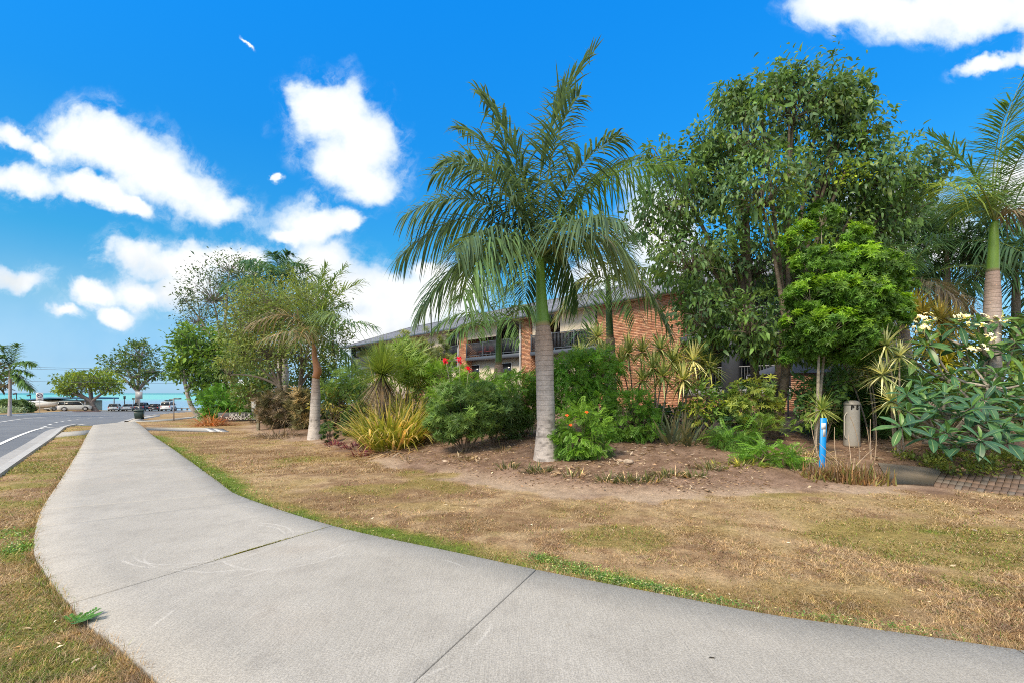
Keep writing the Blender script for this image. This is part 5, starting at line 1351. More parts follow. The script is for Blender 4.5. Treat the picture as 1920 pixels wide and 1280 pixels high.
# bush by the sign and red dry clump
b = GX(432, 28.5); Y = 28.5
shrub('wide_bush', 'wide vivid green bush behind the townhouse sign', 'shrub', b, [LB(430, 755, Y, 46, 26), LB(405, 760, Y, 24, 22), LB(460, 755, Y, 22, 24), LB(395, 775, Y, 16, 14)], T_PINN, .34, [(.06, .15, .028), (.085, .20, .03), (.04, .10, .026)], .03, 8, leaf_kw=dict(per=8, dens=62, spread=.16, shell=.55, twig=.01, light=(.10, .26, .03)))
b = at(398, 797); Y = b[1]
clump('red_grass', 'orange red dried grass clump in front of the vivid green bush', 'ornamental grass', b, .55, 330, 1.15, .028, (.36, .12, .045), el=(85, 15), droop=.55, alt=(.42, .24, .12), altf=.4, mat=M_DRY)
# yellow green strap plants
for (px, py, r_, n, L, lab) in [(738, 836, .72, 620, 1.1, 'big clump of yellow green strap leaves with dead tan tips at the front'), (775, 812, .7, 330, 1.25, 'yellow strap leaf clump behind and right of the biggest one'), (706, 812, .45, 200, .85, 'yellow brown strap leaf clump left of the biggest one')]:
    b = at(px, py)
    clump('strap_plant', lab, 'strap leaf plant', b, r_, n, L * 1.4, .052, (.155, .185, .032), el=(88, 48), droop=.42, alt=(.40, .31, .16), altf=.26, tipc=(.34, .29, .11), nseg=5)
b = at(752, 842); clump('dry_leaf_skirt', 'fallen tan strap leaves lying at the foot of the yellow clump', 'dead leaves', at(745, 845), 1.0, 260, .75, .032, (.42, .31, .19), el=(35, -5), droop=.3, mat=M_DRY, yard=.4)
b = at(672, 800); clump('brown_grass', 'reddish brown arching dry clump left of the yellow strap plants', 'ornamental grass', GX(675, b[1] + .8), .55, 300, 1.05, .024, (.34, .19, .11), el=(80, 20), droop=.6, alt=(.30, .24, .08), altf=.3, mat=M_DRY)
# grass tree with dead skirt
Y = 13.0; b = GX(716, Y); root = thing('grass_tree', 'shaggy grass tree with a fine green head and grey brown dead skirt', 'grass tree', b)
tp = P(716, 702, Y); g = GB(); trunk_mesh(g, [b - [0, 0, .1], (b + tp) / 2, tp], [.11, .10, .09], 10, (.12, .10, .09)); obj('trunk', g, M_BARK, root, smooth=True)
g = GB(); rosette(g, tp, .98, 1500, .014, (.12, .17, .040), (88, -8), .16, .22, nseg=3, prof=(1, .9, .6, .2)); obj('leaf_head', g, M_LEAF, root)
g = GB(); rosette(g, tp - [0, 0, .05], .80, 420, .02, (.25, .20, .15), (-35, -85), .15, .25, nseg=3); obj('dead_skirt', g, M_DRY, root)
# wispy grasses and low fill behind the yellow plants
Y = 14.2
shrub('feathery_shrub', 'soft bright green feathery shrub right of the grass tree', 'shrub', GX(765, Y), [LB(765, 680, Y, 42, 34), LB(790, 700, Y, 36, 26)], T_NTUFT, .26, [(.12, .19, .045), (.15, .22, .05)], .015, 6, leaf_kw=dict(per=10, dens=80, spread=.2, up=.5, twig=.006))
shrub('low_bush', 'green low bush left of the grass tree under the far building corner', 'shrub', GX(650, 18.0), [LB(650, 715, 18, 40, 22), LB(690, 725, 18, 30, 20), LB(620, 740, 18, 24, 20)], T_PINN, .3, [(.08, .15, .04), (.11, .18, .05)], .02, 6, leaf_kw=dict(per=8, dens=60, spread=.18))
shrub('dark_bush', 'bluish dark bush right behind the brown shafted palm', 'shrub', GX(620, 17.6), [LB(612, 760, 17.6, 30, 22), LB(640, 750, 17.6, 26, 20)], T_LEAF, .14, [(.05, .09, .06), (.07, .10, .05), (.18, .17, .05)], .02, 6, leaf_kw=dict(per=10, dens=90, spread=.16))
# dry brown bushes left of the palm
for (px, py, rx, ry, c1, c2, lab, nm) in [(522, 800, 40, 44, (.24, .19, .13), (.17, .14, .09), 'grey brown twiggy dry bush left of the brown shafted palm', 'dry_bush'), (568, 802, 26, 46, (.33, .25, .13), (.20, .18, .08), 'tan dry bush close to the left of the brown shafted palm', 'dry_bush')]:
    b = at(px, py + 4); Y = b[1] + .5
    shrub(nm, lab, 'shrub', GX(px, Y), [LB(px, py - ry * .75, Y, rx, ry * .8)], T_NTUFT, .2, [c1, c2, (.12, .12, .06)], .016, 8, mat=M_DRY, leaf_kw=dict(per=10, dens=150, spread=.16, up=.4, shell=.4, twig=.006))
clump('dark_grass', 'low dark brown arching grass at the bed edge left of the palm', 'ornamental grass', at(520, 819), .75, 420, .85, .016, (.16, .12, .085), el=(75, 10), droop=.55, alt=(.26, .20, .13), altf=.3, mat=M_DRY, sx=1.3, yard=.5)
for (px, py, r_, lab) in [(625, 834, .22, 'purple leaved low plant just under the small ball shrub'), (660, 838, .30, 'purple strap leaf plant left of the front purple tuft'), (682, 852, .26, 'purple strap leaf tuft nearest the lawn')]:
    clump('purple_plant', lab, 'purple plant', at(px, py), r_, 70, .34, .030, (.11, .030, .055), el=(75, 25), droop=.35, alt=(.15, .08, .06), altf=.3, group=None)
# bromeliad tufts
for i, (px, py, n, lab) in enumerate([(952, 878, 60, 'small grey green tuft left of the tall palm foot'), (1008, 884, 90, 'dark green tuft directly in front of the tall palm foot'), (1072, 893, 30, 'thin half dead tuft right of the palm foot'), (1145, 902, 60, 'leftmost tuft of the row of dark tufts in front of the low shrubs'),
                                      (1178, 903, 60, 'second tuft from the left in the row of dark tufts'), (1212, 901, 60, 'third tuft from the left in the row of dark tufts'), (1250, 893, 70, 'tallest tuft near the middle of the row of dark tufts'), (1300, 893, 60, 'second last tuft of the row of dark tufts'), (1330, 880, 60, 'last tuft of the row, nearest the ferny ground cover')]):
    clump('tuft_plant', lab, 'low tuft plant', at(px, py), .17, n, .24, .020, (.075, .085, .038), el=(88, 35), droop=.3, alt=(.40, .30, .20), altf=.16, sx=1.25, yard=.6, nseg=3)
for (px, py, lab) in [(880, 862, 'dry little weed below the rounded shrub'), (945, 845, 'dry brown weed left of the tall palm trunk'), (845, 858, 'dry weed at the left foot of the rounded shrub'), (765, 862, 'dry grass wisp in front of the yellow clump')]:
    clump('dry_weed', lab, 'dry weed', at(px, py), .16, 40, .26, .010, (.22, .16, .08), el=(80, 20), droop=.3, alt=(.16, .16, .05), altf=.3, mat=M_DRY, nseg=3)
# crinum / aloe like clump at the foot of the yellow plants
clump('grass_tuft', 'green arching grass tuft right of the yellow clump foot', 'grass tuft', at(765, 836), .18, 110, .42, .012, (.13, .18, .05), el=(85, 30), droop=.5, nseg=4)

# ---- dracaenas around the brick wall
PALEL = (.40, .42, .20); DG = (.105, .145, .050)
def heads(lst): return [P(px, py, Y) for px, py, Y in lst]
dracaena('dracaena with the palest yellow green heads above the shrub right of the tall palm', GX(1115, 12.8), heads([(1120, 632, 12.8), (1088, 668, 12.6), (1130, 668, 12.5)]), (.15, .18, .07), (.42, .43, .21), .36)
dracaena('dracaena with three green and cream heads in front of the brick wall left half', GX(1190, 12.6), heads([(1165, 682, 12.6), (1178, 662, 12.6), (1205, 660, 12.7), (1150, 700, 12.4)]), (.13, .16, .055), (.36, .36, .16), .36)
dracaena('tall many headed dracaena in the middle of the brick wall on bare pale stems', GX(1232, 11.8), heads([(1238, 655, 11.8), (1262, 678, 11.7), (1225, 690, 11.6), (1205, 712, 11.5), (1243, 705, 11.4)]), DG, PALEL, .36)
dracaena('dracaena with striped pale drooping head at the right edge of the brick wall', GX(1272, 11.5), heads([(1281, 712, 11.3), (1300, 676, 11.6), (1270, 690, 11.9)]), (.12, .155, .05), (.50, .48, .26), .38)
dracaena('dark green dracaena in front of the charcoal column', GX(1332, 11.7), heads([(1330, 690, 11.7), (1318, 675, 12.0)]), (.10, .15, .045), (.26, .29, .11), .40)
YD = 9.7
dracaena('variegated dracaena standing left of the frangipani, tallest with cream striped heads', GX(1690, YD), heads([(1660, 648, YD), (1686, 668, YD), (1655, 702, YD), (1672, 752, YD - .3)]), (.13, .165, .07), (.40, .42, .26), .30, .028)
dracaena('smaller variegated dracaena head pair left of the striped one, above the bollard', GX(1640, 11.2), heads([(1622, 690, 11.2), (1575, 668, 11.8), (1632, 705, 11.2)]), (.12, .16, .06), (.36, .38, .21), .30)
dracaena('low green dracaena directly behind the blue marker post', GX(1540, 9.6), heads([(1540, 768, 9.6)]), (.11, .17, .045), (.24, .28, .10), .26)
dracaena('olive brown dracaena behind the white frangipani flowers', GX(1765, 12.4), heads([(1762, 600, 12.4), (1790, 612, 12.4), (1730, 588, 12.6), (1765, 650, 12.0)]), (.17, .17, .05), (.30, .25, .09), .42)
dracaena('yellow tipped dracaena under the dead palm fronds', GX(1712, 13.0), heads([(1715, 580, 13.0), (1740, 640, 12.6), (1775, 680, 12.0)]), (.24, .26, .03), (.34, .34, .05), .42)

# ---- sansevieria, mixed planting, cycad and ferny cover
clump('sword_plant', 'dark grey green sword leaf clump at the foot of the brick wall', 'sword leaf plant', GX(1268, 11.0), .62, 90, .80, .060, (.085, .105, .070), el=(88, 40), droop=.12, alt=(.15, .14, .09), altf=.3, nseg=4)
clump('dead_leaf_pile', 'pile of dead grey sword leaves below the sword leaf clump', 'dead leaves', at(1262, 822), .9, 150, .6, .034, (.30, .24, .18), el=(30, -5), droop=.2, mat=M_DRY, yard=.5)
Y = 11.3
shrub('mixed_shrub', 'leafy green shrub below the charcoal column with a few yellow leaves', 'shrub', GX(1315, Y), [LB(1310, 745, Y, 34, 34), LB(1340, 760, Y, 34, 30), LB(1300, 775, Y, 26, 26)], T_LEAF, .11, [(.06, .12, .035), (.08, .15, .035), (.20, .24, .04)], .014, 8, leaf_kw=dict(per=10, dens=170, spread=.16))
Y = 11.0
shrub('variegated_shrub', 'yellow green variegated shrub with upright thin stems right of the leafy one', 'shrub', GX(1415, Y), [LB(1400, 745, Y, 34, 40), LB(1435, 735, Y, 28, 32), LB(1455, 775, Y, 28, 24), LB(1385, 770, Y - .2, 26, 24)], T_TUFT, .10, [(.10, .16, .035), (.22, .26, .05), (.07, .12, .04), (.17, .22, .05)], .012, 14, leaf_kw=dict(per=8, dens=150, spread=.2, up=.6))
Y = 11.6
shrub('blue_shrub', 'bluish dark shrub between the leafy shrub and the variegated one', 'shrub', GX(1362, Y), [LB(1362, 750, Y, 30, 32), LB(1370, 785, Y - .4, 30, 24)], T_PINN, .16, [(.04, .095, .055), (.055, .11, .05)], .014, 6, leaf_kw=dict(per=8, dens=160, spread=.15))
b = at(1425, 838); cy = thing('cycad', 'small cycad with stiff arching feather leaves in front of the variegated shrub', 'cycad', b); g = GB(); ellipsoid(g, b + [0, 0, .12], (.13, .13, .2), 10, 6, (.14, .11, .08)); obj('stem', g, M_BARK, cy)
for f in auto_fronds(b + np.array([0, 0, .32]), 15, .78, 55, .17, (.095, .165, .035), .25, W=.014, npair=34, el=(75, 5), droop=.05, rach=.008, lift=.3, ruffle=.1, skip=.02): obj('frond', frond_mesh(**f), M_GLOSS, cy)
Y = at(1440, 872)[1]
for (px, py, rx, ry, lab) in [(1450, 862, 46, 26, 'bright green ferny ground cover spreading to the bed edge'), (1380, 835, 40, 30, 'darker ferny ground cover left of the bright one')]:
    b = at(px, py + 10); Y = b[1] + .25
    shrub('ferny_plant', lab, 'ferny plant', GX(px, Y), [LB(px, py - 6, Y, rx, ry * .8), LB(px + rx * .5, py + 4, Y - .2, rx * .7, ry * .6), LB(px - rx * .5, py - 8, Y, rx * .6, ry * .7)], T_FERN, .24, [(.075, .17, .03), (.10, .21, .032)] if px > 1400 else [(.05, .12, .028), (.07, .15, .03)], .01, 8, leaf_kw=dict(per=7, dens=190, spread=.2, down=.5, up=.2, shell=.3, light=(.13, .27, .035)))
clump('yellow_tuft', 'low yellow edged leaves left of the bright ferny cover', 'low plant', at(1385, 872), .32, 90, .28, .03, (.22, .23, .05), el=(75, 20), droop=.35, alt=(.12, .13, .04), altf=.4, sx=1.5, yard=.5, nseg=3)
clump('dry_grass', 'pale tan arching dry grass left of the blue marker post', 'dry grass', at(1512, 858), .42, 260, .68, .016, (.42, .34, .22), el=(85, 5), droop=.7, alt=(.28, .27, .10), altf=.3, mat=M_DRY, nseg=5)
# aloe clump with bare flower stalks
b = at(1592, 905); b = G(1588, 900)
al = thing('aloe_clump', 'reddish brown aloe clump with thin dry flower stalks around the blue marker post', 'aloe', b)
g = GB(); n = 780; r_ = np.random.default_rng(42)
ox = r_.normal(0, .30, n).clip(-.68, .62); oy = r_.normal(0, .14, n).clip(-.25, .3)
Pb = np.stack([b[0] + ox, b[1] + oy, h0(b[0] + ox, b[1] + oy) - .01], 1); e = np.radians(r_.uniform(35, 88, n)); a = r_.uniform(0, 6.28, n)
D = np.stack([np.cos(a) * np.cos(e), np.sin(a) * np.cos(e), np.sin(e)], 1); cc = vary((.135, .085, .050), n, .3, .08); m = r_.random(n) < .3; cc = np.where(m[:, None], vary((.12, .125, .045), n, .2, .08), cc)
straps(g, Pb, D, .25 * np.exp(r_.normal(0, .22, n)), .026, .05, cc, 3, (1, .85, .55, .05)); obj('leaves', g, M_LEAF, al)
g = GB()
for (x0, y0, x1, y1, bx) in [(1545, 880, 1520, 785, -8), (1572, 880, 1565, 800, -6), (1596, 868, 1590, 812, 0), (1612, 862, 1594, 780, 8), (1632, 862, 1625, 800, 2), (1634, 860, 1632, 785, -2), (1640, 862, 1642, 802, 3), (1605, 872, 1638, 840, 0), (1560, 875, 1630, 893, 0), (1585, 880, 1535, 830, 0), (1580, 895, 1540, 850, 2), (1600, 880, 1602, 858, 0), (1570, 875, 1577, 855, 0)]:
    p0, p1 = P(x0, y0, b[1]), P(x1, y1, b[1] + r_.uniform(-.25, .2)); tube(g, bez(p0, (p0 + p1) / 2 + [bx * .01, 0, .02], p1, 7), np.linspace(.007, .004, 7), 5, (.50, .40, .30), False)
obj('flower_stalks', g, M_DRY, al)

# ---- dark ferny mass behind the bollard
Y = 11.6
shrub('dark_fern_shrub', 'dark green feathery shrub mass behind the round metal bollard', 'shrub', GX(1620, Y), [LB(1625, 780, Y + .5, 54, 44), LB(1580, 755, Y + .9, 50, 46), LB(1668, 785, Y, 40, 46), LB(1650, 730, Y + .3, 46, 34), LB(1695, 720, Y + .6, 44, 34), LB(1545, 790, Y + .3, 34, 34), LB(1600, 715, Y + .5, 40, 28)], T_FERN, .26, [(.05, .115, .03), (.06, .14, .032), (.04, .09, .028)], .02, 10, leaf_kw=dict(per=9, dens=150, spread=.18, down=.5, up=.2))
shrub('leafy_shrub', 'mid green leafy shrub under the dark canopy beside the pale trunk', 'shrub', GX(1545, 10.9), [LB(1545, 745, 10.9, 40, 36), LB(1570, 715, 11.0, 32, 26), LB(1515, 775, 10.8, 34, 32), LB(1505, 730, 11.2, 30, 30), LB(1560, 785, 11.3, 22, 22)], T_LEAF, .12, [(.065, .13, .045), (.10, .17, .04), (.05, .11, .05)], .015, 8, leaf_kw=dict(per=12, dens=150, spread=.18))
shrub('lime_shrub', 'yellow green leafy shrub behind the frangipani in the middle right', 'shrub', GX(1790, 11.8), [LB(1775, 715, 11.8, 46, 26), LB(1820, 720, 11.8, 40, 24), LB(1900, 700, 12, 40, 30)], T_LEAF, .14, [(.12, .19, .03), (.17, .25, .03), (.08, .14, .03)], .015, 8, leaf_kw=dict(per=10, dens=100, spread=.18))
shrub('background_bush', 'shadowy green bush filling the back right corner behind the right palm', 'shrub', GX(1850, 15.0), [LB(1780, 640, 15, 60, 50), LB(1870, 640, 15, 60, 60), LB(1940, 650, 15, 50, 70), LB(1700, 700, 15, 50, 40)], T_LEAF, .2, [(.045, .09, .035), (.06, .12, .035), (.10, .14, .04)], .03, 10, leaf_kw=dict(per=10, dens=60, spread=.18))
shrub('shade_shrub', 'deep green leafy shrub filling in behind the near frangipani', 'shrub', GX(1850, 9.6), [LB(1850, 780, 9.6, 60, 44), LB(1780, 790, 9.6, 50, 36), LB(1920, 770, 9.6, 50, 50), LB(1870, 720, 9.9, 50, 40), LB(1800, 740, 9.9, 46, 34)], T_LEAF, .13, [(.045, .10, .035), (.06, .125, .035), (.085, .14, .035)], .02, 8, leaf_kw=dict(per=11, dens=120, spread=.18))
for (lab, px, Y, lbs, cs, sz) in [
    ('dark understory bush below the olive tree, left of the brown shafted palm', 500, 24.0, [LB(470, 730, 24, 40, 30), LB(520, 735, 24, 40, 30), LB(560, 745, 24, 36, 26), LB(500, 700, 24.5, 44, 26)], [(.04, .08, .03), (.06, .105, .032), (.075, .10, .03)], .17),
    ('dense dark green bush right of the brown shafted palm, closing the sea view', 640, 22.0, [LB(610, 725, 22, 34, 34), LB(650, 735, 22, 30, 26), LB(600, 690, 22.5, 26, 30), LB(575, 720, 22.5, 28, 34)], [(.05, .095, .045), (.07, .12, .045), (.09, .13, .04)], .17),
    ('bushy green shrub behind the yellow strap plants, under the far balcony', 740, 16.0, [LB(700, 745, 16, 44, 30), LB(750, 735, 16, 44, 34), LB(800, 725, 16, 40, 34), LB(660, 760, 16, 34, 24)], [(.07, .12, .035), (.10, .15, .04), (.13, .16, .04)], .15)]:
    shrub('bush', lab, 'shrub', GX(px, Y), lbs, T_LEAF, sz, cs, .03, 8, leaf_kw=dict(per=11, dens=75, spread=.18))
Y = 12.8
shrub('low_bush', 'low dark bush at the foot of the brick wall behind the sword leaf clump', 'shrub', GX(1240, Y), [LB(1215, 775, Y, 36, 26), LB(1260, 785, Y, 34, 22), LB(1300, 780, Y, 30, 24)], T_LEAF, .12, [(.05, .10, .035), (.075, .13, .04)], .014, 8, leaf_kw=dict(per=11, dens=150, spread=.16))
# ground cover under the frangipani
g = GB(); n = 5200; px = rng.uniform(1705, 1960, n); dy = rng.uniform(-.1, 1.3, n)
x = (px - CX) / F_PX * 9.0; yy = 8.15 + dy + .0 * px; k = fbm(x * 3, yy * 3, 71, 3) > .42; x, yy = x[k], yy[k]; n = len(x)
Pp = np.stack([x, yy, h0(x, yy) + rng.uniform(.01, .14, n)], 1); scatter(g, T_SIMPLE, Pp, frames(norm(rng.normal(0, 1, (n, 3)) + [0, 0, .5])), .065 * np.exp(rng.normal(0, .3, n)), vary((.105, .14, .035), n, .3, .15))
obj('ground_cover', g, M_LEAF, kind='stuff')

# ---- frangipanis: every leaf of the near ones a part
def leaf_mesh_big(seed, colr):
    r = np.random.default_rng(seed); g = GB(); ns = 8; t = np.linspace(0, 1, ns + 1)
    pr = np.array([.06, .30, .62, .85, .98, 1.0, .88, .58, .04]) * .5 * .30; bend = -.30 * t ** 2 * r.uniform(.5, 1.3); fold = .32
    V, C = [], []
    for i in range(ns + 1):
        for s, m in ((-1, 0), (-.13, 0), (0, 1), (.13, 0), (1, 0)):
            w = pr[i] * s; V.append([t[i], w, bend[i] + abs(w) * fold + .004 * math.sin(i * 2.2 + s * 3)]); base = np.asarray(colr) * (1.0 + .10 * math.sin(i * 3.1 + abs(s) * 5))
            C.append(lerp(base, np.array([.20, .27, .13]), .6 if m else 0))
    q = [[i * 5 + k, i * 5 + k + 5, i * 5 + k + 6, i * 5 + k + 1] for i in range(ns) for k in range(4)]
    g.add(V, np.array(q), np.array(C)); m = g.mesh('leaf'); m.materials.append(M_GLOSS); return m
FL = [leaf_mesh_big(k, c) for k, c in enumerate([(.028, .080, .045), (.034, .095, .048), (.042, .105, .040), (.025, .068, .043), (.065, .135, .036)])]
def t_flower():
    V, F, C = [], [], []
    for k in range(5):
        a = k * 1.2566; ca, sa = math.cos(a), math.sin(a); k0 = len(V)
        for (r_, w, z, c) in ((0, 0, 0, (.95, .75, .25)), (.5, .30, .12, (.95, .93, .82)), (1, .0, .05, (.95, .95, .92)), (.5, -.30, .12, (.95, .93, .82))):
            V.append([z, r_ * ca - w * sa, r_ * sa + w * ca]); C.append(c)
        F.append([k0, k0 + 1, k0 + 2, k0 + 3])
    return np.array(V), [np.array(F)], np.array(C)
T_FLOWER = t_flower()
def frangipani(label, base, heads_, R, nl, flowers=(), seed=1, lime=0.0):
    r = np.random.default_rng(seed); base = np.asarray(base, float); root = thing('frangipani', label, 'frangipani', base)
    w = GB(); fork = base + np.array([0, 0, .35])
    tube(w, [base - [0, 0, .1], base + [.02, 0, .18], fork], [.075, .06, .052], 9, (.33, .29, .25))
    nodes = []
    for h in heads_:
        h = np.asarray(h); par = fork if len(nodes) < 3 or r.random() < .35 else nodes[int(np.argmin([np.linalg.norm(q - h) for q in nodes]))]
        nd = par * .5 + h * .5 + r.normal(0, .06, 3); nd[2] = min(nd[2], h[2] - .06)
        tube(w, bez(par, nd + [0, 0, -.05], h, 8), np.linspace(.036, .018, 8), 7, np.array([.34, .31, .27]) * r.uniform(.8, 1.1), False); nodes.append(nd)
    obj('branches', w, M_BARK, root, smooth=True)
    for h in heads_:
        tilt = norm(np.array([r.normal(0, .25), -.35 + r.normal(0, .2), 1.0])); a0 = r.uniform(0, 6.28)
        X = norm(np.cross(tilt, [0, 1, 0.])); Yv = np.cross(tilt, X)
        for i in range(nl):
            a = a0 + i * 2.39996; q = i / max(1, nl - 1); e = math.radians(lerp(62, -22, q) + r.normal(0, 8))
            d = (X * math.cos(a) + Yv * math.sin(a)) * math.cos(e) + tilt * math.sin(e); L = R * lerp(.62, 1.08, min(1, q * 1.6)) * r.uniform(.88, 1.12)
            S = norm(np.cross(tilt, d)); N = np.cross(d, S); Mx = Matrix(((d[0], S[0], N[0]), (d[1], S[1], N[1]), (d[2], S[2], N[2])))
            o = bpy.data.objects.new('leaf', FL[4] if (q < .22 or r.random() < lime) else FL[r.integers(4)]); col.objects.link(o); o.parent = root
            o.matrix_local = Matrix.Translation(Vector([float(v) for v in (h - base + d * .015)])) @ (Mx @ Matrix.Diagonal((L, L * r.uniform(.85, 1.1), L))).to_4x4()
    for fpt in flowers:
        g = GB(); n = 13; pp = np.asarray(fpt)[None] + r.normal(0, 1, (n, 3)) * np.array([.095, .06, .04]); scatter(g, T_FLOWER, pp, frames(norm(r.normal(0, .5, (n, 3)) + [0, -.5, 1]), np.array([0, -1, .2])), .05, np.ones((n, 3)))
        tube(g, [np.asarray(fpt) - [0, 0, .16], np.asarray(fpt)], .008, 5, (.2, .22, .1), False); obj('flower_cluster', g, M_LEAF, root, kind='stuff')
Yf = 8.3
nh = [(1702, 772, Yf - .1), (1690, 800, Yf - .3), (1738, 752, Yf + .2), (1770, 742, Yf + .3), (1821, 765, Yf - .2), (1845, 750, Yf + .2), (1776, 812, Yf - .5), (1838, 824, Yf - .6), (1878, 806, Yf - .3), (1884, 745, Yf + .3), (1908, 775, Yf), (1728, 722, Yf + .9),
      (1868, 700, Yf + .9), (1829, 692, Yf + 1.0), (1910, 722, Yf + .7), (1785, 702, Yf + 1.1), (1925, 815, Yf - .3), (1800, 838, Yf - .5), (1750, 785, Yf + .1), (1945, 745, Yf + .2), (1720, 745, Yf + .5), (1760, 765, Yf), (1800, 780, Yf - .2), (1850, 790, Yf - .3), (1800, 730, Yf + .6), (1860, 725, Yf + .5), (1890, 830, Yf - .4), (1930, 780, Yf), (1745, 820, Yf - .3), (1700, 740, Yf + .4)]
frangipani('near frangipani with large dark bluish green leaves overhanging the brick paving', G(1800, 868) + [0, .3, 0], heads(nh), .36, 10, seed=3)
Yf = 10.4
nh = [(1725, 612, Yf), (1737, 648, Yf - .2), (1800, 612, Yf), (1832, 606, Yf - .1), (1872, 604, Yf), (1902, 640, Yf - .2), (1882, 662, Yf - .3), (1795, 655, Yf), (1842, 650, Yf - .3), (1765, 630, Yf + .2), (1912, 615, Yf), (1712, 672, Yf), (1940, 600, Yf)]
frangipani('taller frangipani behind with clusters of white flowers above its leaves', GX(1850, Yf), heads(nh), .42, 11, heads([(1731, 597, Yf - .1), (1733, 616, Yf - .3), (1812, 594, Yf), (1829, 610, Yf - .2), (1866, 597, Yf), (1828, 652, Yf - .4), (1864, 634, Yf - .4), (1812, 632, Yf), (1886, 606, Yf)]), seed=8, lime=.25)
# red flower stalks behind the feathery shrub
b = GX(858, 13.0); rt = thing('red_flower_plant', 'tall pale stalked plant with crimson flower heads above the feathery shrub', 'flowering plant', b); g = GB()
FH = heads([(836, 676, 13), (862, 674, 13), (879, 691, 12.9), (1094, 627, 12.9)])[:3]
for h in FH: tube(g, bez(b - [0, 0, .05], (b + h) / 2 + [.05, 0, 0], h, 8), np.linspace(.018, .009, 8), 6, (.42, .40, .30), False)
obj('stem', g, M_BARK, rt)
for h in FH:
    g = GB(); n = 26; scatter(g, t_simple(.5, .2), h[None] + rng.normal(0, .025, (n, 3)), frames(norm(rng.normal(0, 1, (n, 3)) + [0, -.2, .2])), .10, vary((.50, .02, .07), n, .2, .05)); obj('flower_head', g, M_LEAF, rt)

# ================================================================== street furniture and small things
# round vent bollard
b = G(1597, 836); k = b[1] / F_PX; R = 12.6 * k; H = 87 * k
bo = thing('metal_bollard', 'tall round grey metal bollard with a domed cap and the letters P S', 'bollard', b)
g = GB(); zs = np.concatenate([[0, .03], np.linspace(.04, H - .115, 6), [H - .11]]); tube(g, [[b[0], b[1], b[2] + z - .01] for z in zs], [R * 1.06, R * 1.06] + [R * (1.06 - .05 * i / 5) for i in range(6)] + [R], 28, np.array([[.22, .18, .14], [.25, .215, .18], [.30, .285, .265]] + [[.335, .335, .33]] * 6)); obj('body', g, M_METAL, bo, smooth=True)
g = GB(); t = np.linspace(0, math.pi / 2, 7); tube(g, [[b[0], b[1], b[2] + H - .112]] + [[b[0], b[1], b[2] + H - .10 + .09 * math.sin(q)] for q in t], [R * 1.05] + [R * 1.06 * math.cos(q) ** .55 + .002 for q in t], 28, (.31, .30, .285)); obj('cap', g, M_METAL, bo, smooth=True)
g = GB(); hx = b[0] - R; pts = [[hx + .02, b[1] - .05, b[2] + H - .27], [hx - .055, b[1] - .06, b[2] + H - .31], [hx - .055, b[1] - .06, b[2] + .20], [hx + .02, b[1] - .05, b[2] + .16]]
pp = np.array(pts); q = np.concatenate([bez(pp[0], pp[1], pp[1] * .8 + pp[2] * .2, 6), bez(pp[1] * .2 + pp[2] * .8, pp[2], pp[3], 6)]); tube(g, q, .011, 8, (.5, .48, .45)); obj('side_rail', g, M_METAL, bo, smooth=True)
M_BLACK = pmat('black_print', (.015, .015, .015), .6, .2)
for ch, ang in (('P', -30), ('S', 6)):
    m = font_mesh(ch, .115, .002, .05); o = obj('letter', m, M_BLACK, bo, local=True); a = math.radians(-90 + ang)
    o.location = (math.cos(a) * (R * 1.02 + .003), math.sin(a) * (R * 1.02 + .003), H - .17); o.rotation_euler = (math.radians(90), 0, math.radians(ang))
# blue marker post
b = G(1541, 878); k = b[1] / F_PX; po = thing('marker_post', 'bright blue flat marker post with a white sticker standing in the aloe clump', 'marker post', b)
w, h = 5.6 * k, 95 * k; lean = .03
g = GB(); V = []
for z, s in ((-.1, 0), (h - .004, lean), (h, lean)):
    i = .004 if z == h else 0
    V += [[b[0] - w + s + i, b[1] - .012 + i, b[2] + z], [b[0] + w + s - i, b[1] - .012 + i, b[2] + z], [b[0] + w + s - i, b[1] + .012 - i, b[2] + z], [b[0] - w + s + i, b[1] + .012 - i, b[2] + z]]
g.add(V, [np.array([[r * 4 + q, r * 4 + (q + 1) % 4, r * 4 + 4 + (q + 1) % 4, r * 4 + 4 + q] for r in range(2) for q in range(4)] + [[8, 9, 10, 11]])], (.006, .27, .74)); obj('post', g, M_METAL, po)
g = GB(); z0, z1 = b[2] + h * .63, b[2] + h * .90; s0, s1 = lean * .64, lean * .9
def st(x0, x1, z0, z1, c, o=0.0): g.add(np.array([[0, -o, 0]]) + np.array([[b[0] + x0 + lean * (z0 - b[2]) / h, b[1] - .0135, z0], [b[0] + x1 + lean * (z0 - b[2]) / h, b[1] - .0135, z0], [b[0] + x1 + lean * (z1 - b[2]) / h, b[1] - .0135, z1], [b[0] + x0 + lean * (z1 - b[2]) / h, b[1] - .0135, z1],
    [b[0] + x0 + lean * (z0 - b[2]) / h, b[1] - .0122, z0], [b[0] + x1 + lean * (z0 - b[2]) / h, b[1] - .0122, z0], [b[0] + x1 + lean * (z1 - b[2]) / h, b[1] - .0122, z1], [b[0] + x0 + lean * (z1 - b[2]) / h, b[1] - .0122, z1]]), BOXF[:, ::1], c)
st(-w * .25, w * .72, z0, z1, (.78, .80, .82)); st(-w * .8, w * .72, z1 - .12 * h, z1 + .002, (.74, .77, .80), .002); obj('sticker', g, M_PAINTC, po)
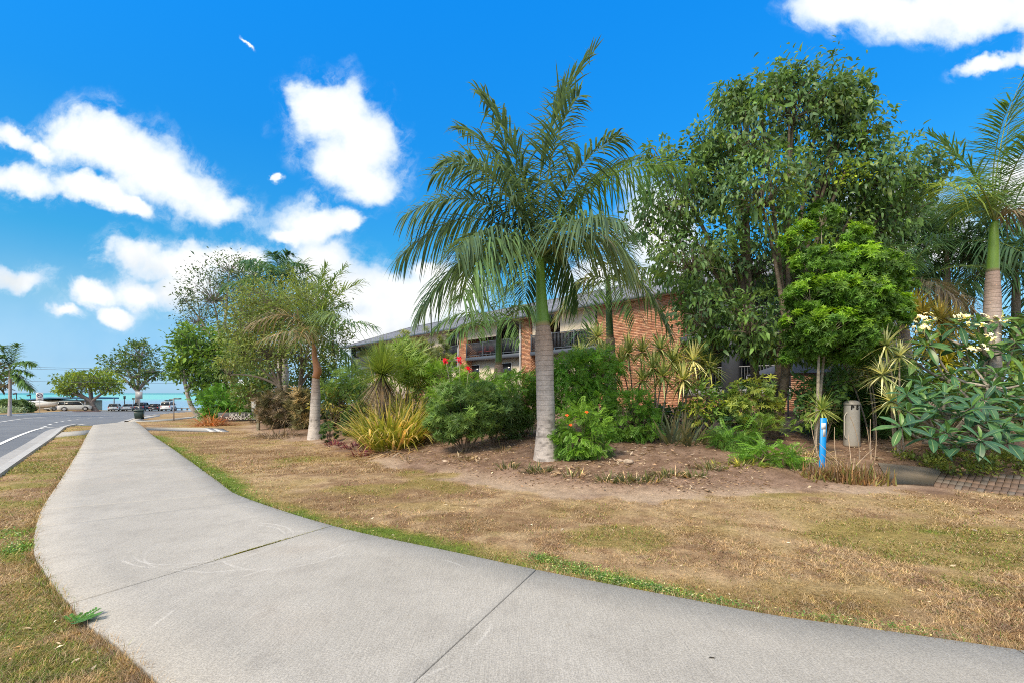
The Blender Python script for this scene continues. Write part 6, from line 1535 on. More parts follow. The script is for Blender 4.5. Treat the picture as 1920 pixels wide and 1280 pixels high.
# meter post
b = G(484, 806); k = b[1] / F_PX; mp_ = thing('meter_post', 'weathered timber post with a pale grey meter box on it, by the sign', 'post', b)
g = GB(); cbox(g, b[0] - .05, b[0] + .06, b[1] - .05, b[1] + .05, b[2] - .1, b[2] + 58 * k, .008, (.36, .35, .27)); obj('post', g, M_BARK, mp_)
g = GB(); cbox(g, b[0] - .16, b[0] + .03, b[1] - .20, b[1] - .052, b[2] + 36 * k, b[2] + 59 * k, .008, (.50, .53, .54)); bx_ = obj('meter_box', g, M_METAL, mp_)
g = GB(); cbox(g, b[0] - .15, b[0] + .02, b[1] - .212, b[1] - .2005, b[2] + 38 * k, b[2] + 57.5 * k, .004, (.55, .58, .59)); obj('door', g, M_METAL, bx_)
# townhouse sign
b = G(451, 792); k = b[1] / F_PX; sg = thing('name_sign', 'low dark slate sign reading BEACH TOWNHOUSES beneath the vivid green bush', 'sign', b, rz=math.radians(28))
w, h = 1.02, 17 * k
g = GB(); cbox(g, -w, w, -.04, .04, .08, .08 + h, .01, (.085, .085, .095)); obj('board', g, M_PAINTC, sg, local=True)
for x in (-w * .7, w * .7): g = GB(); cbox(g, x - .05, x + .05, -.035, .035, -.15, .08, .005, (.12, .11, .10)); obj('foot', g, M_PAINTC, sg, local=True)
M_WHITE = pmat('white_letters', (.80, .80, .78), .5, .3)
for txt, x, z, s in (('BEACH  A', -.02, .08 + h * .70, .225), ('TOWNHOUSES', .08, .08 + h * .34, .225)):
    o = obj('lettering', font_mesh(txt, s, .006), M_WHITE, sg, local=True); o.location = (x, -.046, z); o.rotation_euler = (math.radians(90), 0, 0)
g = GB(); 
for s in (1, -1): tube(g, [[-.92, -.046, .08 + h * (.5 - .16 * s)], [-.84, -.046, .08 + h * .52], [-.90, -.046, .08 + h * (.5 + .2 * s)]], .012, 6, (.8, .8, .78))
obj('emblem', g, M_PAINTC, sg, local=True)
# green bin
b = G(261, 785); k = b[1] / F_PX; bn = thing('rubbish_bin', 'dark green tapered rubbish bin at the end of the path', 'bin', b, rz=.5)
g = GB(); a0, a1, H = 6.0 * k, 7.6 * k, 18 * k
def ring(a, z, bv=.04): return [[-a + bv, -a, z], [a - bv, -a, z], [a, -a + bv, z], [a, a - bv, z], [a - bv, a, z], [-a + bv, a, z], [-a, a - bv, z], [-a, -a + bv, z]]
def stack(rings, c): 
    V = sum(rings, []); n = len(rings); g.add(V, [np.array([[r * 8 + q, r * 8 + (q + 1) % 8, r * 8 + 8 + (q + 1) % 8, r * 8 + 8 + q] for r in range(n - 1) for q in range(8)]), np.array([list(range(7, -1, -1)), list(range(n * 8 - 8, n * 8))])], c)
stack([ring(a0, .04), ring(a1, H * .9)], (.030, .055, .050)); obj('body', g, M_METAL, bn, local=True)
g = GB(); stack([ring(a1 + .03, H * .885), ring(a1 + .035, H * .93), ring(a1 - .03, H * .99)], (.035, .065, .058)); obj('lid', g, M_METAL, bn, local=True)
for y in (-.14, .14):
    g = GB(); tube(g, [[a0 - .03, y - .02, .07], [a0 - .03, y + .02, .07]], .07, 14, (.02, .02, .02)); obj('wheel', g, M_RUBBER, bn, local=True)
# street name sign
b = G(326, 788.5); k = b[1] / F_PX; ns = thing('street_sign', 'street name sign with two dark blades on a thin grey pole', 'street sign', b)
g = GB(); tube(g, [b - [0, 0, .1], b + [0, 0, 43 * k]], .028, 10, (.20, .18, .19)); obj('pole', g, M_METAL, ns, smooth=True)
for ang, x0, x1, z in ((.12, .03, 13 * k, 42), (2.7, .03, 15 * k, 40)):
    g = GB(); d = np.array([math.cos(ang), math.sin(ang)]); n = np.array([-d[1], d[0]]) * .012
    V = [[*(b[:2] + d * x + n * s), b[2] + (z + dz) * k] for dz in (-1.3, 1.3) for (x, s) in ((x0, -1), (x1, -1), (x1, 1), (x0, 1))]
    g.add(V, BOXF, (.10, .12, .13)); bl = obj('blade', g, M_METAL, ns)
# back of a grey sign and its pole, near the bin
b = GX(261, 62.0); k = 62.0 / F_PX; zt = CAM_H - (733 - HY) * k; rs = thing('traffic_sign', 'grey back of a rectangular traffic sign above the green bin', 'traffic sign', b)
g = GB(); tube(g, [b - [0, 0, .1], [b[0], b[1], zt]], .04, 8, (.45, .46, .48)); obj('pole', g, M_METAL, rs, smooth=True)
g = GB(); V = [[b[0] + x, b[1] + y + x * .5, z] for z in (zt - 14 * k, zt) for (x, y) in ((-.33, -.05), (.33, -.05), (.33, -.03), (-.33, -.03))]; g.add(V, BOXF, (.33, .34, .37)); obj('panel', g, M_METAL, rs)
# 40 sign
b = GX(74.5, 66.0); k = 66.0 / F_PX; zt = CAM_H - (735 - HY) * k; ang = math.radians(35); ss = thing('speed_sign', 'white 40 speed limit sign with a ring, on a pole across the road', 'speed sign', b, rz=ang)
g = GB(); tube(g, [[0, 0, -.1], [0, 0, zt - b[2]]], .035, 8, (.5, .5, .5)); obj('pole', g, M_METAL, ss, local=True, smooth=True)
w = .37; h = 15 * k; z0 = zt - b[2] - h
g = GB(); cbox(g, -w, w, -.06, -.038, z0, z0 + h, .004, (.78, .78, .80)); pn = obj('panel', g, M_PAINTC, ss, local=True)
g = GB(); cz = z0 + h * .62; t = np.linspace(0, 6.283, 33); tube(g, np.stack([np.cos(t) * .27, 0 * t - .062, cz + np.sin(t) * .27], 1), .045, 6, (.10, .03, .10), False); obj('ring', g, M_PAINTC, ss, local=True)
g = GB(); box(g, -w + .01, w - .01, -.0625, -.0602, z0 + h * .93, z0 + h * .985, (.10, .10, .22)); obj('band', g, M_PAINTC, ss, local=True)
o = obj('lettering', font_mesh('40', .36, .003), M_BLACK, ss, local=True); o.location = (0, -.063, cz); o.rotation_euler = (math.radians(90), 0, 0)
o = obj('lettering', font_mesh('AREA', .17, .003), M_BLACK, ss, local=True); o.location = (0, -.063, z0 + h * .13); o.rotation_euler = (math.radians(90), 0, 0)
# path lights by the shore and thin poles
for px, Y, top, lab in [(31, 108, 738, 'slim black lamp post left of the coconut palm fronds tip, by the sea'), (57, 109, 741, 'short black lamp post above the low building roof left end')]:
    b = GX(px, Y); zt = CAM_H - (top - HY) * Y / F_PX; lp = thing('lamp_post', lab, 'lamp post', b)
    g = GB(); tube(g, [b - [0, 0, .1], [b[0], b[1], zt], [b[0], b[1], zt + .05]], [.09, .07, .07], 8, (.05, .05, .06)); obj('pole', g, M_METAL, lp, smooth=True)
    g = GB(); tube(g, [[b[0] - .75, b[1], zt], [b[0] - .15, b[1], zt + .16], [b[0] + .1, b[1], zt + .06]], [.16, .2, .09], 8, (.05, .05, .06)); obj('lamp_head', g, M_METAL, lp, smooth=True)
for px, Y, top, lab in [(214, 104, 746, 'plain blue grey post beside the white hatchback'), ]:
    b = GX(px, Y); zt = CAM_H - (top - HY) * Y / F_PX; lp = thing('marker_pole', lab, 'pole', b)
    g = GB(); tube(g, [b - [0, 0, .1], [b[0], b[1], zt]], .11, 8, (.16, .20, .26)); obj('pole', g, M_METAL, lp, smooth=True)
b = GX(233.5, 104); zt = CAM_H - (741 - HY) * 104 / F_PX; lp = thing('beach_shower', 'dark post with a wider head between the two white cars', 'post', b)
g = GB(); tube(g, [b - [0, 0, .1], [b[0], b[1], zt - .5]], .09, 8, (.06, .08, .10)); obj('pole', g, M_METAL, lp, smooth=True)
g = GB(); cbox(g, b[0] - .2, b[0] + .2, b[1] - .1, b[1] + .1, zt - .7, zt, .03, (.05, .07, .09)); obj('head', g, M_METAL, lp)
b = GX(250.5, 103); zt = CAM_H - (745 - HY) * 103 / F_PX; lp = thing('info_sign', 'small grey green sign on a post beside the tall shore tree', 'sign', b)
g = GB(); tube(g, [b - [0, 0, .1], [b[0], b[1], zt]], .05, 8, (.4, .4, .42)); obj('pole', g, M_METAL, lp, smooth=True)
g = GB(); cbox(g, b[0] - .3, b[0] + .3, b[1] - .08, b[1] - .05, zt - .35, zt, .005, (.20, .27, .26)); obj('panel', g, M_METAL, lp)
# low timber rail at the edge of the shore
A, B_ = GX(330, 104), GX(392, 108); rl = thing('timber_rail', 'low timber barrier rail along the edge of the shore', 'rail', A)
for t in np.linspace(0, 1, 7):
    p = A + (B_ - A) * t; p[2] = hz(p[0], p[1]); g = GB(); cbox(g, p[0] - .13, p[0] + .13, p[1] - .13, p[1] + .13, p[2] - .2, p[2] + .62, .02, (.20, .19, .18)); obj('post', g, M_BARK, rl)
g = GB(); zA, zB = hz(A[0], A[1]) + .52, hz(B_[0], B_[1]) + .52
tube(g, [[A[0], A[1] - .15, zA], [B_[0], B_[1] - .15, zB]], .10, 6, (.42, .42, .42)); obj('rail', g, M_BARK, rl)
# power lines from a pole out of frame to a pole hidden behind the trees
pA, pB = P(-260, 676, 70), P(400, 692, 95)
for (dz, lab) in ((0.0, 'upper power line crossing the sky above the spreading tree'), (-.28, 'middle power line just under the upper one'), (-2.1, 'lowest power line, passing behind the spreading tree')):
    g = GB(); a_, b_ = pA + [0, 0, dz], pB + [0, 0, dz * 1.3]; tube(g, bez(a_, (a_ + b_) / 2 - [0, 0, .7], b_, 24), .022, 5, (.10, .11, .13), False); solo('power_line', lab, 'cable', g, M_METAL, a_, 'power lines over the foreshore')
for nm, p in (('left', pA), ('right', pB)):
    g = GB(); gz = hz(p[0], p[1]); tube(g, [[p[0], p[1], gz - .3], [p[0], p[1], p[2] + .5]], [.17, .12], 10, (.25, .21, .17)); 
    if nm == 'right': solo('power_pole', 'timber power pole hidden among the left tree group', 'power pole', g, M_BARK, (p[0], p[1], gz))

# ------------------------------------------------------------------ low building, hedge and shore things on the far left
Yb = 108.0; kb = Yb / F_PX
def xat(px, Y=Yb): return (px - CX) / F_PX * Y
zb = hz(xat(100), Yb); lowb = thing('beach_building', 'low tan building with a shallow blue roof by the sea', 'building', (xat(100), Yb, zb))
x0, x1 = xat(20), xat(142); ze = CAM_H - (750 - HY) * kb; zr = CAM_H - (743.5 - HY) * kb
g = GB(); box(g, x0, x1, Yb, Yb + 7, zb - .5, ze, (.44, .36, .26)); obj('wall', g, M_PAINTC, lowb)
g = GB(); xm = xat(100)
g.add([[x0 - .8, Yb - 1, ze - .1], [xm, Yb - 1, zr], [x1 + 3.2, Yb - 1, zr - .15], [x1 + 3.2, Yb + 8, zr - .15], [xm, Yb + 8, zr], [x0 - .8, Yb + 8, ze - .1],
       [x0 - .8, Yb - 1, ze - .42], [xm, Yb - 1, zr - .35], [x1 + 3.2, Yb - 1, zr - .5], [x1 + 3.2, Yb + 8, zr - .5], [xm, Yb + 8, zr - .35], [x0 - .8, Yb + 8, ze - .42]],
      np.array([[0, 1, 4, 5], [1, 2, 3, 4], [0, 6, 7, 1], [1, 7, 8, 2], [2, 8, 9, 3], [5, 11, 6, 0], [6, 11, 10, 7], [7, 10, 9, 8]]), (.05, .16, .30)); obj('roof', g, M_METAL, lowb)
g = GB(); box(g, xat(52), xat(60), Yb - .06, Yb - .002, ze - 1.1, ze - .6, (.03, .03, .04)); obj('sign_panel', g, M_PAINTC, lowb)
for xa in (70, 84, 112): g = GB(); box(g, xat(xa), xat(xa + 6), Yb - .03, Yb - .002, ze - 1.5, ze - .75); obj('window', g, M_GLASS, lowb)
for xa in (146, 162): g = GB(); box(g, xat(xa) - .1, xat(xa) + .1, Yb - .4, Yb - .2, zb - .3, zr - .5, (.3, .3, .34)); obj('post', g, M_METAL, lowb)
for (px, Y, rx, ry, lab, cs, nm) in [(15, 66, 34, 15, 'clipped dark green hedge on the far left roadside', [(.05, .09, .035), (.065, .11, .04)], 'hedge')]:
    bb = GX(px, Y); shrub(nm, lab, 'hedge', bb, [LB(px + q, 764, Y, 13, 14, 1.6) for q in (-42, -24, -6, 10, 20)], T_TUFT, .30, cs, .05, 5, leaf_kw=dict(per=14, dens=60, spread=.16, down=0, up=.1, shell=.7, twig=.02))
bb = GX(20, 60); shrub('silver_bush', 'low silvery grey green bush in front of the dark hedge', 'shrub', bb, [LB(px, 772, 60, 11, 9, .9) for px in (-20, -4, 10, 22, 34)], T_SIMPLE, .24, [(.17, .22, .17), (.13, .18, .13)], .03, 6, leaf_kw=dict(per=12, dens=60, spread=.18, down=0, up=.2, twig=.015))

# ------------------------------------------------------------------ vehicles
def section_loft(g, secs, c, cap=True):
    V, n = [], len(secs[0])
    for s in secs: V += s
    q = [[r * n + k, r * n + (k + 1) % n, r * n + n + (k + 1) % n, r * n + n + k] for r in range(len(secs) - 1) for k in range(n)]
    F = [np.array(q)]
    if cap: F.append(np.array([list(range(n - 1, -1, -1)), list(range(len(V) - n, len(V)))]))
    g.add(V, F, c)
def car(name, label, cat, loc, head, L, W, H, color, style, group='vehicles parked along the shore', dark_trim=True, rack=None):
    """x forward; style gives belt line and cabin outline as fractions of L and H"""
    t = thing(name, label, cat, loc, group, math.radians(head)); w = W / 2; gc = .20 * H / 1.5
    st = dict(hatch=dict(hood=.60, belt=.62, c0=.30, r0=.12, r1=-.42, c1=-.49), sedan=dict(hood=.60, belt=.64, c0=.27, r0=.10, r1=-.24, c1=-.38), suv=dict(hood=.62, belt=.62, c0=.27, r0=.14, r1=-.45, c1=-.485),
              van=dict(hood=.60, belt=.60, c0=.40, r0=.24, r1=-.47, c1=-.49))[style]
    zb, zh = st['belt'] * H, st['hood'] * H
    xs = [(-.5, gc + .12, zb * .86, .86), (-.488, gc, zb * .96, .95), (-.40, gc, zb, 1), (-.1, gc, zb, 1), (st['c0'], gc, zb, 1), (.40, gc, zh * .97, .98), (.475, gc + .02, zh * .86, .93), (.5, gc + .12, zh * .70, .82)]
    g = GB(); secs = []
    for fx, z0, z1, fw in xs:
        x = fx * L; ww = w * fw
        secs.append([[x, -ww * .95, z0], [x, -ww, z0 + .12], [x, -ww, z1 - .16], [x, -ww * .90, z1], [x, ww * .90, z1], [x, ww, z1 - .16], [x, ww, z0 + .12], [x, ww * .95, z0]])
    section_loft(g, secs, color); obj('body', g, M_CARP, t, local=True)
    zr = H - .03; g = GB(); cab = []
    for fx, z, fw in ((st['c1'], zb - .02, .90), (st['r1'], zr - .06, .74), ((st['r1'] + st['r0']) / 2, zr, .76), (st['r0'], zr - .05, .74), (st['c0'], zb - .02, .90)):
        x = fx * L; cab.append((x, z, w * fw))
    # glass house: belt ring to roof ring
    br_ = [[st['c1'] * L, -w * .90, zb - .02], [st['c0'] * L, -w * .90, zb - .02], [st['c0'] * L, w * .90, zb - .02], [st['c1'] * L, w * .90, zb - .02]]
    tr_ = [[st['r1'] * L, -w * .74, zr - .05], [st['r0'] * L, -w * .74, zr - .05], [st['r0'] * L, w * .74, zr - .05], [st['r1'] * L, w * .74, zr - .05]]
    g.add(br_ + tr_, BOXF, (.03, .03, .035)); obj('window', g, M_GLASS, t, local=True)
    g = GB(); o_ = .015
    V = [[st['r1'] * L - .02, -w * .755, zr - .07], [st['r0'] * L + .02, -w * .755, zr - .07], [st['r0'] * L + .02, w * .755, zr - .07], [st['r1'] * L - .02, w * .755, zr - .07],
         [st['r1'] * L + .05, -w * .68, zr + .03], [st['r0'] * L - .06, -w * .68, zr + .03], [st['r0'] * L - .06, w * .68, zr + .03], [st['r1'] * L + .05, w * .68, zr + .03]]
    g.add(V, BOXF, color); obj('roof', g, M_CARP, t, local=True)
    for s in (-1, 1):
        for fa, fb in ((st['c1'], st['r1']), (st['c0'], st['r0']), (-.05, -.05), (st['c1'] * .62, st['c1'] * .62 + .02)):
            g = GB(); tube(g, [[fa * L, s * w * .905, zb - .03], [fb * L, s * w * .757, zr - .05]], .04, 5, color if fa != -.05 else (.04, .04, .04)); obj('pillar', g, M_CARP, t, local=True)
    R = .235 * H if style != 'sedan' else .225 * H; R = max(.31, min(.40, R))
    for x in (.315 * L, -.295 * L):
        for s in (-1, 1):
            g = GB(); y = s * (w - .10); th = .105
            tube(g, [[x, y - th, R], [x, y - th * .8, R], [x, y + th * .8, R], [x, y + th, R]], [R * .9, R, R, R * .9], 20, (.02, .02, .02)); wh = obj('wheel', g, M_RUBBER, t, local=True)
            g = GB(); tube(g, [[x, y + s * (th + .001), R], [x, y + s * (th + .012), R]], [R * .66, R * .6], 14, (.42, .43, .45)); obj('rim', g, M_METAL, wh, local=True)
            g = GB(); a = np.linspace(-.15, math.pi + .15, 14); tube(g, np.stack([x + np.cos(a) * R * 1.12, 0 * a + s * (w - .005), R + np.sin(a) * R * 1.12], 1), .05, 5, (.03, .03, .035) if dark_trim else color, False); obj('wheel_arch', g, M_CARP, t, local=True)
    for s in (-1, 1):
        g = GB(); cbox(g, -.5 * L - .012, -.465 * L, s * w * .80 - .10, s * w * .80 + .10, zb * .66, zb * .88, .01, (.45, .02, .02)); obj('tail_light', g, M_CARP, t, local=True)
        g = GB(); cbox(g, .462 * L, .495 * L, s * w * .68 - .14, s * w * .68 + .14, zh * .68, zh * .82, .01, (.75, .77, .8)); obj('headlight', g, M_CARP, t, local=True)
        g = GB(); cbox(g, st['c0'] * L * .86 - .06, st['c0'] * L * .86 + .06, s * (w + .10) - .07, s * (w + .10) + .07, zb + .02, zb + .14, .01, color); obj('mirror', g, M_CARP, t, local=True)
    g = GB(); cbox(g, -.512 * L, -.47 * L, -w * .86, w * .86, gc + .02, gc + .22, .02, (.05, .05, .055) if dark_trim else color); obj('bumper', g, M_CARP, t, local=True)
    g = GB(); cbox(g, .465 * L, .508 * L, -w * .84, w * .84, gc + .02, gc + .22, .02, (.05, .05, .055) if dark_trim else color); obj('bumper', g, M_CARP, t, local=True)
    g = GB(); box(g, -.5 * L - .022, -.5 * L - .014, -.19, .19, zb * .58, zb * .58 + .11, (.8, .8, .78)); obj('number_plate', g, M_CARP, t, local=True)
    if rack: rack(t, L, w, H)
    return t
WHT, DRK, SIL = (.78, .79, .80), (.022, .025, .038), (.52, .54, .54)
def cl(px, Y): return GX(px, Y)
car('parked_car', 'white hatchback, leftmost of the row parked facing the sea', 'car', cl(216, 98), 120, 4.3, 1.78, 1.48, WHT, 'hatch')
car('parked_car', 'white sedan parked between the white hatchback and the dark wagon', 'car', cl(243, 99.5), 116, 4.6, 1.8, 1.44, WHT, 'sedan')
car('parked_car', 'dark blue off-road wagon parked under the tall shore tree', 'car', cl(267, 100), 113, 4.7, 1.86, 1.74, (.035, .045, .075), 'suv')
car('parked_car', 'black hatchback parked between the dark wagon and the white van', 'car', cl(291, 101), 118, 4.2, 1.76, 1.46, DRK, 'hatch')
def boards(t, L, w, H):
    g = GB()
    for x in (-.3, .12): tube(g, [[x * L, -w * .8, H + .08], [x * L, w * .8, H + .08]], .03, 6, (.05, .05, .05))
    obj('roof_rack', g, M_METAL, t, local=True)
    g = GB(); section_loft(g, [[[x, -ww, H + .12 + dz], [x, ww, H + .12 + dz], [x, ww, H + .26 + dz], [x, -ww, H + .26 + dz]] for x, ww, dz in ((-1.9, .1, .12), (-1.4, .38, .02), (0, .45, 0), (1.3, .36, .02), (2.0, .08, .14))], (.05, .08, .09)); obj('roof_load', g, M_PAINTC, t, local=True)
car('parked_van', 'white van with a dark load on its roof, rightmost in the row', 'van', cl(316, 101.5), 112, 4.7, 1.85, 1.92, WHT, 'van', rack=boards)
car('parked_wagon', 'long silver off-road wagon parked side on beside the spreading tree', 'car', GX(141, 94), 36, 5.0, 1.9, 1.88, SIL, 'suv')
car('parked_van', 'white van back end between the boat and the silver wagon', 'van', GX(108, 100), 75, 3.9, 1.75, 1.85, WHT, 'van')
# boat on its trailer
bp = GX(72, 92); hd = math.radians(34)
tr = thing('boat_trailer', 'low galvanised boat trailer carrying the white runabout', 'trailer', bp, None, hd); g = GB()
for s in (-1, 1): tube(g, [[-2.4, s * .55, .42], [1.4, s * .5, .42], [2.6, 0, .42]], .06, 6, (.35, .36, .37))
tube(g, [[2.5, 0, .42], [3.6, 0, .44]], .06, 6, (.35, .36, .37)); tube(g, [[-.6, -.9, .34], [-.6, .9, .34]], .05, 6, (.3, .3, .3)); obj('frame', g, M_METAL, tr, local=True)
for s in (-1, 1):
    g = GB(); y = s * .98; tube(g, [[-.6, y - .09, .31], [-.6, y - .07, .31], [-.6, y + .07, .31], [-.6, y + .09, .31]], [.27, .31, .31, .27], 18, (.02, .02, .02)); wh = obj('wheel', g, M_RUBBER, tr, local=True)
    g = GB(); tube(g, [[-.6, y + s * .091, .31], [-.6, y + s * .1, .31]], .18, 12, (.6, .6, .6)); obj('rim', g, M_METAL, wh, local=True)
bt_ = thing('boat', 'white runabout boat with a pale canvas cover on the trailer', 'boat', bp + [0, 0, .45], None, hd); g = GB(); secs = []
for x, wd, zk, zd in ((-2.6, .92, .18, .98), (-1.5, 1.0, .08, 1.0), (0, 1.0, .06, 1.05), (1.4, .82, .14, 1.15), (2.4, .42, .38, 1.27), (3.0, .04, .85, 1.36)):
    secs.append([[x, -wd, zd], [x, -wd * .96, zk + .35 * (zd - zk)], [x, 0, zk], [x, wd * .96, zk + .35 * (zd - zk)], [x, wd, zd], [x, wd * .86, zd + .04], [x, -wd * .86, zd + .04]])
section_loft(g, secs, (.72, .70, .66)); obj('hull', g, M_CARP, bt_, local=True)
g = GB(); section_loft(g, [[[x, -wd, 1.06 + .05], [x, 0, z], [x, wd, 1.06 + .05]] for x, wd, z in ((-2.3, .7, 1.14), (-1.4, .82, 1.45), (.2, .8, 1.55), (1.3, .55, 1.32), (2.0, .3, 1.3))], (.70, .72, .72)); obj('cover', g, M_PAINTC, bt_, local=True)
g = GB(); cbox(g, -2.95, -2.62, -.2, .2, .45, 1.45, .05, (.03, .03, .04)); obj('outboard_motor', g, M_METAL, bt_, local=True)
# pale house glimpsed through the trees behind the vivid bush
Yh = 62.0; kh = Yh / F_PX; hb = GX(440, Yh); zt = CAM_H - (716 - HY) * kh; ho = thing('white_house', 'white house glimpsed between the trunks above the vivid green bush', 'house', hb)
g = GB(); box(g, hb[0] - 2.2, hb[0] + 3.2, Yh, Yh + 6, hb[2] - .5, zt - .55, (.68, .69, .70)); obj('wall', g, M_PAINTC, ho)
g = GB(); x0, x1 = hb[0] - 2.6, hb[0] + 3.6; g.add([[x0, Yh - .5, zt - .6], [x1, Yh - .5, zt - .6], [x1, Yh + 6.5, zt - .6], [x0, Yh + 6.5, zt - .6], [x0 + 1.5, Yh + 3, zt + .4], [x1 - 1.5, Yh + 3, zt + .4]], [np.array([[0, 1, 5, 4], [2, 3, 4, 5], [0, 3, 2, 1]]), np.array([[1, 2, 5], [3, 0, 4]])], (.72, .73, .74)); obj('roof', g, M_TILE, ho)
for x in (-1.2, 1.2): g = GB(); box(g, hb[0] + x - .5, hb[0] + x + .5, Yh - .03, Yh - .002, zt - 1.7, zt - .9); obj('window', g, M_GLASS, ho)

# ------------------------------------------------------------------ grass, weeds and litter
def blades(n, sample, name, hgt, wid, seed, colf, lay=.5, mat=None):
    r = np.random.default_rng(seed); x, y = sample(r, n); m = len(x)
    c = colf(x, y, r); a = r.uniform(0, 6.283, m); e = np.radians(r.uniform(8, 75, m) * lay + 6)
    dist = np.hypot(x, y); L = hgt * np.exp(r.normal(0, .3, m)); W = wid * np.clip(dist / 3.2, .8, 3.2)
    D = np.stack([np.cos(a) * np.cos(e), np.sin(a) * np.cos(e), np.sin(e)], 1); S = np.stack([-np.sin(a), np.cos(a), 0 * a], 1)
    z = h0(x, y) - .003; B = np.stack([x, y, z], 1)
    V = np.stack([B - S * W[:, None] * .5, B + S * W[:, None] * .5, B + D * L[:, None]], 1).reshape(-1, 3)
    g = GB(); g.add(V, np.arange(3 * m).reshape(-1, 3), np.repeat(c, 3, 0)); return obj(name, g, mat or M_GRASS, kind='stuff')
def lawn_ok(x, y, pad=.0):
    return (poly_sd(x, y, PATH_POLY) < -.004 - pad) & (poly_sd(x, y, ROAD_POLY) < -.14) & (poly_sd(x, y, PAVE_POLY) < 0)
def samp_lawn(y0, y1, x0, x1, powr=2.2):
    def f(r, n):
        u = r.random(n); y = (y0 ** (1 - powr) + u * (y1 ** (1 - powr) - y0 ** (1 - powr))) ** (1 / (1 - powr))
        x = r.uniform(x0, x1, n) * y * 1.0
        soil, gr, _ = ground_masks(x, y); k = lawn_ok(x, y) & (soil < .45) & (r.random(n) > soil)
        for w in STRIPW.values(): k &= poly_sd(x, y, w) < 0
        return x[k], y[k]
    return f
def col_lawn(x, y, r):
    c = ground_color(x, y); m = len(x); soil, gr, _ = ground_masks(x, y)
    t = r.random((m, 1)); straw = np.array([.58, .45, .28]); br = np.array([.24, .145, .085])
    c = np.where(t < .34, lerp(c, straw, .65), np.where(t < .58, lerp(c, br, .5), c * 1.12))
    gm = (r.random((m, 1)) < (.05 + .85 * sstep(gr, .1, .8))[:, None]); c = np.where(gm, vary((.155, .215, .04), m, .25, .12, r), c)
    return c * np.exp(r.normal(0, .2, (m, 1)))
blades(430000, samp_lawn(2.2, 12, -1.25, 1.3), 'lawn_grass', .036, .0042, 101, col_lawn)
blades(120000, samp_lawn(9, 30, -1.25, .35, 1.6), 'lawn_grass', .055, .0045, 102, col_lawn)
# tufts spilling over the path edge
def samp_edge(r, n):
    e = np.concatenate([resample(PRs, .01), resample(PLs, .01)]); e = e[(e[:, 1] > 2.2) & (e[:, 1] < 18)]
    wts = 1 / e[:, 1] ** 1.2; i = r.choice(len(e), n, p=wts / wts.sum()); p = e[i] + r.normal(0, .034, (n, 2))
    k = poly_sd(p[:, 0], p[:, 1], PATH_POLY) < .022 * r.random(n); return p[k, 0], p[k, 1]
blades(48000, samp_edge, 'edge_grass', .052, .0045, 103, col_lawn, .8)
# broad leaved weeds beside the path
def weeds(spots, n, size, seed, colr, name='clover_patch'):
    r = np.random.default_rng(seed); g = GB()
    for (px, py, rx, ry, f) in spots:
        c = gxy(px, py); m = int(n * f); x = c[0] + r.normal(0, rx, m); y = c[1] + r.normal(0, ry, m) - (x - c[0]) * .35; k = lawn_ok(x, y); x, y = x[k], y[k]
        z = h0(x, y) + r.uniform(.004, .035, len(x)); cc = vary(colr, len(x), .3, .15, r); cc = np.where(r.random((len(x), 1)) < .15, vary((.42, .40, .22), len(x), .2, .1, r), cc)
        scatter(g, T_SIMPLE, np.stack([x, y, z], 1), frames(norm(r.normal(0, 1, (len(x), 3)) * [1, 1, .35] + [0, 0, .25])), size * np.exp(r.normal(0, .25, len(x))), cc)
    obj(name, g, M_LEAF, kind='stuff')
weeds([(1050, 1058, .16, .05, 1), (1090, 1075, .20, .06, 1.6), (1140, 1088, .18, .05, 1.5), (1205, 1103, .15, .05, 1.4), (1235, 1108, .08, .04, .6), (1290, 1120, .14, .04, .7), (1350, 1135, .14, .04, .6), (1560, 1165, .14, .04, .5), (1010, 1045, .08, .04, .5), (1720, 1188, .14, .05, .4)], 620, .018, 5, (.085, .155, .04))
weeds([(340, 865, .5, .35, 2.0), (380, 895, .4, .25, 1.8), (420, 925, .3, .2, 1.2), (310, 838, .6, .5, 1.6), (460, 950, .3, .15, .8), (45, 1025, .14, .12, 1.0), (20, 1005, .2, .1, .6), (500, 968, .3, .12, .6), (600, 990, .3, .08, .5)], 700, .022, 6, (.085, .17, .03))
b = G(140, 1176); g = GB(); n = 46; r = np.random.default_rng(9)
for s in range(12):
    a = r.uniform(-.6, 2.9) + (0 if s else .2); d = np.array([math.cos(a), math.sin(a), .25]); L = r.uniform(.07, .13); t = np.linspace(.1, 1, 8)
    pts = b + [0, 0, .03] + d[None] * (L * t)[:, None]; tube(g, [b, b + d * L], .0012, 4, (.10, .16, .04), False)
    pp = np.repeat(pts, 2, 0); sd = np.tile([1., -1.], 8)[:, None]; S = norm(np.cross(d, [0, 0, 1.])); D = S[None] * sd + d * .5 + [0, 0, .25]; scatter(g, T_SIMPLE, pp, frames(norm(D)), .036, vary((.055, .14, .035), 16, .2, .1, r))
solo('weed_sprig', 'small green weed sprig at the left edge of the path in the foreground', 'weed', g, M_LEAF, b)
# moss in the open joint
jA, jB = gxy(131, 1139), gxy(621, 990); g = GB(); r = np.random.default_rng(12); n = 1500
t = np.clip(np.concatenate([r.normal(.57, .055, 1000), r.normal(.70, .05, 260), r.uniform(.5, .97, 240)]), 0, 1); wd = np.where(np.abs(t - .57) < .11, .011, .004)
p = jA + (jB - jA) * t[:, None]; off = r.normal(0, 1, n) * wd; p = p + np.array([.35, .94]) * off[:, None]
scatter(g, T_SIMPLE, np.c_[p, np.full(n, .028) + r.uniform(0, .006, n)], frames(norm(r.normal(0, 1, (n, 3)) * [1, 1, .3] + [0, 0, .4])), .011, vary((.15, .15, .025), n, .35, .15, r)); obj('joint_moss', g, M_LEAF, kind='stuff')
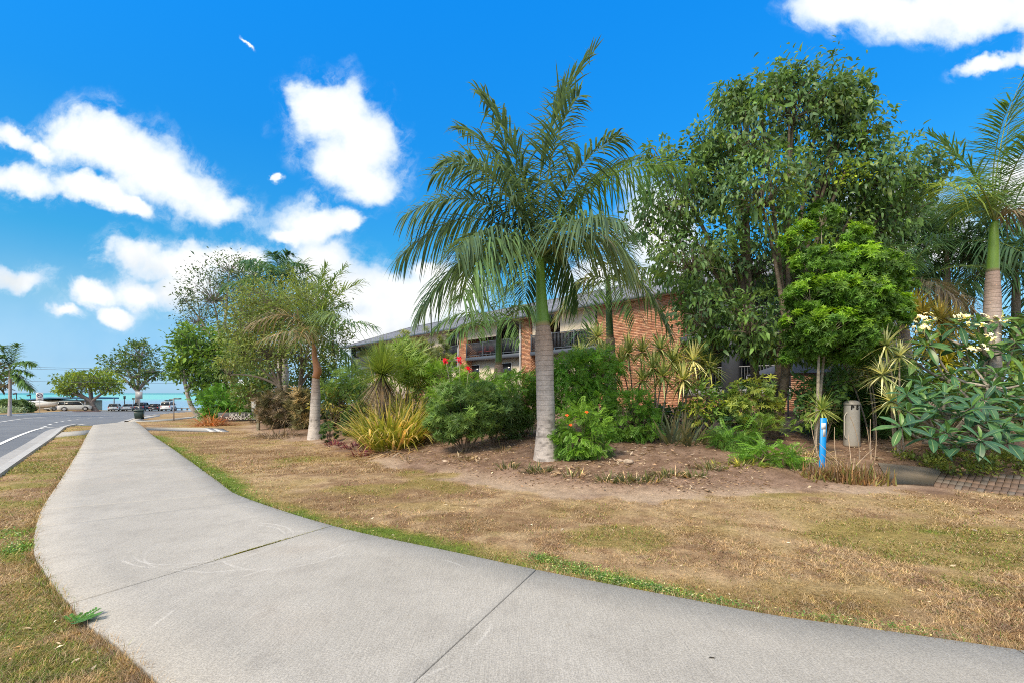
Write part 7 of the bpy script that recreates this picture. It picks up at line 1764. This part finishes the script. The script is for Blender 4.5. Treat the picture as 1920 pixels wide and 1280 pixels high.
# leaf litter and mulch on the bed, stray leaves on the lawn
def litter(n, cond, name, seed, size, cols, xr, yr):
    r = np.random.default_rng(seed); y = (yr[0] ** -1 + r.random(n) * (yr[1] ** -1 - yr[0] ** -1)) ** -1; x = r.uniform(xr[0], xr[1], n) * y
    k = cond(x, y, r); x, y = x[k], y[k]; m = len(x); g = GB()
    i = r.integers(0, len(cols), m); c = np.stack([np.asarray(q) for q in cols])[i] * np.exp(r.normal(0, .25, (m, 1)))
    D = norm(r.normal(0, 1, (m, 3)) * [1, 1, .22]); scatter(g, T_NARROWL, np.stack([x, y, h0(x, y) + r.uniform(.006, .022, m)], 1), frames(D, None, r.normal(0, .6, m)), size * np.exp(r.normal(0, .45, m)), c); obj(name, g, M_DRY, kind='stuff')
T_NARROWL = t_simple(.30, .12)
bedc = lambda x, y, r: (poly_sd(x, y, BED) > .25 + .5 * r.random(len(x))) & (poly_sd(x, y, PAVE_POLY) < 0) & (fbm(x * 1.3, y * 1.3, 91, 3) + r.normal(0, .12, len(x)) > .42)
litter(30000, bedc, 'leaf_litter', 1, .042, [(.40, .31, .22), (.30, .21, .14), (.50, .41, .31), (.20, .13, .09), (.36, .25, .17)], (-.75, 1.15), (6.6, 17))
litter(9000, lambda x, y, r: (poly_sd(x, y, BED) > .5) & (poly_sd(x, y, PAVE_POLY) < 0) & (fbm(x * .9, y * .9, 17, 3) > .5), 'twig_litter', 2, .085, [(.46, .38, .29), (.33, .25, .18), (.24, .17, .12)], (-.5, 1.1), (6.8, 13))
litter(700, lambda x, y, r: lawn_ok(x, y) & (poly_sd(x, y, BED) < 0), 'stray_leaves', 3, .035, [(.50, .38, .22), (.44, .27, .16), (.62, .52, .38)], (-1.1, 1.15), (2.6, 9))
# a leaf lying on the path
for (px, py, rz_, lab) in [(1328, 1244, -.2, 'small dark leaf lying on the concrete path in the foreground'), ]:
    p = gxy(px, py); g = GB(); scatter(g, t_leaf(.3, .05), np.array([[p[0], p[1], .034]]), frames(np.array([[math.cos(rz_), math.sin(rz_), .02]])), .04, np.array([[.05, .04, .025]])); solo('fallen_leaf', lab, 'leaf', g, M_DRY, (p[0], p[1], .034))
# a stone in the bed
b = G(1178, 867); g = GB(); ellipsoid(g, [b[0], b[1], b[2] + .02], (.10, .07, .05), 12, 8, (.42, .34, .27)); g.V[0] += (np.random.default_rng(3).normal(0, .006, g.V[0].shape)); solo('stone', 'pale tan stone lying on the bare soil of the bed', 'stone', g, M_BARK, b)

# ------------------------------------------------------------------ repeats share a group
GROUPS = {'royal_palm': 'royal palms of the garden', 'feather_palm': 'background palms on the right', 'dracaena': 'dracaenas in the garden bed', 'tuft_plant': 'tufts along the bed edge', 'clipped_shrub': 'clipped shrubs beside the left palm',
          'purple_plant': 'purple plants at the bed edge', 'green_shrub': 'green shrubs by the tall palm', 'dry_weed': 'dry weeds on the bed', 'strap_plant': 'yellow strap plants', 'frangipani': 'frangipanis on the right', 'lamp_post': 'lamp posts by the sea',
          'round_shrub': 'rounded shrubs', 'feathery_shrub': 'feathery shrubs', 'dry_bush': 'dry bushes left of the brown shafted palm', 'ferny_plant': 'ferny ground cover plants', 'bush': 'filler bushes', 'green_tree': 'green trees on the left', 'low_bush': 'low bushes'}
for o in list(bpy.data.objects):
    if o.parent is None and 'category' in o and 'group' not in o:
        n_ = o.name.split('.')[0]
        if n_ in GROUPS: o['group'] = GROUPS[n_]
